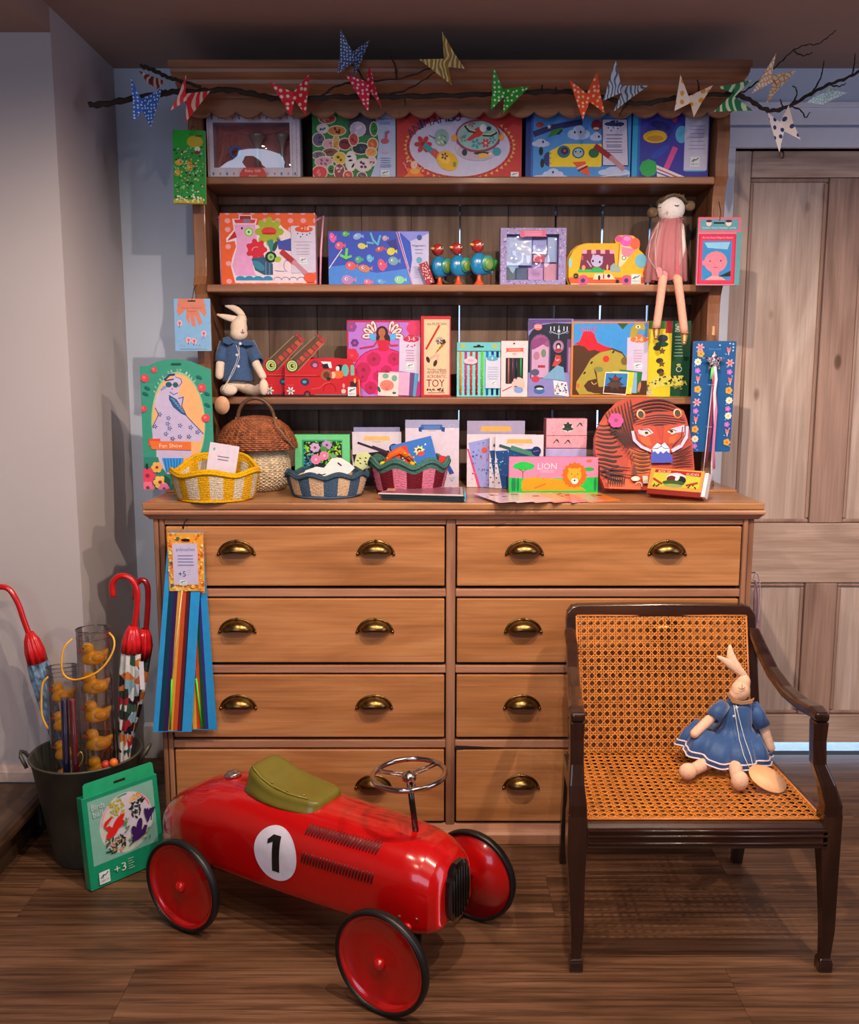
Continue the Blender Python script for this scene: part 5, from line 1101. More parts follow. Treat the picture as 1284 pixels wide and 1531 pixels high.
for k in range(6):
    ox_ = k*26; q = [(706+ox_, 738), (746+ox_*1.05, 752), (800+ox_*.98, 748), (778+ox_*.9, 737)]
    zz = ZC+.0012*(5-k)
    P = [onz(x, y, zz) for x, y in q]; cx = sum(p.x for p in P)/4; cy = sum(p.y for p in P)/4; pts = [(p.x-cx, p.y-cy) for p in P]
    c = (0xe8c0cc, 0xd8b8c8, 0xe8a898, 0xe07880, 0xe890a0, 0xf08838)[k]
    t = obj('flat_card', MB().prism(pts, 0, .0009, ax='Z'), mat(c, .3, coat=.5), loc=(cx, cy, zz+.0001))
    tag(t, ('pale card, leftmost of the fan in front of LION box, printed with black figures', 'pinkish card second from the left in the fan before the LION box', 'peach card third from the left in the fan before the LION box', 'coral card fourth from left in the fan before the LION box', 'rose card fifth from left in the fan before the LION box', 'orange card, rightmost of the fan between LION box and tiger')[k], 'card', 'cards fanned flat in front of the LION box')
    pr = MB()
    for j in range(9):
        u, v = rs.uniform(.08, .5), rs.uniform(.1, .85); x = lerp(lerp(pts[0][0], pts[1][0], u), lerp(pts[3][0], pts[2][0], u), v); y = lerp(lerp(pts[0][1], pts[1][1], u), lerp(pts[3][1], pts[2][1], u), v)
        w2, h2 = rs.uniform(.003, .011), rs.uniform(.003, .007); pr.add([(x-w2, y-h2, .00105+j*1e-5), (x+w2, y-h2, .00105+j*1e-5), (x+w2, y+h2, .00105+j*1e-5), (x-w2, y+h2, .00105+j*1e-5)], [(0, 1, 2, 3)], rs.choice([0x201820, 0xc04858, 0xd08090, 0x402838, 0xe8b060]))
    obj('printed_face', pr, m_print, t)

# ------------------------------------------------------------ woven bowls
def wavy(a, n, amp): return amp*(.5+.5*cos(a*n))**.8
SYF = .84
def bowl(name, label, cxp, yfront, R0, R1, Hh, cols, nstripe, rimc, waves, amp, ph=0, tilt=0, fold=0, band=0.18):
    """jute bowl: outer and inner skin built from stacked cords; stripes are colour blocks dyed in the cord"""
    c0 = onz(cxp, yfront, ZC); cy = c0.y + R0*SYF
    t = thing(name, label, 'bowl', (at(cxp, 720, cy).x, cy, ZC))
    n = 120; rows = 13; vs = []; ring = []
    def P(a, v, off=0):
        top = Hh - amp + wavy(a+ph, waves, amp)*1.0 + fold*max(0, sin(a))**2
        z = .002 + top*v; r = lerp(R0, R1, v**.7) - off
        return r*cos(a), r*sin(a)*SYF, z
    b = MB()
    for skin, off in ((0, 0), (1, .006)):
        vs = []; 
        for j in range(rows*3+1):
            v = j/(rows*3)
            for i in range(n):
                a = 2*pi*i/n; bulge = .0016*abs(sin(pi*j/3)) + .0007*sin(a*90+pi*(j//3)); x, y, z = P(a, v, off - (bulge if not skin else -bulge)); vs.append((x, y, z))
        k0 = len(b.v); b.add(vs, [])
        for j in range(rows*3):
            v = (j+.5)/(rows*3)
            for i in range(n):
                a = 2*pi*(i+.5)/n; s_ = int(((a/(2*pi))*nstripe*2+1000+ph) % 2); col = cols[s_] if (v > .08 or band == 0) and v < 1-band else (rimc if v >= 1-band else cols[0])
                q = (k0+j*n+i, k0+j*n+(i+1) % n, k0+(j+1)*n+(i+1) % n, k0+(j+1)*n+i)
                b.f.append(q if not skin else q[::-1]); b.c.append(col); b.m.append(0); b.sm.append(True)
    m, nt, bs = newmat('jute_'+name) if ('jute_'+name) not in MC else (MC['jute_'+name], None, None)
    if nt:
        MC['jute_'+name] = m; a_ = N(nt, 'ShaderNodeAttribute', attribute_name='Col'); f = noise_tex(nt, objco(nt, (1, 1, 1), False), 320, 2); v_ = ramp(nt, f, [(.35, (.6, .6, .6)), (.65, (1, 1, 1))])
        nt.links.new(mixc(nt, a_.outputs['Color'], v_, 1.0, 'MULTIPLY'), bs.inputs['Base Color']); bs.inputs['Roughness'].default_value = .9; bs.inputs['Specular IOR Level'].default_value = .15; bump(nt, bs, f, .8, .003)
    obj('woven_wall', b, m, t, fix=False)
    b = MB().lathe([(0, .001), (R0-.002, .001), (R0-.002, .005), (0, .005)], 40, col=cols[0]); obj('base', b, m, t)
    b = MB(); b.tube([P(2*pi*i/n, 1.0, .003) for i in range(n)], .0052, 8, closed=True, col=rimc); b.tube([Vector(P(2*pi*i/n, .93, -.002)) for i in range(n)], .004, 6, closed=True, col=rimc); obj('cord_rim', b, m, t, fix=False)
    return t, cy
# yellow bowl
ty, yc = bowl('yellow_bowl', 'yellow and white striped jute bowl at the left end of the worktop', 322, 752, .098, .118, .082, (0xe0a818, 0xd8c8b4), 11, 0xe8b010, 5, .012, ph=.3, fold=.038, band=.16)
fr = (306, 664, 350, 699); A = Art(fr, 200, 560, 4.938, 0xe0d4e8); A.ln(0x8a7a98, 590, 680, (575, 590), 6); A.e(0x80b0a0, 560, 545, 8)
card('price_card', 'small white price card standing in the yellow striped bowl', 'card', fr, yc+.02, A, 0xd8d0dc, .0015, z=ZC+.052, Ytop=yc+.03, rz=0, roll=.16)
rs = random.Random(9)
TL = ['flat dark purple disc in the yellow bowl', 'bent pale pink roll in the yellow bowl', 'round pale pink ball in the yellow bowl', 'flat cream disc in the yellow bowl', 'bent green roll in the yellow bowl', 'round teal ball in the yellow bowl', 'flat orange-red disc in the yellow bowl', 'bent white roll in the yellow bowl', 'round mustard ball in the yellow bowl']
TC = [0x6a4050, 0xf0b8a8, 0xe8c8c8, 0xe8d0c0, 0x60a870, 0x58a088, 0xd05038, 0xf0e0e8, 0xd8a040]
for k in range(9):
    a = rs.uniform(0, 6.28); r_ = rs.uniform(.0, .065); x, y = r_*cos(a), r_*sin(a)*.8-.01
    b = MB(); 
    if k % 3 == 0: b.lathe([(0, -.004), (.012, -.004), (.013, 0), (.012, .004), (0, .004)], 12, col=TC[k]); nm, ct = 'toy_disc', 'small toy'
    elif k % 3 == 1: b.tube([(-.014, 0, 0), (0, .003, .003), (.014, 0, 0)], [.004, .006, .004], 8, col=TC[k]); nm, ct = 'toy_roll', 'small toy'
    else: b.ell((0, 0, 0), (.012, .009, .009), 10, col=TC[k]); nm, ct = 'toy_ball', 'small toy'
    o = obj(nm, b, m_print, loc=(ty.location.x+x, ty.location.y+y*.8, ZC+.056+.004*(k % 3)), rot=(rs.uniform(0, .6), rs.uniform(0, .6), rs.uniform(0, 3)))
    tag(o, TL[k], 'small toy', 'trinkets in the yellow bowl')
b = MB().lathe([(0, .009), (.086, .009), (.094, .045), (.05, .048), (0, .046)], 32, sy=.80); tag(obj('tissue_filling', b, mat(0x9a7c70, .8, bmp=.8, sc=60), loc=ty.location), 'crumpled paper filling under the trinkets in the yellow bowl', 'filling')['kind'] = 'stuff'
# blue-grey bowl
tb, yb = bowl('blue_bowl', 'slate blue and cream striped jute bowl beside the green framed picture', 489, 746, .092, .112, .066, (0x46607e, 0xd8b898), 9, 0x3c5468, 9, .010, ph=.5, band=.16)
b = MB()
pts = [(-.062, .0), (-.05, .022), (-.02, .034), (.0, .03), (.02, .06), (.045, .062), (.07, .045), (.085, .03), (.07, .012), (.03, .0), (0, -.008), (-.04, -.008)]
b.prism(pts, 0, .004, ax='Y'); b.T = None
o = tag(obj('felt_mask', b, mat(0xe8ccd0, .8), loc=(tb.location.x-.008, tb.location.y-.02, ZC+.052), rot=(radians(-35), 0, 0), bevel=.0012), 'pale pink soft mask shape with closed eyelashes, resting in the blue bowl', 'mask')
A = MB()
for x, z in ((-.03, .008), (-.004, .010)): A.tube([(x-.010, -.0006, z), (x, -.0006, z-.003), (x+.010, -.0006, z)], .0018, 6)
A.tube([(.038, -.0006, .045), (.048, -.0006, .036)], .0022, 6); obj('eyelashes', A, mat(0x30202c), o, kind='stuff')
b = MB().tube([(-.10, -.02, .052), (-.07, -.05, .056), (-.05, -.04, .05)], .006, 6, flat=.3); tag(obj('paper_slip', b, mat(0xe0d8dc), loc=tb.location), 'folded white paper slip at the left rim inside blue bowl', 'paper')
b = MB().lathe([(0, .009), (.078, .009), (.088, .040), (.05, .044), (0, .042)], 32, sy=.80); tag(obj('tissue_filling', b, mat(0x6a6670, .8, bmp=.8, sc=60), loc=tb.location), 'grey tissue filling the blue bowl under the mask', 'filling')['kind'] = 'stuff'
# pink bowl
tp, yp = bowl('pink_bowl', 'pink and maroon striped jute bowl with green rim, middle of the worktop', 612, 741, .090, .113, .098, (0x701c2c, 0xd87c9c), 8, 0x4c7a72, 7, .020, ph=.1, band=.26)
A = Art((600, 640, 664, 690), 520, 630, 7.133, 0x2470cc); A.fr = [610, 110, 1030, 350]
A.r(0x2470cc, 600, 100, 1040, 360); A.r(0xd83028, 600, 100, 745, 360); A.e(0x181820, 672, 235, 28, 50); A.e(0xe8d8d0, 672, 270, 14, 30)
A.star(0xe8e090, 865, 210, 66, .6, 8); A.e(0xd83848, 875, 250, 42, 26); A.e(0x301818, 865, 205, 24, 22); A.e(0xf0c8a0, 865, 215, 14, 12); A.e(0xf0f0f8, 945, 155, 9)
b = MB().box((-.055, 0, 0), (.055, .006, .058)); pc = obj('card_box', b, mat(0xc02820, .4), loc=(tp.location.x+.024, tp.location.y+.03, ZC+.080), rot=(radians(-14), radians(-14), 0))
tag(pc, 'red and blue printed card box standing tilted in the pink bowl', 'card box'); obj('printed_front', A.build(.110, .058), m_print, pc, fix=False)
b = MB(); b.tube([(-.06, .0, .0), (-.045, -.004, .022), (-.02, 0, .034), (0, .004, .018), (.012, 0, .004)], [.007, .010, .012, .010, .006], 8, col=0xf06020); b.ell((.015, -.012, .0), (.010, .010, .008), 10, col=0xf0c018); b.ell((-.068, -.008, -.002), (.009, .009, .008), 10, col=0xe8c818)
for k in range(7): b.ell((-.055+k*.012, -.008, .014+.014*sin(k*.5)), (.0035, .003, .004), 6, col=0xf8a030)
o = tag(obj('felt_dragon', b, mat(0xf06428, .7) and m_printm, loc=(tp.location.x-.004, tp.location.y-.055, ZC+.088), rot=(0, 0, 0)), 'orange felt creature with yellow tips arching inside pink bowl', 'soft toy')
b = MB().tube([(-.045, -.012, .0), (0, -.012, .022), (.03, -.012, -.012)], .0032, 6, flat=.6); tag(obj('dark_band', b, mat(0x402028, .6), loc=(tp.location.x+.0, tp.location.y-.06, ZC+.086)), 'dark band lying over the orange felt creature in pink bowl', 'band')
b = MB().prism([(-.03, -.02), (-.034, .012), (-.012, .03), (.012, .02), (.02, -.005), (.0, -.024)], 0, .004, ax='Y'); o = tag(obj('felt_leaf', b, mat(0xc8d098, .7), loc=(tp.location.x-.122, tp.location.y+.0, ZC+.084), rot=(0, .4, 0), bevel=.001), 'cream spotted felt leaf on the left rim of the pink bowl', 'felt toy')
A = MB()
for x, z in ((-.02, .005), (-.006, .012), (-.014, -.008), (.002, -.004), (-.004, .002), (.006, .010), (-.024, -.004)): A.ell((x, -.0006, z), (.0035, .0008, .0018), 6)
obj('spots', A, mat(0x243028), o, kind='stuff')
b = MB(); b.ell((0, 0, 0), (.020, .012, .012), 12); tag(obj('green_felt_ball', b, mat(0x2c5446, .8), loc=(tp.location.x-.092, tp.location.y+.01, ZC+.092)), 'dark green felt tuft behind cream spotted leaf on the pink bowl', 'felt toy')
b = MB().box((-.012, 0, 0), (.012, .004, .03)); tag(obj('red_card', b, mat(0xd02c30, .4), loc=(tp.location.x+.092, tp.location.y+.035, ZC+.070), rot=(0, .2, 0)), 'plain red card sticking up at the right rim of pink bowl', 'card')
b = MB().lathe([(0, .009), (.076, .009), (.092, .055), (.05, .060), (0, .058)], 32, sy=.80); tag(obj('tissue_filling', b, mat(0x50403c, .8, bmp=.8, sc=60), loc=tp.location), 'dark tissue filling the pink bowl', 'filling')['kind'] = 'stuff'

# ------------------------------------------------------------ mushroom basket
MY = .296
mx = at(382, 690, MY).x + .005
ms = thing('mushroom_basket', 'wicker mushroom shaped basket with brown domed lid and pale round body', 'basket', (mx, MY, ZC)); ms.scale = (1.06,)*3
def wicker(prof, nst, rowh, rc, amp, mt, name, phase=0):
    """horizontal withies passing in front of and behind upright stakes"""
    b = MB(); L_ = [0]
    for (r0, z0), (r1, z1) in zip(prof[:-1], prof[1:]): L_.append(L_[-1]+sqrt((r1-r0)**2+(z1-z0)**2))
    nr = int(L_[-1]/rowh); n = nst*4
    def at_s(s_):
        for i in range(len(L_)-1):
            if s_ <= L_[i+1]+1e-9: t_ = (s_-L_[i])/(L_[i+1]-L_[i]); return lerp(prof[i][0], prof[i+1][0], t_), lerp(prof[i][1], prof[i+1][1], t_)
        return prof[-1]
    for k in range(nr):
        r, z = at_s((k+.5)*rowh)
        b.tube([((r+amp*cos(nst*2*pi*i/n/1.0*.5*2+pi*k))*cos(2*pi*i/n), (r+amp*cos(nst*2*pi*i/n+pi*k))*sin(2*pi*i/n), z) for i in range(n)], rc*random.uniform(.85, 1.12), 5, closed=True)
    o = obj(name, b, mt, ms, fix=False); o['kind'] = 'stuff'
    b = MB()
    for s_ in range(nst):
        a = 2*pi*s_/nst; b.tube([(at_s(L_[-1]*t_/10)[0]*cos(a), at_s(L_[-1]*t_/10)[0]*sin(a), at_s(L_[-1]*t_/10)[1]) for t_ in range(11)], rc*.9, 5)
    o = obj(name+'_stakes', b, mt, ms, fix=False); o['kind'] = 'stuff'
m_wd = mat(0x8a4c2c, .55, var=.45, sc=55); m_wp = mat(0xc8b498, .6, var=.22, sc=55)
wicker([(.066, .003), (.080, .018), (.0875, .045), (.086, .075), (.078, .102), (.070, .118)], 34, .0048, .0026, .0024, m_wp, 'body_weave')
obj('base', MB().lathe([(0, .001), (.066, .001), (.068, .006), (0, .006)], 32), m_wp, ms)
obj('inner_wall', MB().lathe([(.064, .004), (.078, .018), (.0855, .045), (.084, .075), (.076, .102), (.068, .118)], 32), mat(0x7a6248, .8), ms)
wicker([(.106, .112), (.107, .118), (.103, .135), (.095, .153), (.082, .171), (.062, .186), (.040, .195), (.012, .199)], 36, .0052, .0028, .0024, m_wd, 'lid_weave')
obj('lid_lining', MB().lathe([(.101, .114), (.100, .135), (.092, .152), (.079, .169), (.060, .183), (.038, .192), (0, .196)], 32), mat(0x4a2a1a, .8), ms)
b = MB(); b.tube([(.050*cos(a)-.0, -.012*sin(a), .186+.062*sin(a)) for a in [pi*i/20 for i in range(21)]], .0052, 8); obj('handle', b, mat(0x5a4030, .45, var=.3), ms)
for sx in (-1, 1): obj('handle_collar', MB().tube([(.050*sx, 0, .178), (.050*sx, 0, .197)], .0066, 8), mat(0xa08870, .5), ms)
b = MB(); b.tube([(.048, -.02, .215), (.065, -.07, .18), (.088, -.075, .15), (.1095, -.04, .115), (.104, -.03, .075)], .0028, 6, flat=.4); obj('strap', b, mat(0x7a5c48, .6), ms)
b = MB(); b.tube([(.004, -.082, .022), (.004, -.0875, .045), (.006, -.086, .066), (.018, -.082, .078), (.030, -.077, .074), (.036, -.0745, .056), (.037, -.073, .028)], .0022, 6); obj('little_door', b, mat(0xd8c8b0, .6), ms)
b = MB(); b.tube([(-.004, -.0875, .042), (.012, -.0905, .043), (.020, -.0875, .044)], .0016, 6); b.ell((.006, -.091, .044), (.003, .003, .003), 8); obj('latch', b, mat(0xb89878, .5), ms)

# ============================================================ HANGING CARDS
def string(o, pts, c=0x281c18, r=.0011):
    obj('hanging_string', MB().tube(pts, r, 5), mat(c, .6), o)
fr = (258, 195, 306, 305); A = Art(fr, 250, 185, 12.25, 0x20983c)
A.r(0x18a028, 100, 100, 660, 420); A.e(0xb8a828, 500, 330, 150, 110, 0, 12); A.r(0x6a4a20, 510, 205, 640, 240); A.e(0xd8e0d0, 545, 460, 55, 45); A.r(0x8a2430, 480, 505, 610, 550); A.e(0xd0a030, 205, 710, 80, 60); A.e(0xd0a030, 400, 770, 55, 110); A.e(0xd0a030, 170, 900, 60, 60)
A.dots([0xa8d888, 0xe0e8c8, 0x68c8a0, 0x184a30, 0x8a5a38, 0xd8c868, 0x281c20], 110, 440, 650, 1400, 190, 18); A.r(0xb8a840, 90, 1400, 650, 1490); A.dots([0xe8e8a8, 0xf0f0d0], 110, 1340, 640, 1440, 24, 20)
o, W, H = card('sticker_card', 'green card crowded with tiny animal stickers, hung from upper left post', 'toy card', fr, .292, A, 0xa8b060, .010, Ytop=.292, roll=.02)
string(o, [(.004, -.001, H-.012), (.006, .010, H+.012), (.006, .032, H+.018)])
fr = (261, 447, 315, 525); A = Art(fr, 200, 440, 3.567, 0x86b8e8)
A.p(0xd88470, [(240, 25), (375, 25), (390, 100), (380, 120), (345, 80), (350, 100), (365, 150), (350, 170), (325, 110), (330, 175), (310, 170), (300, 110), (298, 165), (280, 130), (282, 80), (245, 115), (230, 95)]); A.t('body ball spike', 312, 75, 9, 0x8a4048, w=100); A.t('fingers', 312, 92, 8, 0x8a4048, w=50)
for x, y in ((245, 155), (290, 245), (320, 250), (372, 210)): A.e(0xe8b8c8, x, y, 14, 16); A.e(0xc86878, x, y, 7, 8); A.l(0x303850, [(x, y+10), (x-4, y+24)], 3)
A.dots([0x98c8e8, 0xd06878, 0x6888c0], 225, 180, 405, 280, 20, 3); A.ln(0x7a88b0, 235, 395, (292,), 3)
o, W, H = card('hand_card', 'pale blue card printed with a coral hand, hung at left of third shelf', 'toy card', fr, .288, A, 0xc8d0d8, .004, Ytop=.292)
obj('hang_slot', MB().box((-.012, -.0012, H-.008), (.010, -.0007, H-.0045)), mat(0x181210), o); string(o, [(.0, -.001, H-.006), (.004, .012, H+.03), (.006, .03, H+.04)])
fr = (1042, 325, 1107, 427); A = Art(fr, 1040, 120, 4.03, 0x5a9ca8)
A.r(0xe0607c, 0, 820, 265, 915); A.r(0x5a9cb0, 22, 838, 250, 905); A.r(0xe87090, 8, 918, 240, 1235); A.r(0xc01c40, 15, 928, 240, 1228); A.r(0xd8305a, 24, 935, 232, 1222); A.r(0x2c88cc, 40, 968, 215, 1205); A.p(0x8ac8f0, [(50, 978), (205, 975), (190, 1020), (70, 1010)])
A.t('Funny Face Magnet Game', 130, 950, 11, 0xf8d8e0, w=180); A.t('FUNNY FACE MAGNET GAME', 135, 890, 10, 0xc8e0e8, w=200); A.e(0xf0d0c8, 72, 862, 16, 18); A.e(0xf0d0c8, 190, 862, 18, 18); A.e(0x402030, 72, 850, 18, 8); A.e(0x402030, 190, 850, 20, 8)
A.e(0xd88098, 122, 1095, 70, 65); A.e(0xd88098, 52, 1100, 10, 16); A.p(0xd88098, [(95, 1140), (150, 1140), (140, 1185), (105, 1185)]); A.p(0xe8a0a8, [(60, 1205), (100, 1180), (150, 1180), (190, 1205)]); A.e(0x282030, 88, 1090, 5, n=6); A.e(0x282030, 153, 1088, 5, n=6); A.l(0xa04860, [(110, 1128), (135, 1128)], 4); A.p(0x202428, [(140, 1185), (215, 1148), (215, 1182)]); A.r(0x0c0c10, 100, 856, 165, 866)
o, W, H = card('magnet_game_card', 'red and teal funny face magnet card, hung from upper right post', 'toy card', fr, .290, A, 0x4a8a98, .012, Ytop=.290)
string(o, [(-.002, -.001, H-.010), (.001, .0, H+.01), (.0, .02, H+.045)])
fr = (1035, 511, 1097, 676); A = Art(fr, 1030, 500, 6.375)
wo = [(20, 75), (30, 65), (420, 65), (432, 78), (410, 1105), (400, 1120), (30, 1120), (18, 1105)]
A.p(0x1c5c9c, wo); A.t('Fairy wand', 230, 142, 16, 0x6aa8e0, w=110)
seqL = [(90, 125, 0), (97, 185, 1), (72, 262, 2), (72, 345, 3), (78, 420, 4), (78, 522, 1), (75, 645, 0), (66, 730, 3), (70, 805, 4), (65, 903, 1), (68, 997, 2), (66, 1065, 3)]
seqR = [(360, 150, 4), (375, 272, 0), (374, 358, 3), (383, 435, 4), (373, 533, 1), (380, 628, 2), (370, 708, 3), (376, 775, 2), (366, 858, 3), (372, 925, 4), (372, 1028, 1)]
for x, y, k in seqL+seqR:
    if k == 0: A.fl(0xf0a8b8, x, y, 40, 6, 0xe86070, .4)
    elif k == 1: A.fl(0xf0a840, x, y, 34, 5, 0xd07030, .9)
    elif k == 2: A.fl(0xf0e8d8, x, y, 34, 8, 0xe8b840, .6)
    elif k == 3: A.fl(0xc870d8, x, y, 27, 5, 0xf0a0e0, .8)
    else: A.p(0xe87878, [(x-20, y-30), (x, y-12), (x+20, y-30), (x+14, y+20), (x-14, y+20)]); A.e(0xf0d0d8, x, y+28, 5, 22)
    A.e(0x58a8e8, x+(26 if k % 2 else -26), y+38, 11, 7, 30)
for x, y in ((368, 90), (398, 95), (400, 125), (398, 155), (272, 105), (95, 575)): A.e(0xa8d8f8, x, y, 9, n=6)
card('wand_card', 'tall dark blue card bordered with small flowers, hung at lower right post', 'toy card', fr, .282, A, 0x184c88, .003, Ytop=.29, outline=wo, bev=0)
# glittery star wand with ribbons in front of that card
sp = at(1068, 540, .268)
wd = thing('star_wand', 'glittery star wand with white and pink ribbons, on the dark blue card', 'toy wand', sp)
b = MB(); st_ = [((.030 if k % 2 == 0 else .014)*cos(radians(90+36*k)), (.030 if k % 2 == 0 else .014)*sin(radians(90+36*k))) for k in range(10)]
vs = [(x, 0, z) for x, z in st_] + [(0, -.007, 0), (0, .004, 0)]; b.add(vs, [(i, (i+1) % 10, 10) for i in range(10)] + [((i+1) % 10, i, 11) for i in range(10)])
def glitter():
    m, nt, bs = newmat('glitter'); vo = N(nt, 'ShaderNodeTexVoronoi'); vo.inputs['Scale'].default_value = 420; nt.links.new(objco(nt, (1, 1, 1), False), vo.inputs['Vector'])
    bw = N(nt, 'ShaderNodeSeparateColor'); nt.links.new(vo.outputs['Color'], bw.inputs[0])
    nt.links.new(ramp(nt, bw.outputs[0], [(.0, lin(0x100c18)), (.4, lin(0x3a2c40)), (.6, lin(0xc89aa8)), (.8, lin(0x8aa8c8)), (1, lin(0xf0e8f0))]), bs.inputs['Base Color']); bs.inputs['Roughness'].default_value = .3; bs.inputs['Metallic'].default_value = .3
    return m
obj('star', b, glitter(), wd)
b = MB(); b.tube([(0, .002, -.012), (-.004, .004, -.10), (-.012, .005, -.245), (-.018, .006, -.335)], .0014, 6); obj('stick', b, mat(0xe0d4dc, .4), wd)
for k, (c, pts) in enumerate(((0xe4e0ec, [(.002, 0, -.014), (.007, -.002, -.05), (.004, 0, -.09), (.010, .001, -.18), (.010, .012, -.29), (.012, .014, -.340)]), (0xe878a8, [(.004, .001, -.02), (.006, .002, -.09), (.011, 0, -.14), (.008, .001, -.24), (.014, .004, -.305)]), (0x8a1c48, [(.0, .002, -.016), (.0, .003, -.12), (-.002, .004, -.2), (-.010, .005, -.29)]), (0x78d868, [(-.004, .001, -.016), (-.006, .002, -.05)]))):
    obj('ribbon', MB().tube(pts, [.0042]*len(pts), 6, flat=.22, up=(0, 1, 0)), mat(c, .4, sheen=.3), wd, label=('white satin ribbon', 'pink satin ribbon', 'dark red ribbon', 'short green ribbon')[k])
for z in (-.066, -.185): obj('tie', MB().tube([(-.014, .006, z), (-.001, -.001, z), (.003, .004, z)], .0006, 4), mat(0xc8d8e8), wd)
# brass peg on the right post that carries the card
pk = at(1066, 500, .30); tag(obj('peg', MB().lathe([(.0001, .024), (.004, .022), (.0045, .002), (.006, 0), (.004, -.004), (.0001, -.005)], 10, c=tuple(pk)), mat(0xc09870, .4)), 'small pale wooden peg above the dark blue wand card', 'peg')

# kites hung from the worktop edge
def kite(name, label, px_top, px_bot, wt, wb, ytop, ybot, Y, stick, cols, header=True):
    T0, B0 = at(px_top, ytop, Y), at(px_bot, ybot, Y-.004)
    hw = wt/2*mpp(Y, .85); bw = wb/2*mpp(Y, .4)
    Lz = T0.z-B0.z; hz = .165*1.0
    t = thing(name, label, 'kite', (T0.x, Y, T0.z))
    cx = lambda s_: lerp(0, B0.x-T0.x, s_); wdt = lambda s_: lerp(hw, bw, s_)
    b = MB(); b.prism([(cx(0.0)-wdt(0), 0), (cx(0)+wdt(0), 0), (cx(1)+wdt(1), -Lz), (cx(1)-wdt(1), -Lz)], 0, .0025, ax='Y'); obj('blue_sleeve', b, mat(0x2c9ae0, .3, coat=.4), t)
    b = MB(); s0 = .26
    for k, (u0, u1, c) in enumerate(cols):
        b.add([(cx(s)+wdt(s)*u, -.0006-k*.00003, -Lz*s) for s, u in ((s0, u0), (s0, u1), (.995, u1), (.995, u0))], [(3, 2, 1, 0)], c)
    obj('printed_stripes', b, m_print, t, fix=False)
    if stick:
        b = MB(); b.tube([(cx(.2)+wdt(.2)*stick[0], -.002, -Lz*.24), (cx(.72)+wdt(.72)*stick[1], -.002, -Lz*.73)], .0016, 6); obj('stick', b, mat(0xe8d0a8, .5), t)
        b = MB(); b.tube([(cx(.72)+wdt(.72)*stick[1], -.0025, -Lz*.73), (cx(.99)+wdt(.99)*stick[2], -.0025, -Lz*.985)], .0026, 6); obj('green_tip', b, mat(0x3cd82c, .4), t)
    return t, Lz, hw
k2, L2, h2 = kite('kite_pack', 'blue kite pack with vertical rainbow stripes, rear of two, swung to the right', 286, 299, 34, 50, 800, 1092, BY-.026, (-.3, -.1, .1), [(-1, -.7, 0x2c9ae0), (-.7, -.45, 0x6a2050), (-.45, -.2, 0xe8b040), (-.2, .1, 0xd84820), (.1, .32, 0x145030), (.32, .5, 0x3c2c90), (.5, 1, 0x2c9ae0)])
A = Art((270, 800, 304, 882), 0, 0, 1, 0xf0a038); A.dots([0xe86828, 0xf0c858, 0xe8e0a0], 270, 800, 304, 882, 60, 3); obj('printed_header', A.build(h2*2.05, .155, mb=None), m_print, k2, loc=(0, -.001, -.155), fix=False)
k1, L1, h1 = kite('kite_pack', 'blue kite pack with orange header reading plus five, front of two on dresser', 278, 257, 52, 58, 795, 1095, BY-.040, (.0, -.22, -.1), [(-.72, -.45, 0x14405a), (-.45, -.22, 0x3a2260), (-.22, .02, 0xe8a840), (.02, .25, 0xd05828), (.25, .42, 0x6a1c28), (.42, .5, 0x1c2c48)])
A = Art((0, 0, 10, 10), 0, 0, 1); A.fr = [110, 100, 830, 1270]
A.r(0xf4a838, 110, 100, 830, 1270); A.dots([0xe87830, 0xf8d070, 0xe85828, 0xf0e090], 110, 100, 830, 1270, 150, 34); A.e(0x4a7060, 325, 215, 36); A.e(0x4a6a60, 175, 700, 30); A.e(0x4a6a60, 180, 1150, 34); A.e(0x181818, 480, 240, 90, 26)
A.r(0xf0b8b0, 205, 305, 715, 1140); A.r(0xcfc8ee, 225, 320, 700, 1120); A.t('polycochon', 470, 440, 90, 0x3a5c98, w=370); A.ln(0x8080b8, 290, 640, (545, 610, 670, 735), 22, .1); A.t('+5', 385, 920, 110, 0x30407c, w=150); A.ln(0xa8a0c8, 480, 560, (840, 885, 930), 8); A.logo(330, 1040, 150, 110)
obj('printed_header', A.build(h1*2.06, .155), m_print, k1, loc=(-.002, -.002, -.157), fix=False)
hkp = at(273, 788, BY-.05); tag(obj('kite_hook', MB().tube([(hkp.x, BY-.005, hkp.z+.012), (hkp.x, BY-.03, hkp.z+.01), (hkp.x, BY-.046, hkp.z-.006), (hkp.x, BY-.05, hkp.z+.004)], .0016, 6), mat(0x3a2c20, .4, .7)), 'small dark hook holding two kite packs under worktop edge', 'hook')
# ============================================================ SOFT TOYS
m_linen = mat(0xd8c4b4, .85, var=.06, sc=200, bmp=.5); m_linen2 = mat(0xe8bca0, .85, var=.06, sc=200, bmp=.5)
m_denim = mat(0x2c4c78, .8, var=.18, sc=220, bmp=.5, sheen=.3); m_denim2 = mat(0x244c84, .6, var=.12, sc=160, bmp=.3, sheen=.4)
m_tagw = mat(0xc89878, .6, var=.15, sc=30)
class WB(MB):
    def __init__(s, o): super().__init__(); s.T = Matrix.Translation((-o.location.x, -o.location.y, -o.location.z))
def chain(b, pts, rads, n=12, **k):
    """tapered limb with rounded ends through 3-D points"""
    P = [Vector(p) for p in pts]; b.ell(P[0], (rads[0],)*3, n, **k); b.ell(P[-1], (rads[-1],)*3, n, **k)
    q = []; r = []
    for i in range(len(P)-1):
        for j in range(5): t_ = j/5; q.append(P[i].lerp(P[i+1], t_)); r.append(lerp(rads[i], rads[i+1], t_))
    q.append(P[-1]); r.append(rads[-1]); b.tube(q, r, n, **k)
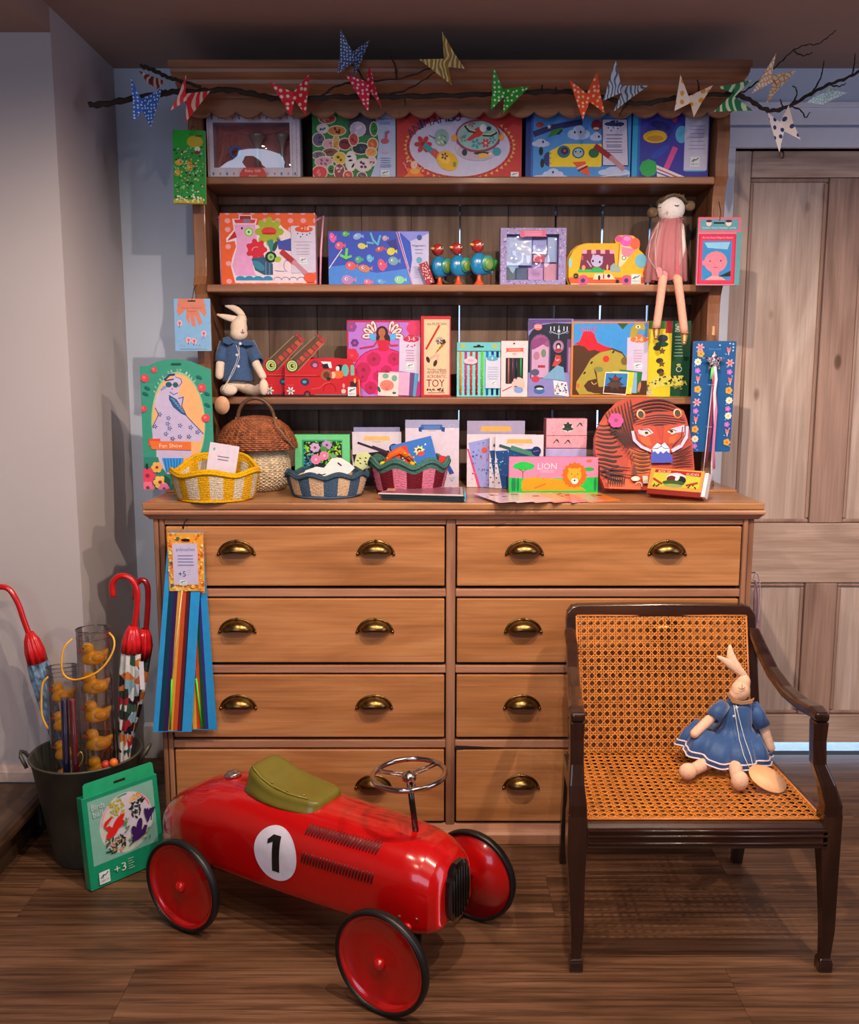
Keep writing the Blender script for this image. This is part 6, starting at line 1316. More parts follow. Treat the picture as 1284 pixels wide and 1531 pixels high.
def ear(b, p0, p1, wd, th, bend, depth=(0, 1, 0)):
    P0, P1 = Vector(p0), Vector(p1); n_ = 10; D = (P1-P0); side = D.cross(Vector(depth)).normalized()
    pts = [P0 + D*(i/n_) + side*bend*sin(pi*i/n_) for i in range(n_+1)]
    b.tube(pts, [max(.0025, wd*sin(pi*min(.97, .12+.86*i/n_))**.7) for i in range(n_+1)], 12, flat=th/wd, up=depth)
def face(parent, o, c, w_, fwd, m=None):
    """stitched nose and smile on the front of a head"""
    b = WB(o); c = Vector(c); b.tube([c+Vector((-w_, fwd*.2, .0015)), c+Vector((-w_*.4, 0, -.002)), c+Vector((w_*.3, 0, -.002)), c+Vector((w_, fwd*.2, .002))], .0008, 5); b.tube([c+Vector((0, -.0004, -.002)), c+Vector((.0, 0, .010))], .0008, 5)
    obj('stitched_mouth', b, m or mat(0x3a2420), parent, kind='stuff')

# rabbit in a denim jacket on the third shelf
RYY = .40
rb = thing('rabbit_doll', 'linen rabbit doll in dark denim jacket with white buttons, seated on third shelf', 'soft toy', (at(355, 595, RYY).x, RYY, S3))
q = lambda x, y, Y=RYY: at(x, y, Y)
b = WB(rb)
chain(b, [q(354, 503), q(354, 560)], [.016, .034]); b.ell(q(354, 574), (.036, .030, .022))
b.ell(q(357, 490, .385), (.0255, .024, .030)); b.ell(q(357, 499, .382), (.0265, .024, .022)); b.ell(q(361, 478, .388), (.0165, .017, .017))
chain(b, [q(336, 518, .39), q(329, 545, .375), q(328, 562, .37)], [.012, .0135, .0125]); chain(b, [q(374, 518, .39), q(383, 545, .375), q(393, 563, .36)], [.012, .0135, .0115])
hz = S3+.017
chain(b, [q(346, 580), Vector((q(343, 583).x, .345, hz+.003)), Vector((q(352, 585).x, .315, hz+.004))], [.017, .017, .019]); chain(b, [q(366, 580), Vector((q(385, 583).x, .36, hz)), Vector((q(398, 580).x, .335, hz+.008))], [.017, .015, .017])
b.ell((q(401, 578).x, .322, S3+.029), (.0145, .012, .025)); b.ell((q(353, 580).x, .308, S3+.021), (.023, .013, .017))
obj('body', b, m_linen, rb, remesh=.0035)
b = WB(rb); ear(b, q(367, 479, .388), q(324, 470, .380), .0100, .006, .003); obj('ear', b, m_linen, rb)
b = WB(rb); ear(b, q(367, 479, .398), q(336, 457, .402), .0105, .006, -.010); obj('ear', b, m_linen, rb)
face(rb, rb, q(363, 497, .360), .006, .006)
b = WB(rb)     # jacket
rings = [(q(354, 506), .024, .020), (q(354, 513), .040, .028), (q(354, 530), .041, .033), (q(355, 550), .044, .037), (q(356, 571), .0475, .042)]
nv_ = 28; vs = []
for c, rx, ry in rings:
    for i in range(nv_): a = 2*pi*i/nv_; vs.append((c.x+rx*cos(a), c.y+ry*sin(a), c.z+.0015*sin(3*a)))
b.add(vs, [(j*nv_+i, j*nv_+(i+1) % nv_, (j+1)*nv_+(i+1) % nv_, (j+1)*nv_+i) for j in range(len(rings)-1) for i in range(nv_)], smooth=True)
obj('jacket', b, m_denim, rb, solid=.002, sub=1)
for pts, rr in (([q(336, 512, .395), q(331, 532, .385), q(330, 542, .378)], [.015, .017, .018]), ([q(373, 512, .395), q(381, 533, .385), q(385, 542, .372)], [.015, .017, .018])):
    obj('sleeve', WB(rb).tube(pts, rr, 14, cap=False), m_denim, rb, solid=.002)
for sx, pts in ((-1, [(350, 512), (341, 503), (333, 505), (333, 512), (342, 516)]), (1, [(358, 513), (366, 508), (380, 511), (379, 516), (366, 517)])):
    b = WB(rb); P = [q(x, y, .364) for x, y in pts]; n_ = len(P); b.add([p+Vector((0, -.003, 0)) for p in P]+[p+Vector((0, .004, 0)) for p in P], [tuple(range(n_)), tuple(range(2*n_-1, n_-1, -1))]+[(i, i+n_, (i+1) % n_+n_, (i+1) % n_) for i in range(n_)]); obj('collar_flap', b, m_denim, rb, bevel=.0015)
for x, y, Y in ((359, 514, .362), (354, 531, .364), (356, 548, .3645)):
    p = q(x, y, Y); obj('button', MB().lathe([(0, -.002), (.0045, -.0015), (.0045, .001), (0, .002)], 12, ax='Y'), mat(0xd4d0e4, .3), rb, loc=tuple(p-rb.location))
b = WB(rb); b.tube([q(353, 516, .36), q(357, 528, .356), q(352, 545, .35), q(341, 568, .31), q(332, 583, .285)], .0007, 5); b.tube([q(357, 516, .36), q(358, 535, .355), q(350, 555, .345), q(339, 574, .305), q(332, 583, .285)], .0007, 5); obj('tag_string', b, m_str, rb, kind='stuff')
p = q(332, 606, .28); b = MB().lathe([(0, -.001), (.0215, -.001), (.0215, .001), (0, .001)], 28, ax='Y', sy=1); b.v = [(x, y, z*1.22) for x, y, z in b.v]; obj('swing_tag', b, m_tagw, rb, loc=tuple(p-rb.location), rot=(radians(8), radians(5), 0))

# ballerina doll on the second shelf
DY = .365
dl = thing('ballerina_doll', 'cloth doll in dusty pink tulle dress, long legs hanging over second shelf', 'soft toy', (at(1000, 420, DY).x, DY, S2))
b = WB(dl); m_skin = mat(0xe4dcdc, .8, bmp=.3, sc=200); m_leg = mat(0xe2a490, .85, bmp=.4, sc=200)
b.ell(q(1003, 313, .355), (.040, .032, .038), 20); chain(b, [q(1004, 330, .358), q(1002, 350, .36), Vector((q(1000, 410, DY).x, DY, S2+.024))], [.012, .022, .023])
chain(b, [q(1018, 338, .352), q(1021, 372, .342), q(1008, 410, .335)], [.010, .0095, .0085]); chain(b, [q(988, 338, .36), q(980, 372, .355), q(986, 405, .35)], [.010, .0095, .008])
obj('body', b, m_skin, dl, remesh=.004)
for pts in ([(993, 414, .345), (990, 424, .303), (986, 455, .300), (981, 490, .302)], [(1008, 414, .345), (1012, 424, .303), (1018, 455, .300), (1023, 498, .302)]):
    P = [q(*p) for p in pts]; P[0].z = S2+.0185; P[1].z = S2+.0125; P[1].y = .299
    b = WB(dl); chain(b, P, [.0125, .0125, .0115, .0115], 12); lg = obj('leg', b, m_leg, dl)
    e = P[-1]; b = WB(dl); chain(b, [e+Vector((0, -.002, -.008)), e+Vector((-.002, -.008, -.028))], [.0105, .0065], 12); obj('shoe', b, mat(0xb89058, .35, .6), lg)
    obj('ankle_strap', WB(dl).tube([e+Vector((.0122*cos(a), .0122*sin(a), -.002)) for a in [2*pi*i/16 for i in range(16)]], .0014, 6, closed=True), mat(0x6a3428), lg)
# hair
b = WB(dl); hc = q(1003, 308, .366); b.ell(hc+Vector((0, .004, .006)), (.043, .033, .024), 20); obj('hair', b, mat(0x5c4a38, .8, var=.3, sc=90, bmp=.6), dl)
b = WB(dl)
for sx in (-1, 1): b.tube([hc+Vector((0, -.034, .026)), hc+Vector((sx*.020, -.036, .020)), hc+Vector((sx*.038, -.026, .004))], [.006, .009, .006], 8, flat=.5)
obj('fringe', b, mat(0x6a5640, .8, var=.3, sc=90, bmp=.6), dl, kind='stuff')
for px_, py_ in ((975, 318), (1031, 308)): b = WB(dl); b.ell(q(px_, py_, .352), (.016, .013, .015), 14); obj('hair_bun', b, mat(0x6a543c, .8, var=.4, sc=120, bmp=.8), dl)
b = WB(dl); cp = hc+Vector((.012, -.012, .020))
for i in range(12): a = 2*pi*i/12; b.tube([cp+Vector((.019*cos(a), .019*sin(a), 0)), cp+Vector((.020*cos(a+.15), .020*sin(a+.15), .006+.003*(i % 2)))], .0013, 5)
b.tube([cp+Vector((.019*cos(a), .019*sin(a), 0)) for a in [2*pi*i/20 for i in range(20)]], .0015, 5, closed=True); obj('crown', b, mat(0xa89050, .3, .8), dl)
for x in (985, 1012):
    b = WB(dl); c = q(x, 310 if x < 1000 else 307, .3225); b.tube([c+Vector((-.006, 0, .001)), c+Vector((-.003, -.001, -.0015)), c+Vector((.003, -.001, -.0015)), c+Vector((.006, 0, .001))], .0009, 5); obj('closed_eye', b, mat(0x302830), dl)
b = WB(dl); b.ell(q(997, 317, .3215), (.0035, .001, .0025), 8); obj('mouth', b, mat(0xd89098), dl)
# dress and tulle
def skirt(o, rings, amp, npl, m, name, n=64, solid=.0015, sub=0, **k):
    b = WB(o); vs = []
    for j, (c, rx, ry, am) in enumerate(rings):
        for i in range(n):
            a = 2*pi*i/n; f = 1+am*amp*sin(npl*a+j*.2); vs.append((c[0]+rx*f*cos(a), c[1]+ry*f*sin(a), c[2]+am*.003*sin(npl*a*.5+1)))
    b.add(vs, [(j*n+i, j*n+(i+1) % n, (j+1)*n+(i+1) % n, (j+1)*n+i) for j in range(len(rings)-1) for i in range(n)], smooth=True)
    return obj(name, b, m, o, solid=solid, sub=sub, **k), vs
zq = lambda x, y, Y, z: (at(x, y, Y).x, Y, z)
zt_ = q(1004, 330, .36).z
skirt(dl, [(zq(1003, 330, .358, zt_), .022, .018, 0), (zq(1002, 350, .358, zt_-.035), .029, .024, .2), (zq(1000, 380, .356, zt_-.085), .034, .028, .5), (zq(999, 410, .35, S2+.008), .042, .037, 1)], .10, 11, mat(0xc8606c, .75, var=.1, sc=60), 'dress')
def tulle():
    m, nt, bs = newmat('tulle'); bs.inputs['Base Color'].default_value = (*lin(0xd89098), 1); bs.inputs['Roughness'].default_value = .9; bs.inputs['Alpha'].default_value = .42; return m
m_tul = tulle()
skirt(dl, [(zq(1003, 328, .357, zt_+.003), .030, .025, .3), (zq(998, 350, .357, zt_-.035), .044, .032, .6), (zq(996, 380, .356, zt_-.085), .052, .036, 1), (zq(994, 410, .352, S2+.008), .058, .042, 1)], .13, 13, m_tul, 'tulle_overskirt')
b = WB(dl)
for i in range(18): a = 2*pi*i/18; c = Vector(zq(1004, 328, .357, zt_+.006)); b.tube([c+Vector((.022*cos(a), .018*sin(a), 0)), c+Vector((.036*cos(a+.1), .028*sin(a+.1), .004*sin(i*2.1)))], [.004, .001], 5)
obj('tulle_collar', b, m_tul, dl, kind='stuff')
b = WB(dl); b.tube([q(985, 332, .325), q(972, 360, .318), q(969, 385, .315), q(980, 402, .312)], .0008, 5); b.tube([q(985, 332, .325), q(979, 365, .318), q(981, 402, .312)], .0008, 5); obj('tag_string', b, m_str, dl, kind='stuff')
b = MB(); hp = [(.0155*sin(t_)**3*1.25, .013*(13*cos(t_)-5*cos(2*t_)-2*cos(3*t_)-cos(4*t_))/14) for t_ in [2*pi*i/28 for i in range(28)]]; b.prism(hp, 0, .0012, ax='Y'); p = q(988, 408, .310); obj('heart_tag', b, mat(0xc08088, .5), dl, loc=tuple(p-dl.location), rot=(0, radians(35), 0))

# ============================================================ CANE CHAIR
m_mah = wood('mahogany', 0x1e0f0b, 0x2c1812, 0x3e241a, 'Z', rough=.25, knots=0, fine=.5, coat=.5)
m_mahx = wood('mahogany_x', 0x24120c, 0x341c14, 0x4c2c1e, 'X', rough=.25, knots=0, fine=.5, coat=.5)
ch = thing('cane_armchair', 'low dark mahogany armchair with woven orange cane seat and back', 'chair', (.585, -.33, 0))
def cob(name, b, m, **k): return obj(name, b, m, ch, **k)
def sq(b, pts, w_, d_=None):
    """square-section member through points; w_ list of half widths in X, d_ in Y"""
    vs = []; d_ = d_ or w_
    for (x, y, z), a_, c_ in zip(pts, w_, d_): vs += [(x-a_, y-c_, z), (x+a_, y-c_, z), (x+a_, y+c_, z), (x-a_, y+c_, z)]
    n_ = len(pts); fs = [(0, 3, 2, 1), (4*n_-4, 4*n_-3, 4*n_-2, 4*n_-1)] + [(4*i+j, 4*i+(j+1) % 4, 4*i+4+(j+1) % 4, 4*i+4+j) for i in range(n_-1) for j in range(4)]
    b.add(vs, fs); return b
SZ = .345
BK = [(-.160, .30), (-.182, SZ), (-.150, .45), (-.118, .56), (-.080, .700)]   # (Y, z) of the back stiles
for sx, xs, ft, bx in ((-1, [.322, .313, .311, .311, .311], .318, .357), (1, [.855, .850, .846, .836, .822], .858, .815)):
    b = WB(ch); sq(b, [(ft, -.532, .0), (ft, -.532, .028), (ft, -.532, .030), (ft, -.535, .10), (xs[1], -.540, .22), (xs[2], -.540, .285), (xs[2], -.540, .37)], [.0135, .0135, .0105, .0135, .017, .020, .020])
    lg = cob('leg', b, m_mah, bevel=.003); obj('brass_toe', WB(ch).box((ft-.0148, -.5475, .0), (ft+.0148, -.5165, .024)), mat(0x2a1814, .2, coat=.8), lg, bevel=.003)
    b = WB(ch); sq(b, [(bx+sx*.0, -.080, 0), (bx, -.105, .12), (bx, -.150, .27), (bx, -.168, .33)], [.013, .015, .017, .018]); cob('leg', b, m_mah, bevel=.003)
    # arm support sweeping up into the arm
    X0, X1 = xs[2], xs[4]
    P = [(X0, -.540, .36), (X0, -.542, .39), ((X0+X1)/2+.002*sx, -.535, .43), (X1, -.522, .47), (X1, -.515, .52), (X1, -.516, .562)]
    b = WB(ch); sq(b, P, [.020, .019, .0165, .0145, .0145, .016]); cob('arm_post', b, m_mah, bevel=.005, seg=3)
    bxx = bx+sx*.004
    A_ = [(X1, -.535, .572), (X1, -.50, .574), (lerp(X1, bxx, .25), -.43, .564), (lerp(X1, bxx, .5), -.34, .562), (lerp(X1, bxx, .75), -.25, .578), (bxx, -.165, .612), (bxx, -.112, .640)]
    b = WB(ch); vs = []
    for (x, y, z), w_, h_ in zip(A_, [.015, .0175, .0165, .015, .0145, .014, .013], [.010, .0125, .0125, .013, .0135, .014, .012]): vs += [(x-w_, y, z-h_), (x+w_, y, z-h_), (x+w_, y, z+h_), (x-w_, y, z+h_)]
    n_ = len(A_); b.add(vs, [(0, 1, 2, 3), (4*n_-1, 4*n_-2, 4*n_-3, 4*n_-4)] + [(4*i+(j+1) % 4, 4*i+j, 4*i+4+j, 4*i+4+(j+1) % 4) for i in range(n_-1) for j in range(4)]); cob('armrest', b, m_mah, bevel=.007, seg=3)
# back frame
def bky(z):
    for (y0, z0), (y1, z1) in zip(BK[:-1], BK[1:]):
        if z <= z1: return lerp(y0, y1, (z-z0)/(z1-z0))
    return BK[-1][0]
for sx, x in ((-1, .361), (1, .812)):
    b = WB(ch); P = [(x, bky(z), z) for z in (.30, .345, .40, .45, .5, .56, .62, .665)] + [(x-sx*.003, bky(.685), .685), (x-sx*.012, bky(.70), .700)]
    sq(b, P, [.0145]*8+[.0135, .011], [.013]*10); cob('back_stile', b, m_mah, bevel=.003)
b = WB(ch); vs = []
tp = [(.347, .668), (.350, .684), (.360, .697), (.376, .703), (.587, .706), (.797, .703), (.813, .697), (.824, .684), (.827, .668), (.800, .668), (.796, .674), (.785, .672), (.587, .675), (.388, .672), (.378, .670), (.373, .668)]
for off in (-.0135, .0125): vs += [(x, bky(z)+off, z) for x, z in tp]
n_ = len(tp); b.add(vs, [tuple(range(n_)), tuple(range(2*n_-1, n_-1, -1))] + [(i, i+n_, (i+1) % n_+n_, (i+1) % n_) for i in range(n_)]); cob('crest_rail', b, m_mahx, bevel=.003)
# seat frame
b = WB(ch); b.prism([(-.560, .300), (-.560, .340), (-.552, .348), (-.520, .348), (-.520, .296), (-.556, .292)], .331, .838, ax='X'); fr_ = cob('front_rail', b, m_mahx, bevel=.002)
for z in (.306, .322, .334): cob('reeding', WB(ch).tube([(.334, -.5605, z), (.836, -.5605, z)], .0035, 6), m_mahx)
for sx, xa, xb in ((-1, .329, .347), (1, .842, .828)):
    b = WB(ch); vs = [(xa-.012, -.525, .300), (xa+.012, -.525, .300), (xb+.012, -.185, .300), (xb-.012, -.185, .300), (xa-.012, -.525, .346), (xa+.012, -.525, .346), (xb+.012, -.185, .346), (xb-.012, -.185, .346)]
    b.add(vs, [(0, 3, 2, 1), (4, 5, 6, 7), (0, 1, 5, 4), (1, 2, 6, 5), (2, 3, 7, 6), (3, 0, 4, 7)]); cob('side_rail', b, m_mah, bevel=.002)
cob('back_rail', WB(ch).box((.345, -.183, .300), (.83, -.160, .343)), m_mahx, bevel=.002)
# cane: six-way pattern of flat strands
def cane(name, f, nu_, nv__, thick, colr=0xdc8838):
    """f(u,v)->point, normal offset; u across, v along; nu_,nv__ cells"""
    b = WB(ch)
    def strand(p, q_, k, wd, seg=1):
        for i in range(seg):
            a = (lerp(p[0], q_[0], i/seg), lerp(p[1], q_[1], i/seg)); c = (lerp(p[0], q_[0], (i+1)/seg), lerp(p[1], q_[1], (i+1)/seg))
            A_, C_ = f(*a), f(*c); D = (C_-A_)
            if D.length < 1e-5: return
            nrm = NRM(*a); s_ = D.normalized().cross(nrm)*wd; o_ = nrm*(k*.0007)
            b.add([A_-s_+o_, A_+s_+o_, C_+s_+o_, C_-s_+o_, A_-s_+o_-nrm*thick, A_+s_+o_-nrm*thick, C_+s_+o_-nrm*thick, C_-s_+o_-nrm*thick], [(0, 1, 2, 3), (7, 6, 5, 4), (0, 4, 5, 1), (2, 6, 7, 3), (1, 5, 6, 2), (3, 7, 4, 0)])
    e0 = Vector(f(.5, .0)); global NRM
    def NRM(u, v):
        p = f(u, v); a = f(min(1, u+.01), v)-f(max(0, u-.01), v); c = f(u, min(1, v+.01))-f(u, max(0, v-.01)); return a.cross(c).normalized()
    w_ = .00078
    for i in range(nu_):
        for d in (-.13, .13): u = (i+.5+d)/nu_; strand((u, 0), (u, 1), 0, w_, 6)
    for j in range(nv__):
        for d in (-.13, .13): v = (j+.5+d)/nv__; strand((0, v), (1, v), 1, w_, 2)
    for dgn in (1, -1):
        for c in range(-nv__, nu_+1):
            # lines i - dgn*j = c through the cell corners
            u0, v0 = c+.5, 0; u1, v1 = c+.5+nv__, nv__
            if u0 < 0: v0 = -u0; u0 = 0
            if u1 > nu_: v1 -= u1-nu_; u1 = nu_
            if v1-v0 < .5: continue
            a, e_ = (u0/nu_, v0/nv__), (u1/nu_, v1/nv__)
            if dgn < 0: a, e_ = (1-a[0], a[1]), (1-e_[0], e_[1])
            strand(a, e_, 2 if dgn > 0 else 3, .00085, 4)
    o = cob(name, b, mat(colr, .42, var=.2, sc=50, coat=.2), fix=False); o['kind'] = 'stuff'; return o
def fseat(u, v):   # v 0 front .. 1 back
    y = lerp(-.538, -.178, v); return Vector((lerp(lerp(.335, .349, v), lerp(.836, .826, v), u), y, .3495 - .006*sin(pi*u)*sin(pi*v)))
def fback(u, v):
    z = lerp(.352, .677, v); return Vector((lerp(.372, .801, u), bky(z)-.0140+.004*sin(pi*u), z))
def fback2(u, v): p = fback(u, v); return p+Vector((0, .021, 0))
cane('cane_back_rear', fback2, 24, 18, .0008, 0x5c3018)  # rear cane layer tinted dark brown, shade between the layers put into colour
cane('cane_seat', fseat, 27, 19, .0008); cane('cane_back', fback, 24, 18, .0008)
for pts in ([fback(0, .0), fback(0, .5), fback(0, 1)], [fback(1, 0), fback(1, .5), fback(1, 1)], [fback(0, 1), fback(.5, 1), fback(1, 1)], [fseat(0, 0)+Vector((0,0,.0005)), fseat(1, 0)+Vector((0,0,.0005))], [fseat(0, 0), fseat(0, 1)], [fseat(1, 0), fseat(1, 1)]):
    cob('binding_cane', WB(ch).tube(pts, .0026, 6), mat(0xc87838, .45, var=.2))

# rabbit in the blue dress on the chair
RZ = .3545
rd = thing('rabbit_doll', 'peach linen rabbit doll in blue dress with white trim, seated on cane armchair', 'soft toy', (at(1085, 1140, -.26).x, -.26, RZ))
q = at
b = WB(rd)
chain(b, [q(1106, 1047, -.235), q(1100, 1085, -.235), Vector((q(1095, 1120, -.23).x, -.235, RZ+.035))], [.014, .026, .034]); b.ell(q(1107, 1032, -.248), (.0235, .0225, .026)); b.ell(q(1111, 1020, -.245), (.0175, .018, .022)); b.ell(q(1102, 1038, -.246), (.021, .020, .017))
chain(b, [q(1075, 1062, -.255), q(1058, 1078, -.268), q(1038, 1097, -.285)], [.010, .0125, .0115]); chain(b, [q(1128, 1062, -.235), q(1143, 1092, -.25), q(1152, 1118, -.262)], [.010, .0125, .0115])
f1 = onz(1029, 1168, RZ); f2 = onz(1107, 1183, RZ)
chain(b, [Vector((q(1085, 1130, -.26).x, -.25, RZ+.02)), Vector((f1.x+.01, f1.y+.02, RZ+.016))], [.020, .014]); chain(b, [Vector((q(1098, 1130, -.26).x, -.25, RZ+.02)), Vector((f2.x, f2.y+.025, RZ+.016))], [.020, .014])
b.ell((f1.x, f1.y+.008, RZ+.0205), (.0215, .017, .020)); b.ell((f2.x-.001, f2.y+.006, RZ+.0225), (.0205, .017, .0235))
obj('body', b, m_linen2, rd, remesh=.0035)
b = WB(rd); ear(b, q(1115, 1012, -.243), q(1091, 964, -.225), .0125, .006, .012); obj('ear', b, m_linen2, rd)
b = WB(rd); ear(b, q(1113, 1012, -.248), q(1072, 981, -.250), .0105, .006, -.003); obj('ear', b, m_linen2, rd)
face(rd, rd, q(1109, 1029, -.2725), .008, .004, mat(0x8a5040))
hc_ = Vector((q(1083, 1135, -.262).x, -.262, RZ+.022))
rings = [(q(1104, 1046, -.236), .024, .021, 0), (q(1103, 1054, -.238), .032, .026, 0), (q(1101, 1078, -.240), .036, .031, .2), (q(1100, 1084, -.240), .036, .032, .3),
         (q(1096, 1098, -.243)+Vector((0, 0, 0)), .055, .044, .8), (Vector((hc_.x+.012, -.246, RZ+.072)), .074, .058, 1), (Vector((hc_.x+.004, -.254, RZ+.046)), .094, .070, 1), (Vector((hc_.x+.0, -.262, RZ+.016)), .108, .074, 1)]
n_ = 96; vs = []; b = WB(rd)
for j, (c, rx, ry, am) in enumerate(rings):
    for i in range(n_):
        a = 2*pi*i/n_; f = 1+am*(.075*sin(9*a+.4)+.035*sin(17*a+j*.15)); z = c[2] + (am*.5*(-.0)*0) + (.028*max(0, -cos(a))**2*am if j >= 5 else 0)
        vs.append((c[0]+rx*f*cos(a), min(c[1]+ry*f*sin(a), bky(z)-.0225), z))
b.add(vs, [(j*n_+i, j*n_+(i+1) % n_, (j+1)*n_+(i+1) % n_, (j+1)*n_+i) for j in range(len(rings)-1) for i in range(n_)], smooth=True)
obj('dress', b, m_denim2, rd, solid=.0016)
for k in (0, 1):
    L_ = [Vector(vs[7*n_+i]).lerp(Vector(vs[6*n_+i]), .35*k) for i in range(n_)]; c0 = rings[7][0]
    b = WB(rd); b.tube([p+(p-Vector((c0[0], c0[1], p.z))).normalized()*.0015 for p in L_], .0022, 6, closed=True); obj('white_trim', b, mat(0xe0d0dc, .7, bmp=.5, sc=300), rd, label='white lace trim')
for pts, rr in (([q(1083, 1053, -.245), q(1073, 1063, -.257), q(1065, 1074, -.266)], [.014, .018, .0175]), ([q(1124, 1053, -.236), q(1132, 1068, -.243), q(1140, 1086, -.250)], [.014, .018, .0175])):
    obj('sleeve', WB(rd).tube(pts, rr, 16, cap=False), m_denim2, rd, solid=.002)
b = WB(rd); P = [q(x, y, -.262) for x, y in ((1084, 1035), (1090, 1036), (1098, 1046), (1110, 1048), (1122, 1046), (1128, 1043), (1124, 1052), (1108, 1054), (1094, 1051))]; n2 = len(P); b.add([p+Vector((0, -.002, 0)) for p in P]+[p+Vector((0, .002, 0)) for p in P], [tuple(range(n2)), tuple(range(2*n2-1, n2-1, -1))]+[(i, i+n2, (i+1) % n2+n2, (i+1) % n2) for i in range(n2)]); obj('collar', b, mat(0xa87c58, .7), rd, bevel=.0012)
for x, y in ((1101, 1058), (1097, 1071)): p = q(x, y, -.2745); obj('button', MB().lathe([(0, -.002), (.0035, -.0015), (.0035, .001), (0, .002)], 10, ax='Y'), mat(0xd4d0e4, .4), rd, loc=tuple(p-rd.location))
t1 = onz(1123, 1153, RZ+.03)
for s_ in (0, 1): obj('tag_string', WB(rd).tube([q(1097+s_*3, 1054, -.274), q(1100+s_*5, 1075, -.280), q(1105+s_*8, 1105, -.303), q(1112+s_*10, 1130, -.345), q(1122+s_*5, 1152, -.372)], .0009, 5), m_str, rd)
p = q(1147, 1168, -.398); b = MB().lathe([(0, -.001), (.032, -.001), (.032, .001), (0, .001)], 28, ax='Y'); b.v = [(x*1.38, y, z) for x, y, z in b.v]
obj('swing_tag', b, mat(0xe8b080, .55, var=.12, sc=30), rd, loc=tuple(p-rd.location+Vector((0, 0, .006))), rot=(radians(-60), radians(22), radians(-14)))
# ============================================================ RIDE-ON RACING CAR
m_car = mat(0xb40a0c, .22, var=.03, coat=.8, spec=.4)
PH = atan2(-.515, .857)
car = thing('ride_on_car', 'red metal ride-on racing car with number 1, olive seat and chrome steering wheel', 'toy car', (-.235, -.365, 0), rz=PH)
SEC_ = [(-.502, .014, .160, .132), (-.497, .036, .178, .122), (-.482, .058, .202, .114), (-.455, .080, .228, .110), (-.415, .096, .254, .108), (-.36, .107, .280, .108), (-.30, .113, .299, .108), (-.22, .116, .311, .108), (-.14, .117, .313, .108), (-.05, .116, .311, .108), (.05, .114, .308, .109), (.14, .111, .305, .110), (.21, .107, .302, .112), (.26, .103, .296, .113), (.295, .097, .287, .114), (.320, .088, .272, .118), (.334, .078, .258, .124), (.340, .066, .246, .134)]
def csec(s_):
    for a, b in zip(SEC_[:-1], SEC_[1:]):
        if s_ <= b[0]:
            t_ = max(0, (s_-a[0])/(b[0]-a[0])); return [lerp(a[i], b[i], t_) for i in (1, 2, 3)]
    return SEC_[-1][1:]
EXP = 2.5
def cpt(s_, a, off=0):
    w_, zt, zb = csec(s_); hh = (zt-zb)/2; zc = (zt+zb)/2; c_, n_ = cos(a), sin(a)
    zc = lerp(zb, zt, .42); ex = EXP if n_ >= 0 else 7
    r = lambda v: (abs(v)**(2/ex))*(1 if v >= 0 else -1)
    return Vector((s_, r(c_)*(w_+off), zc+r(n_)*((zt-zc if n_ >= 0 else zc-zb)+off)))
def cside(s_, z, off=0):
    w_, zt, zb = csec(s_); hh = (zt-zb)/2; zc = (zt+zb)/2; zc = lerp(zb, zt, .42); ex = EXP if z >= zc else 7; t_ = min(.9999, abs((z-zc)/(zt-zc if z >= zc else zc-zb))); return Vector((s_, -(w_+off)*(1-t_**ex)**(1/ex), z))
b = MB(); n_ = 40; vs = []; ss = sorted(set([s[0] for s in SEC_] + [-.502+.842*i/40 for i in range(41)])); ss = [s for s in ss if s <= .340]
for s_ in ss:
    for i in range(n_): vs.append(cpt(s_, 2*pi*i/n_))
b.add(vs, [(j*n_+i, (j+1)*n_+i, (j+1)*n_+(i+1) % n_, j*n_+(i+1) % n_) for j in range(len(ss)-1) for i in range(n_)], smooth=True)
b.add([vs[i] for i in range(n_)], [tuple(range(n_))]); b.add([vs[(len(ss)-1)*n_+i] for i in range(n_)], [tuple(range(n_-1, -1, -1))])
obj('car_body', b, m_car, car)
# grille
b = MB(); k = 36
def oval(w_, h_, x, zc=.192, n__=36): return [(x, w_*abs(cos(2*pi*i/n__))**.75*(1 if cos(2*pi*i/n__) >= 0 else -1), zc+h_*abs(sin(2*pi*i/n__))**.85*(1 if sin(2*pi*i/n__) >= 0 else -1)) for i in range(n__)]
b.add(oval(.047, .066, .338)+oval(.047, .066, .349)+oval(.040, .058, .353), [(i, i+k, (i+1) % k+k, (i+1) % k) for i in range(k)]+[(i+k, i+2*k, (i+1) % k+2*k, (i+1) % k+k) for i in range(k)]+[tuple(range(2*k, 3*k))], smooth=False)
gr = obj('grille', b, mat(0x0c0a0a, .15, coat=.8), car)
for i in range(7): y = (i-3)*.011; h_ = .055*sqrt(max(0, 1-(abs(y)/.043)**2.2)); obj('grille_bar', MB().tube([(.354, y, .192-h_), (.354, y, .192+h_)], .0014, 6), mat(0x2a2624, .3, .6), gr)
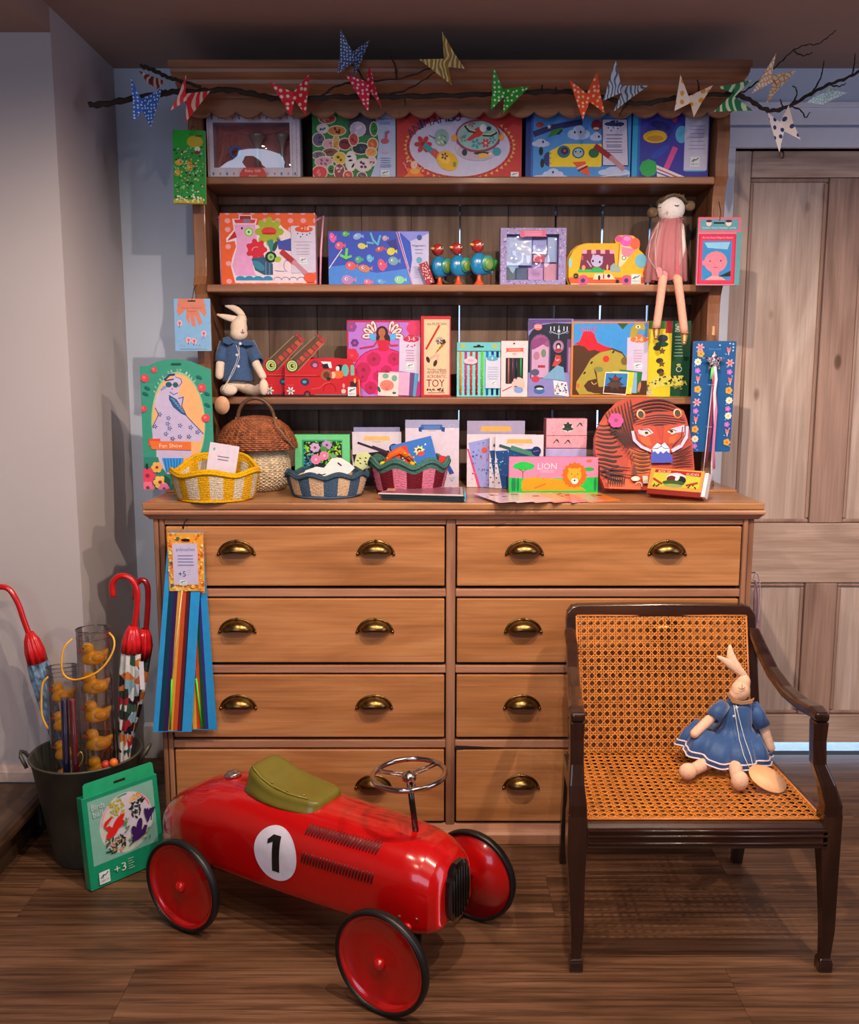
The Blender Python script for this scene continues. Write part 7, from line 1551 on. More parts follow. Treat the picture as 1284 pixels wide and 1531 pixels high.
# number disc following the side
DX_, DZ_ = -.062, .212
b = MB(); rings_, na = 8, 40; vs = [cside(DX_, DZ_, .0012)]
for j in range(1, rings_+1):
    for i in range(na): a = 2*pi*i/na; r = .061*j/rings_; vs.append(cside(DX_+r*cos(a), DZ_+r*sin(a), .0012))
b.add(vs, [(0, 1+(i+1) % na, 1+i) for i in range(na)] + [(1+(j-1)*na+i, 1+(j-1)*na+(i+1) % na, 1+j*na+(i+1) % na, 1+j*na+i) for j in range(1, rings_) for i in range(na)], smooth=True)
rn_ = obj('number_disc', b, mat(0xdcd8ec, .3, coat=.6), car)
b = MB(); one = [(-.021, .031), (-.006, .043), (.010, .043), (.010, -.040), (-.006, -.040), (-.006, .026), (-.016, .020)]
def grid(poly_pts): return [cside(DX_+x*1.05, DZ_+z, .0019) for x, z in poly_pts]
b.add(grid([(-.008, .043), (.012, .043)])+sum([grid([(-.008, .043-.083*t/8), (.012, .043-.083*t/8)]) for t in range(1, 9)], []), [(2*t, 2*t+2, 2*t+3, 2*t+1) for t in range(8)])
b.add(grid([(-.008, .043), (-.008, .027), (-.022, .020), (-.022, .030)]), [(0, 1, 2, 3)])
obj('numeral', b, mat(0x101014, .3, coat=.5), car, fix=False, label='black numeral 1')
# louvres
for z0, z1, s0 in ((.270, .290, .010), (.213, .238, .012)):
    b = MB()
    for i in range(24):
        s_ = s0+i*.0079; sl = .0
        P = [cside(s_+.004*t/4, lerp(z0, z1, t/4), .0012) for t in range(5)]; b.tube(P, [.001, .0024, .0026, .0024, .001], 6)
    obj('louvres', b, mat(0x3a0c0c, .35, coat=.5), car, kind='stuff')
for s_, z in ((.262, .158), (.300, .160)): p = cside(s_, z, .001); obj('screw', MB().ell((0, 0, 0), (.0035, .002, .0035), 10), mat(0xb08078, .25, .8), car, loc=tuple(p))
p = cside(.285, .150, 0); obj('headlamp_bolt', MB().ell((0, 0, 0), (.010, .008, .009), 14), m_car, car, loc=tuple(cside(.28, .138, .0)))
# seat
st_ = [(-.205, .030, .345), (-.201, .048, .366), (-.185, .057, .374), (-.162, .062, .360), (-.130, .066, .343), (-.085, .066, .333), (-.035, .061, .331), (-.002, .053, .330), (.010, .042, .322)]
b = MB(); n2 = 24; vs = []
for s_, w_, zt in st_:
    zb = .288
    for i in range(n2):
        a = 2*pi*i/n2; r = lambda v, e=.55: (abs(v)**e)*(1 if v >= 0 else -1); flare = 1.18 if sin(a) < -.2 else 1
        vs.append((s_-(.012 if sin(a) < -.2 and s_ < -.2 else 0), r(cos(a))*w_*flare, (zt+zb)/2+r(sin(a))*(zt-zb)/2 - (.006*(1-abs(cos(a))) if sin(a) > 0 and s_ > -.2 else 0)))
b.add(vs, [(j*n2+i, (j+1)*n2+i, (j+1)*n2+(i+1) % n2, j*n2+(i+1) % n2) for j in range(len(st_)-1) for i in range(n2)]+[tuple(range(n2)), tuple((len(st_)-1)*n2+i for i in range(n2-1, -1, -1))], smooth=True)
se = obj('seat', b, mat(0x6c6420, .35, coat=.3, var=.05), car, sub=1)
b = MB(); b.tube([(-.190, -.040, .369), (-.178, -.049, .364), (-.155, -.053, .350), (-.12, -.054, .337), (-.07, -.053, .329), (-.02, -.047, .327)], .0018, 6); b2 = b; obj('seat_piping', b, mat(0x8a7a34, .4), se)
for s_, y in ((-.125, -.046), (-.080, -.046), (-.035, -.043)): obj('stud', MB().ell((0, 0, 0), (.0028, .0028, .0018), 8), mat(0xc8b858, .2, .8), se, loc=(s_, y, .341 if s_ < -.12 else .332))
# cap
obj('fuel_cap', MB().lathe([(.021, -.004), (.021, .003), (.018, .006), (.0165, .005), (.014, .010), (.005, .012), (0, .012)], 24), mat(0xb8a8a0, .2, .9), car, loc=(-.292, .0, .3035), rot=(0, radians(-14), 0))
# steering
SW = Vector((.222, 0, .424))
obj('steering_column', MB().tube([(.240, 0, .292), SW+Vector((0, 0, -.008))], .0068, 10), mat(0x0c0c0e, .25, coat=.5), car)
m_chr = mat(0xc0b4b0, .1, 1.0, var=0)
b = MB(); b.tube([(.079*cos(a), .079*sin(a), 0) for a in [2*pi*i/48 for i in range(48)]], .0062, 10, closed=True); sw = obj('steering_wheel', b, m_chr, car, loc=tuple(SW), rot=(0, radians(-4), radians(40)))
for k in range(3):
    a = 2*pi*k/3+.5
    b = MB()
    for d in (-.006, .006): b = MB().tube([(.012*cos(a)-d*sin(a), .012*sin(a)+d*cos(a), -.003), (.077*cos(a)-d*sin(a), .077*sin(a)+d*cos(a), 0)], .0026, 6); obj('spoke', b, m_chr, sw)
obj('hub', MB().lathe([(.016, -.012), (.016, -.002), (.010, .004), (.006, .006), (0, .009)], 20), m_chr, sw)
# wheels
def wheel():
    b = MB(); b.lathe([(.0, -.004), (.014, -.004), (.03, .000), (.088, .004), (.092, -.001), (.099, -.006), (.102, -.005), (.102, .008), (.0, .010)], 48, ax='Y'); return b
def tyre(): return MB().lathe([(.101, -.0075), (.105, -.009), (.110, -.0075), (.1125, -.003), (.1125, .005), (.110, .0095), (.105, .011), (.101, .0095)], 56, ax='Y')
def tyre_c():
    b = MB(); prof = [(.1005, -.007), (.104, -.009), (.109, -.0078), (.1105, -.003), (.1105, .005), (.109, .0098), (.104, .011), (.1005, .009)]; k = 64; vs = []
    for i in range(k):
        a = 2*pi*i/k; vs += [(r*cos(a), y, r*sin(a)) for r, y in prof]
    m_ = len(prof); b.add(vs, [(i*m_+j, i*m_+(j+1) % m_, ((i+1) % k)*m_+(j+1) % m_, ((i+1) % k)*m_+j) for i in range(k) for j in range(m_)], smooth=True)
    for r in (.1035, .1065): b.tube([(r*cos(2*pi*i/k), -.0088, r*sin(2*pi*i/k)) for i in range(k)], .0009, 4, closed=True)
    return b
w0 = None
for s_, sd in ((-.277, -1), (.277, -1), (-.277, 1), (.277, 1)):
    L_ = (s_, sd*.195, .1108); rt = (0, random.uniform(0, 3), 0 if sd < 0 else pi)
    if w0 is None:
        w0 = obj('wheel', wheel(), m_car, car, loc=L_, rot=rt); kids = [obj('tyre', tyre_c(), mat(0x100f10, .4, bmp=.1), w0)]
        kids.append(obj('hub_cap', MB().lathe([(.014, -.003), (.013, -.010), (.008, -.015), (0, -.017)], 18, ax='Y'), m_car, w0))
    else:
        c = w0.copy(); COL.objects.link(c); c.parent = car; c.location = L_; c.rotation_euler = rt
        for g in kids: d = g.copy(); COL.objects.link(d); d.parent = c
for s_ in (-.277, .277):
    obj('axle', MB().tube([(s_, -.190, .1108), (s_, .190, .1108)], .005, 8), mat(0x141414, .3, .6), car)
    for sd in (-1, 1): obj('axle_bracket', MB().box((s_-.02, sd*.07-.004, .09), (s_+.02, sd*.07+.004, .15)), mat(0x141414, .4), car, bevel=.002)

# ============================================================ BUCKET WITH UMBRELLAS AND TUBES
BC = Vector((-.915, -.030, 0))
bk = thing('metal_bucket', 'dull grey metal bucket holding umbrellas and clear tubes, left of the dresser', 'bucket', BC)
m_zinc = mat(0x5c5a50, .5, .55, var=.25, sc=14)
RB0, RB1, HB = .092, .140, .285
b = MB(); b.lathe([(0, .012), (RB0-.004, .012), (RB0, 0), (RB0+.002, .004), (RB1-.001, HB-.004), (RB1+.004, HB-.001), (RB1+.005, HB+.003), (RB1+.002, HB+.005), (RB1-.003, HB), (RB0, .014), (0, .014)], 48)
obj('pail', b, m_zinc, bk)
for a in (radians(190), radians(10)):
    e = Vector((cos(a)*(RB1+.003), sin(a)*(RB1+.003), HB-.02)); b = MB(); b.tube([e+Vector((0, -.02, -.006)), e+Vector((cos(a)*.018, -.014, .024)), e+Vector((cos(a)*.022, 0, .032)), e+Vector((cos(a)*.018, .014, .024)), e+Vector((0, .02, -.006))], .005, 8); obj('ear', b, m_zinc, bk)
def arc_pts(P, steps=5):
    out = []
    for i in range(len(P)-1):
        p0 = P[max(i-1, 0)]; p1 = P[i]; p2 = P[i+1]; p3 = P[min(i+2, len(P)-1)]
        for j in range(steps):
            t_ = j/steps; out.append(.5*((2*p1)+(p2-p0)*t_+(2*p0-5*p1+4*p2-p3)*t_*t_+(3*p1-p0-3*p2+p3)*t_**3))
    out.append(P[-1]); return out
def pleated(b, P, R, npl, n=48, amp=.16, **k):
    vs = []; pu = None
    for i, p in enumerate(P):
        t_ = (P[min(i+1, len(P)-1)]-P[max(i-1, 0)]).normalized(); u = t_.orthogonal().normalized() if pu is None else (pu - t_*pu.dot(t_)).normalized(); pu = u; w_ = t_.cross(u)
        for j in range(n): a = 2*pi*j/n; r = R[i]*(1+amp*sin(npl*a+i*.7)); vs.append(p+u*cos(a)*r+w_*sin(a)*r)
    b.add(vs, [(i*n+j, i*n+(j+1) % n, (i+1)*n+(j+1) % n, (i+1)*n+j) for i in range(len(P)-1) for j in range(n)], smooth=True, **k)
def pattern_mat(name, base, cols, alpha=1):
    if name in MC: return MC[name]
    m, nt, bs = newmat(name); vo = N(nt, 'ShaderNodeTexVoronoi'); vo.inputs['Scale'].default_value = 38; nt.links.new(objco(nt, (1, 1, 1), False), vo.inputs['Vector'])
    sp_ = N(nt, 'ShaderNodeSeparateColor'); nt.links.new(vo.outputs['Color'], sp_.inputs[0]); st = [(i/len(cols), lin(c)) for i, c in enumerate(cols)]
    r = ramp(nt, sp_.outputs[0], st); r.node.color_ramp.interpolation = 'CONSTANT'; nt.links.new(r, bs.inputs['Base Color']); bs.inputs['Roughness'].default_value = .15; bs.inputs['Coat Weight'].default_value = .8; bs.inputs['Alpha'].default_value = alpha
    MC[name] = m; return m
m_redh = mat(0xc01418, .22, coat=.8); m_redf = mat(0xc81820, .3, coat=.6, bmp=.4, sc=60)
def umbrella(label, hook, col0, col1, tip, m_can, rr=(.014, .02), hcol=None, Yh=0):
    P = [at(*p) for p in hook]; e = tip
    t = thing('child_umbrella', label, 'umbrella', tip, group='umbrellas in the metal bucket')
    obj('crook_handle', WB(t).tube(arc_pts(P), .0078, 12), hcol or m_redh, t)
    c0, c1 = at(*col0), at(*col1)
    obj('shaft', WB(t).tube([P[-1], e+Vector((0, 0, .004))], .003, 6), mat(0xb0a8a8, .3, .8), t)
    b = WB(t); pleated(b, [c0, c0.lerp(c1, .25), c0.lerp(c1, .6), c1], [.009, .018, .024, .0245], 9, amp=.10); obj('ruffle', b, m_redf, t, solid=.001)
    b = WB(t); Q = [c1.lerp(e, k/8) for k in range(9)]; pleated(b, Q, [.023, .024, .023, .021, .018, .015, .012, .008, .005], 8, amp=.22); obj('canopy', b, m_can, t)
    return t
tip_l = Vector((-.990, .030, .17)); m_film = mat(0x7aa4d4, .1, var=.75, coat=1, sc=60, bmp=.6, alpha=.7)
umbrella('folded clear blue umbrella with red crook handle, leaning left in the bucket', [(-22, 915, .025), (-20, 893, .025), (-6, 879, .025), (12, 880, .025), (26, 900, .025), (36, 928, .025), (46, 955, .025)], (44, 945, .025), (56, 990, .025), tip_l, m_film)
pat = pattern_mat('umbrella_print', 0, [0x20302c, 0xc8d0d0, 0x9a2430, 0x2c5044, 0xd8d8d8, 0x181c24, 0xc07038, 0x7aa0b0])
tag_ = umbrella('folded patterned umbrella with bright red crook handle, right side of bucket', [(169, 892, -.02), (168, 872, -.02), (180, 861, -.02), (196, 866, -.02), (205, 885, -.02), (204, 912, -.02), (200, 942, -.02)], (199, 935, -.02), (196, 975, -.02), Vector((-.836, .0, .15)), pat)
tg = at(212, 1010, -.045); o = MB().box((-.006, 0, -.038), (.006, .0006, .038)); obj('price_label', o, mat(0xd8d4e4), tag_, loc=tuple(tg-tag_.location))
umbrella('folded patterned umbrella with dark red crook handle, rearmost by the dresser', [(201, 895, .04), (203, 875, .04), (212, 867, .04), (220, 875, .04), (221, 900, .04), (218, 945, .04)], (217, 940, .04), (211, 980, .04), Vector((-.862, .050, .15)), pat, hcol=mat(0x8a1018, .25, coat=.6))
# clear tubes of rubber ducks
m_tube = glass('clear_tube', (.96, .96, .97), .06, .30, .8); m_duck = mat(0xf8a60c, .35, var=.04, coat=.3); m_bill = mat(0xd83020, .35)
def duck():
    t = thing('rubber_duck', '', 'rubber duck')
    b = MB(); b.ell((0, 0, .021), (.036, .026, .020)); b.ell((-.004, 0, .015), (.032, .025, .014)); b.ell((-.017, 0, .049), (.0185, .0175, .0175)); b.ell((-.012, 0, .034), (.016, .015, .014)); b.tube([(.02, 0, .026), (.034, 0, .038), (.040, 0, .046)], [.014, .008, .002], 10)
    bd = obj('body', b, m_duck, t, remesh=.003)
    b = MB(); b.ell((-.036, 0, .046), (.009, .009, .0035)); b.ell((-.0345, 0, .0435), (.008, .008, .003)); obj('bill', b, m_bill, t)
    for s_ in (-1, 1): obj('eye', MB().ell((-.030, s_*.0105, .053), (.0025, .002, .003), 8), mat(0x101010, .2), t)
    obj('wing', MB().ell((.008, -.0235, .026), (.018, .005, .011), 12), mat(0xe89810, .35), t)
    return t
dk0 = duck(); first = True
def duck_tube(name_l, top, low, R, cnt, label_d, cap):
    T, B = top, low; ax = (T-B).normalized(); rot = Vector((0, 0, 1)).rotation_difference(ax).to_euler()
    t = thing('clear_tube', name_l, 'tube', B, rot=tuple(rot)); L_ = (T-B).length
    b = MB(); k = 40; vs = [(R*cos(2*pi*i/k), R*sin(2*pi*i/k), z) for z in (0, L_) for i in range(k)]; b.add(vs, [(i, (i+1) % k, k+(i+1) % k, k+i) for i in range(k)], smooth=True); obj('wall', b, m_tube, t, fix=False)
    b = MB().tube([(R*cos(2*pi*i/k), R*sin(2*pi*i/k), L_) for i in range(k)], .0016, 6, closed=True); obj('top_rim', b, glass('rim_clear', (.8, .8, .84), .05, .5, .9), t)
    b = MB().tube([(R*cos(2*pi*i/k), R*sin(2*pi*i/k), L_-.022) for i in range(k)], .0009, 6, closed=True); obj('lid_seam', b, glass('rim_clear'), t)
    obj('bottom', MB().lathe([(0, 0), (R-.001, 0), (R-.001, .003), (0, .003)], 32), glass('rim_clear'), t)
    return t, ax, rot, L_
T1 = at(139, 940, -.06); B1 = Vector((-.864, -.075, .15)); t1_, ax1, rot1, L1_ = duck_tube('tall clear tube of stacked rubber ducks, standing upright in the bucket', T1, B1, .0425, 7, '', True)
T2 = at(92, 996, -.02); B2_ = Vector((-.952, -.068, .15)); t2_, ax2, rot2, L2_ = duck_tube('shorter clear tube of rubber ducks, left one in the bucket', T2, B2_, .039, 6, '', True)
n1_ = int((L1_-.03)/.0775); ordn = ['lowest', 'second from bottom', 'third from bottom', 'fourth from bottom', 'fifth from bottom', 'sixth from bottom', 'seventh from bottom', 'eighth from bottom']
def put(T, B, ax, rot, L_, n_, which):
    global first
    for i in range(n_):
        zz = L_-.098-(n_-1-i)*.0765
        if zz < .004: continue
        if first: d = dk0; first = False
        else: d = dup(dk0, (0, 0, 0))
        p = B+ax*zz; d.location = p+ax*.002; d.scale = (.90,)*3 if 'tall' in which else (.82,)*3; d.rotation_euler = (Matrix(rot.to_matrix()) @ Matrix.Rotation(random.uniform(-.15, .5), 3, 'Z')).to_euler()
        d['label'] = 'yellow rubber duck in %s clear tube, %s of its stack' % (which, 'topmost' if i == n_-1 else (['second', 'third', 'fourth', 'fifth', 'sixth', 'seventh'][n_-2-i]+' from the top')); d['group'] = 'rubber ducks in clear tubes'
put(T1, B1, ax1, rot1, L1_, 5, 'the tall'); put(T2, B2_, ax2, rot2, L2_, 4, 'the short')
def loop(label, pts, near):
    T_, B_, r_ = (t1_, B1, rot1) if 'tall' in label else (t2_, B2_, rot2); Mi = (Matrix.Translation(B_) @ r_.to_matrix().to_4x4()).inverted()
    obj('yellow_cord', MB().tube([Mi @ p for p in arc_pts([at(*p) for p in pts])], .0026, 8), mat(0xe8a428, .45), T_)
loop('yellow cord handle looping round top of the tall duck tube', [(108, 955, -.10), (96, 968, -.115), (92, 990, -.12), (95, 1008, -.12), (108, 1016, -.12), (125, 1014, -.125), (145, 1005, -.125), (160, 990, -.12), (170, 970, -.11), (170, 955, -.10), (163, 946, -.09)], Vector((-.86, -.12, .55)))
loop('yellow cord handle hanging down outside the short duck tube', [(72, 1012, -.075), (64, 1022, -.08), (62, 1045, -.085), (63, 1070, -.09), (72, 1090, -.095)], Vector((-.95, -.08, .45)))
# clear packets of pick-up sticks standing in the bucket front
for nm, x0, x1, c, lb in (('stick_tube', 96, 112, 0x1c2460, 'slim tube of dark blue sticks between the two duck tubes'), ('stick_tube', 104, 122, 0x8a1c30, 'slim tube of dark red sticks between the two duck tubes')):
    a, e = at(x0+(0 if x0 < 100 else 4), 1046, -.148), Vector((-.932 if x0 < 100 else -.906, -.128, .17)); o = thing(nm, lb, 'tube', e)
    obj('sticks', WB(o).tube([e, a], .008, 6), mat(c, .35, coat=.6), o); 
    obj('sleeve', WB(o).tube([e, a+(a-e).normalized()*.004], .0095, 16, cap=False), m_tube, o, fix=False)
o = obj('wire_loop', MB().tube(arc_pts([at(*p) for p in ((118, 1146, -.152), (122, 1140, -.155), (124, 1130, -.155), (120, 1124, -.155), (116, 1130, -.155))]), .0014, 6), mat(0xd8b050, .3, .8)); tag(o, 'small brass wire loop at the front rim of the bucket', 'wire')
# rubber balls in the bottom of the tall tube show at the rim
for k, (x, y, c) in enumerate(((170, 1140, 0xd86820), (158, 1143, 0xb83020))):
    o = obj('small_ball', MB().ell((0, 0, 0), (.011,)*3, 16), mat(c, .4), loc=tuple(at(x, y, -.128))); tag(o, ('small orange ball, right of the pair at the bucket front', 'small red ball, left of the pair at the bucket front')[k], 'ball')

# birds ball box leaning on the bucket
PBL, PBR = Vector((-.845, -.232, 0)), Vector((-.703, -.078, 0)); ang = atan2(PBR.y-PBL.y, PBR.x-PBL.x); W_ = (PBR-PBL).length
bb = thing('ball_box', 'teal green box lettered Birds ball, leaning on the bucket on the floor', 'toy box', (PBL+PBR)/2+Vector((0, 0, .004)), rot=(radians(-6), 0, ang))
HM, TB = .236, .035
obj('carton', MB().box((-W_/2, 0, 0), (W_/2, .026, HM)), mat(0x0c8c64, .3, coat=.4), bb, bevel=.0012)
obj('hanging_tab', MB().prism([(-W_/2+.006, HM), (W_/2-.006, HM), (W_/2-.008, HM+TB-.005), (W_/2-.014, HM+TB), (-W_/2+.014, HM+TB), (-W_/2+.008, HM+TB-.005)], 0.001, .003, ax='Y'), mat(0x12a070, .25, coat=.5), bb)
obj('hang_slot', MB().box((-.016, -.0004, HM+.012), (.016, .0008, HM+.018)), mat(0x101010), bb, bevel=.002)
A = Art((0, 0, 100, 112), 0, 0, 1, 0x12946c); A.r(0x80b8ac, 6, 4, 94, 84)
A.e(0xc8d0c8, 54, 45, 36, 37, n=36); A.e(0xd4cce0, 60, 42, 28, 32, n=30); rn = A.rn
A.ring(0xe87898, 54, 45, 34, 35, 2.2, 300, 340, 6); A.ring(0xe8a0c0, 54, 45, 34, 35, 2.4, 190, 235, 6); A.ring(0x3c9890, 54, 45, 34, 35, 2, 255, 275, 4); A.ring(0x2c3c88, 54, 45, 34, 35, 1.4, 350, 375, 4)
A.dots([0xc8c038, 0xa8a828], 33, 14, 52, 36, 60, 1.6, 'l'); A.dots([0xe8c858, 0xe89850], 60, 14, 74, 22, 20, 1.6, 'l'); A.dots([0x182820, 0x203c30], 60, 22, 78, 46, 26, 2.3, 'l'); A.dots([0x284830, 0x5a8a38, 0xe89890, 0x202820], 24, 58, 50, 76, 60, 1.8, 'l'); A.dots([0x407848, 0x78a868], 54, 62, 84, 74, 30, 1.5, 'l'); A.dots([0x4a9858], 48, 34, 56, 56, 14, 1.5, 'l')
A.e(0xe02420, 33, 50, 10, 5, -35, 14); A.e(0xe02420, 43, 38, 9, 3.6, -35, 12); A.e(0xe02420, 42, 43, 8, 4.5, -10, 12)
for k in range(4): A.e(0xe02420, 25+k*2, 38-k*1.5, 4.5, 1.8, -75+k*14, 8)
A.p(0xe02420, [(24, 42), (30, 41), (34, 46), (30, 50)]); A.p(0x3c1c5c, [(57, 74), (58, 66), (70, 64), (76, 56), (80, 58), (76, 67), (66, 71), (60, 72)])
A.e(0x3c1c5c, 62, 60, 8, 4, 75, 12); A.e(0x3c1c5c, 69, 55, 10, 4, -75, 12); A.e(0x3c1c5c, 66, 65, 8, 5, -20, 12)
for k in range(5): A.e(0x3c1c5c, 80+k*1.6, 46-abs(k-2), 9, 2.2, -100+k*14, 10)
A.t('Birds', 18, 12, 7, 0xc8d4d4, w=17); A.t('ball', 17, 21, 7, 0xc8d4d4, w=13); A.logo(10, 93, 14, 15); A.t('+3', 38, 97, 10, 0xd8e4e0, w=16)
for k in range(5): A.r(0xb8d8cc, 49, 90+k*3, 57-(k % 2)*2, 90.8+k*3)
obj('printed_front', A.build(W_*.985, HM*.985), m_print, bb, fix=False)

# ============================================================ BRANCHES AND PAPER BUTTERFLIES
m_bark = mat(0x2c221e, .85, var=.3, sc=80, bmp=1)
BYY = .2305
def branch(name, label, px, r0, r1, twigs=(), group=None):
    def ln_(P, a, b_):
        Q = arc_pts([at(x, y, BYY+dy) for x, y, dy in P], 6); n_ = len(Q); rr = [lerp(a, b_, i/(n_-1))*(1+.16*sin(i*2.3)+.1*sin(i*5.1)) for i in range(n_)]
        Q = [p+Vector((0, 0, .0015*sin(i*1.7))) for i, p in enumerate(Q)]; return Q, rr
    P = [(p+(0,))[:3] if len(p) == 2 else p for p in px]
    Q, rr = ln_(P, r0, r1); o0 = Q[0].copy(); t = thing(name, label, 'branch', o0)
    obj('stem', WB(t).tube(Q, rr, 8), m_bark, t)
    for tw in twigs:
        Q, rr = ln_([(p+(0,))[:3] if len(p) == 2 else p for p in tw], min(r1*.8, .0032), .0012); obj('twig', WB(t).tube(Q, rr, 6), m_bark, t)
branch('branch', 'dark bare branch running along cornice from the far left, hung with paper butterflies', [(133, 157), (160, 155), (200, 147), (240, 141), (262, 137), (300, 137), (340, 134), (380, 141), (410, 147), (450, 149), (500, 145), (560, 145), (620, 144), (700, 142), (760, 139), (820, 137), (870, 139), (920, 150), (960, 155), (1000, 148), (1040, 143), (1090, 141)], .0080, .0058,
       [[(262, 140), (246, 137), (238, 134)], [(478, 146), (505, 128), (545, 122), (600, 117), (640, 103), (657, 98)], [(560, 145), (600, 137), (630, 122), (652, 106)], [(593, 118), (591, 100), (585, 85), (584, 72)], [(545, 122), (535, 105), (524, 94)], [(809, 137), (811, 126)], [(830, 137), (831, 130)], [(1045, 143), (1044, 125), (1042, 120)], [(940, 153), (930, 165), (925, 175)], [(605, 145), (606, 158)]])
branch('branch', 'short dark branch stub crossing above the long one at upper left corner', [(210, 99, -.013), (222, 102, -.013), (238, 109, -.013), (252, 116, -.014), (266, 120, -.016), (300, 130, -.018)], .0058, .0045)
branch('branch', 'forked dark branch reaching out past the cornice over the door', [(1085, 141), (1100, 142), (1120, 149), (1140, 162), (1160, 165), (1185, 156), (1212, 140), (1240, 126), (1265, 117), (1290, 104), (1320, 92)], .0066, .0030,
       [[(1095, 142), (1112, 137), (1130, 124), (1150, 108), (1168, 92), (1185, 76), (1205, 67), (1222, 66), (1238, 55), (1250, 45)], [(1187, 77), (1200, 83), (1214, 79)], [(1215, 137), (1226, 118), (1230, 102), (1232, 90)], [(1274, 112), (1277, 96), (1278, 81)], [(1184, 155), (1191, 142), (1189, 131), (1184, 129)], [(1180, 157), (1198, 166), (1204, 176), (1211, 167)], [(1143, 163), (1153, 176), (1157, 188)], [(1240, 127), (1254, 129), (1264, 125)], [(1170, 160), (1166, 148)]])
def wingmat(name, base, spot, kind='dots', sc=70):
    m, nt, bs = newmat('paper_'+name); co = objco(nt, (1, 0, 1), False); sx_ = N(nt, 'ShaderNodeSeparateXYZ'); cx_ = N(nt, 'ShaderNodeCombineXYZ'); nt.links.new(co, sx_.inputs[0]); nt.links.new(sx_.outputs[0], cx_.inputs[0]); nt.links.new(sx_.outputs[2], cx_.inputs[1]); co = cx_.outputs[0]
    if kind == 'dots':
        vo = N(nt, 'ShaderNodeTexVoronoi'); vo.voronoi_dimensions = '2D'; vo.inputs['Scale'].default_value = sc; vo.inputs['Randomness'].default_value = .45; nt.links.new(co, vo.inputs['Vector']); r = ramp(nt, vo.outputs['Distance'], [(.0, lin(spot)), (.24, lin(spot)), (.27, lin(base)), (1, lin(base))])
    elif kind == 'cells':
        vo = N(nt, 'ShaderNodeTexVoronoi'); vo.feature = 'DISTANCE_TO_EDGE'; vo.voronoi_dimensions = '2D'; vo.inputs['Scale'].default_value = sc; nt.links.new(co, vo.inputs['Vector']); r = ramp(nt, vo.outputs['Distance'], [(.0, lin(base)), (.09, lin(base)), (.12, lin(spot)), (1, lin(spot))])
    else:
        wv = N(nt, 'ShaderNodeTexWave'); wv.inputs['Scale'].default_value = sc; wv.inputs['Distortion'].default_value = 9; wv.inputs['Detail'].default_value = 1; nt.links.new(co, wv.inputs['Vector']); r = ramp(nt, wv.outputs['Fac'], [(.0, lin(base)), (.62, lin(base)), (.68, lin(spot)), (1, lin(spot))])
    nt.links.new(r, bs.inputs['Base Color']); bs.inputs['Roughness'].default_value = .6; return m
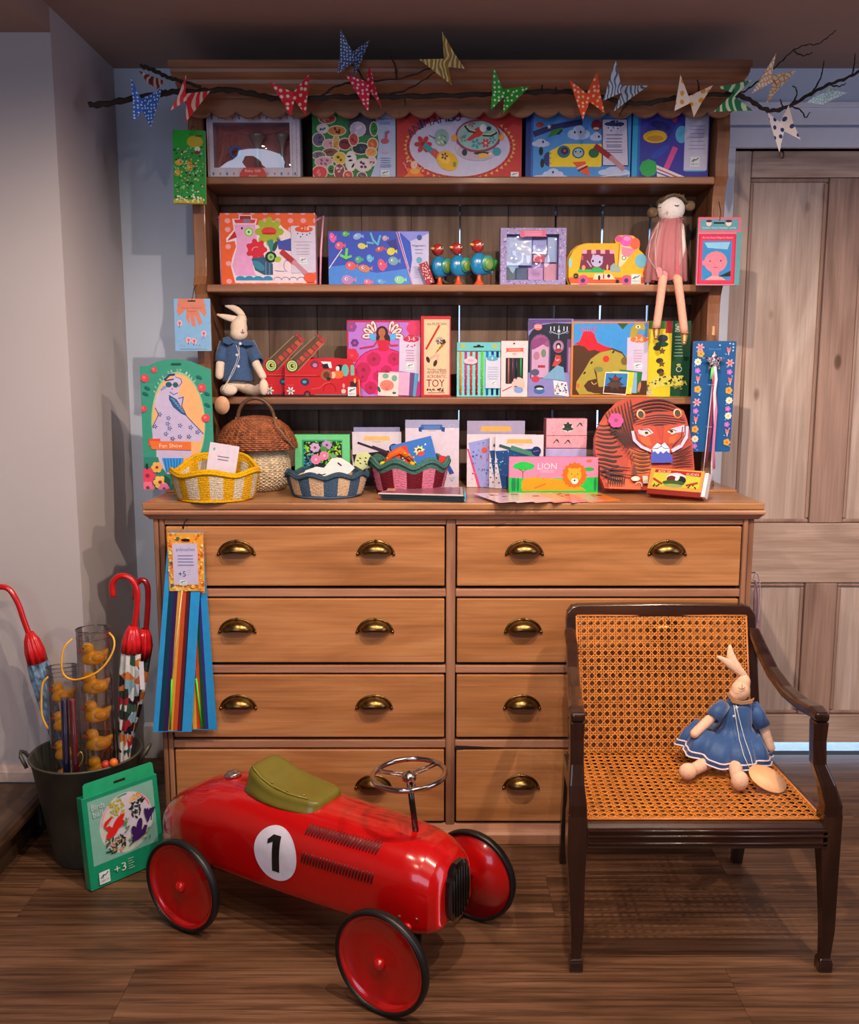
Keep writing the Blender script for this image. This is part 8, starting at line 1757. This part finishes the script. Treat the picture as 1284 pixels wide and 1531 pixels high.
BF = [
 ('small sky blue paper butterfly with white dots, furthest left on the branch', (0x2c6cd0, 0xe0e8f8, 'dots', 110), (211, 148), (213, 166), [(195, 114), (199, 182)], [(242, 133), (225, 190)]),
 ('red-brown and cream paper butterfly on the short stub, above the sky blue one', (0x7a2c34, 0xd8c0b0, 'wave', 22), (222, 112), (232, 130), [(208, 106), (220, 124)], [(246, 121), (234, 134)]),
 ('coral red paper butterfly with pale rays, at left end of the cornice', (0xe02838, 0xf0c8b8, 'wave', 16), (277, 140), (279, 150), [(278, 112), (254, 166)], [(314, 136), (277, 183)]),
 ('bright red paper butterfly with large cream dots, right of the coral one', (0xd81830, 0xf0d8c8, 'dots', 60), (438, 138), (440, 150), [(402, 122), (435, 174)], [(463, 110), (457, 172)]),
 ('dusty navy paper butterfly with tiny white dots, highest over the cornice', (0x3a5484, 0xc8d4e8, 'dots', 130), (527, 78), (529, 92), [(509, 44), (505, 110)], [(553, 59), (530, 114)]),
 ('crimson paper butterfly with small white dots, below the navy one', (0xd01840, 0xf0c8d0, 'dots', 80), (548, 122), (553, 136), [(516, 111), (550, 168)], [(552, 98), (570, 161)]),
 ('mustard gold paper butterfly with cream leaf pattern, above cornice middle', (0xa8842c, 0xe8d8a0, 'wave', 26), (664, 88), (670, 100), [(627, 89), (675, 127)], [(661, 47), (695, 103)]),
 ('bright green paper butterfly with white dots, middle of the cornice', (0x1c9a20, 0xd0f0c8, 'dots', 85), (751, 133), (754, 144), [(737, 99), (734, 164)], [(792, 129), (752, 170)]),
 ('vivid orange paper butterfly with pale dots, right half of the cornice', (0xf05018, 0xf8d0a8, 'dots', 75), (877, 140), (881, 152), [(851, 119), (871, 179)], [(893, 106), (904, 169)]),
 ('pale blue-grey leaf patterned paper butterfly beside the orange one', (0xc8d0dc, 0x4a6484, 'wave', 30), (928, 128), (930, 138), [(920, 89), (901, 151)], [(969, 128), (917, 167)]),
 ('white paper butterfly with large orange flowers, right end of the cornice', (0xf0e0d0, 0xe89820, 'dots', 42), (1029, 144), (1032, 154), [(1017, 112), (1008, 166)], [(1066, 127), (1037, 175)]),
 ('green and cream striped paper butterfly at the corner of the cornice', (0x1c7850, 0xc8e0b0, 'wave', 14), (1096, 139), (1098, 145), [(1071, 130), (1124, 119)], [(1067, 167), (1125, 165)]),
 ('orange and cream leaf patterned paper butterfly, highest on the right branch', (0xe09030, 0xf0e0c8, 'cells', 90), (1153, 113), (1156, 122), [(1160, 80), (1123, 140)], [(1191, 105), (1145, 155)]),
 ('navy and cream paper butterfly of big circles, hanging lowest on the right', (0xe8dcd8, 0x24306c, 'dots', 45), (1166, 183), (1172, 196), [(1147, 168), (1165, 227)], [(1179, 157), (1197, 209)]),
 ('pale teal speckled paper butterfly, furthest right on the branch', (0x88b8c0, 0xd8e8e8, 'cells', 140), (1232, 139), (1228, 157), [(1240, 128), (1266, 139)], [(1222, 140), (1205, 153)])]
for k, (lb, mt, ct, cb, L_, R_) in enumerate(BF):
    yc_ = .212; o0 = at(ct[0], ct[1], yc_); t = thing('paper_butterfly', lb, 'paper butterfly', o0, group='folded paper butterflies on the branches'); m = wingmat('b%d' % k, *mt)
    c1, c2 = at(*ct, yc_), at(*cb, yc_)
    for pts in (L_, R_):
        a, e = at(*pts[0], yc_-.026), at(*pts[1], yc_-.016); mid = (a+e)/2 + (((c1+c2)/2)-(a+e)/2)*.04 + Vector((0, .006, 0))
        b = WB(t); b.add([c1, a, mid, e, c2], [(0, 1, 2), (0, 2, 4), (4, 2, 3)]); obj('wing', b, m, t, solid=.0012, fix=False)
    obj('fold', WB(t).tube([c1+Vector((0, .002, .002)), c2+Vector((0, .002, -.002))], .0016, 5), m, t)
    obj('wire', WB(t).tube([c1+Vector((0, .002, 0)), Vector((c1.x, BYY-.004, c1.z))], .0007, 4), mat(0x40342c), t)

# pink bag handle and grey ribbon hanging in the gap right of the dresser
rbx = thing('hanging_bag', 'pale pink bag with looped handle hanging between dresser end and door', 'bag', at(1130, 880, .30))
obj('handle', WB(rbx).tube(arc_pts([at(1126, 868, .30), at(1130, 856, .30), at(1135, 866, .30), at(1136, 895, .30), at(1133, 930, .30)]), .0022, 6), mat(0xd8c0cc, .6), rbx)
obj('bag_body', WB(rbx).tube([at(1129, 868, .33), at(1131, 900, .33), at(1130, 960, .33), at(1127, 1010, .33)], [.004, .010, .012, .008], 8), mat(0xb8909c, .7), rbx)
nl = at(1127, 862, .30); tag(obj('bag_nail', MB().tube([(BX1+.001, .30, nl.z+.012), (nl.x+.006, .30, nl.z+.012)], .0015, 6), mat(0x302820, .4, .7)), 'small nail in the dresser end carrying the pink bag', 'nail')
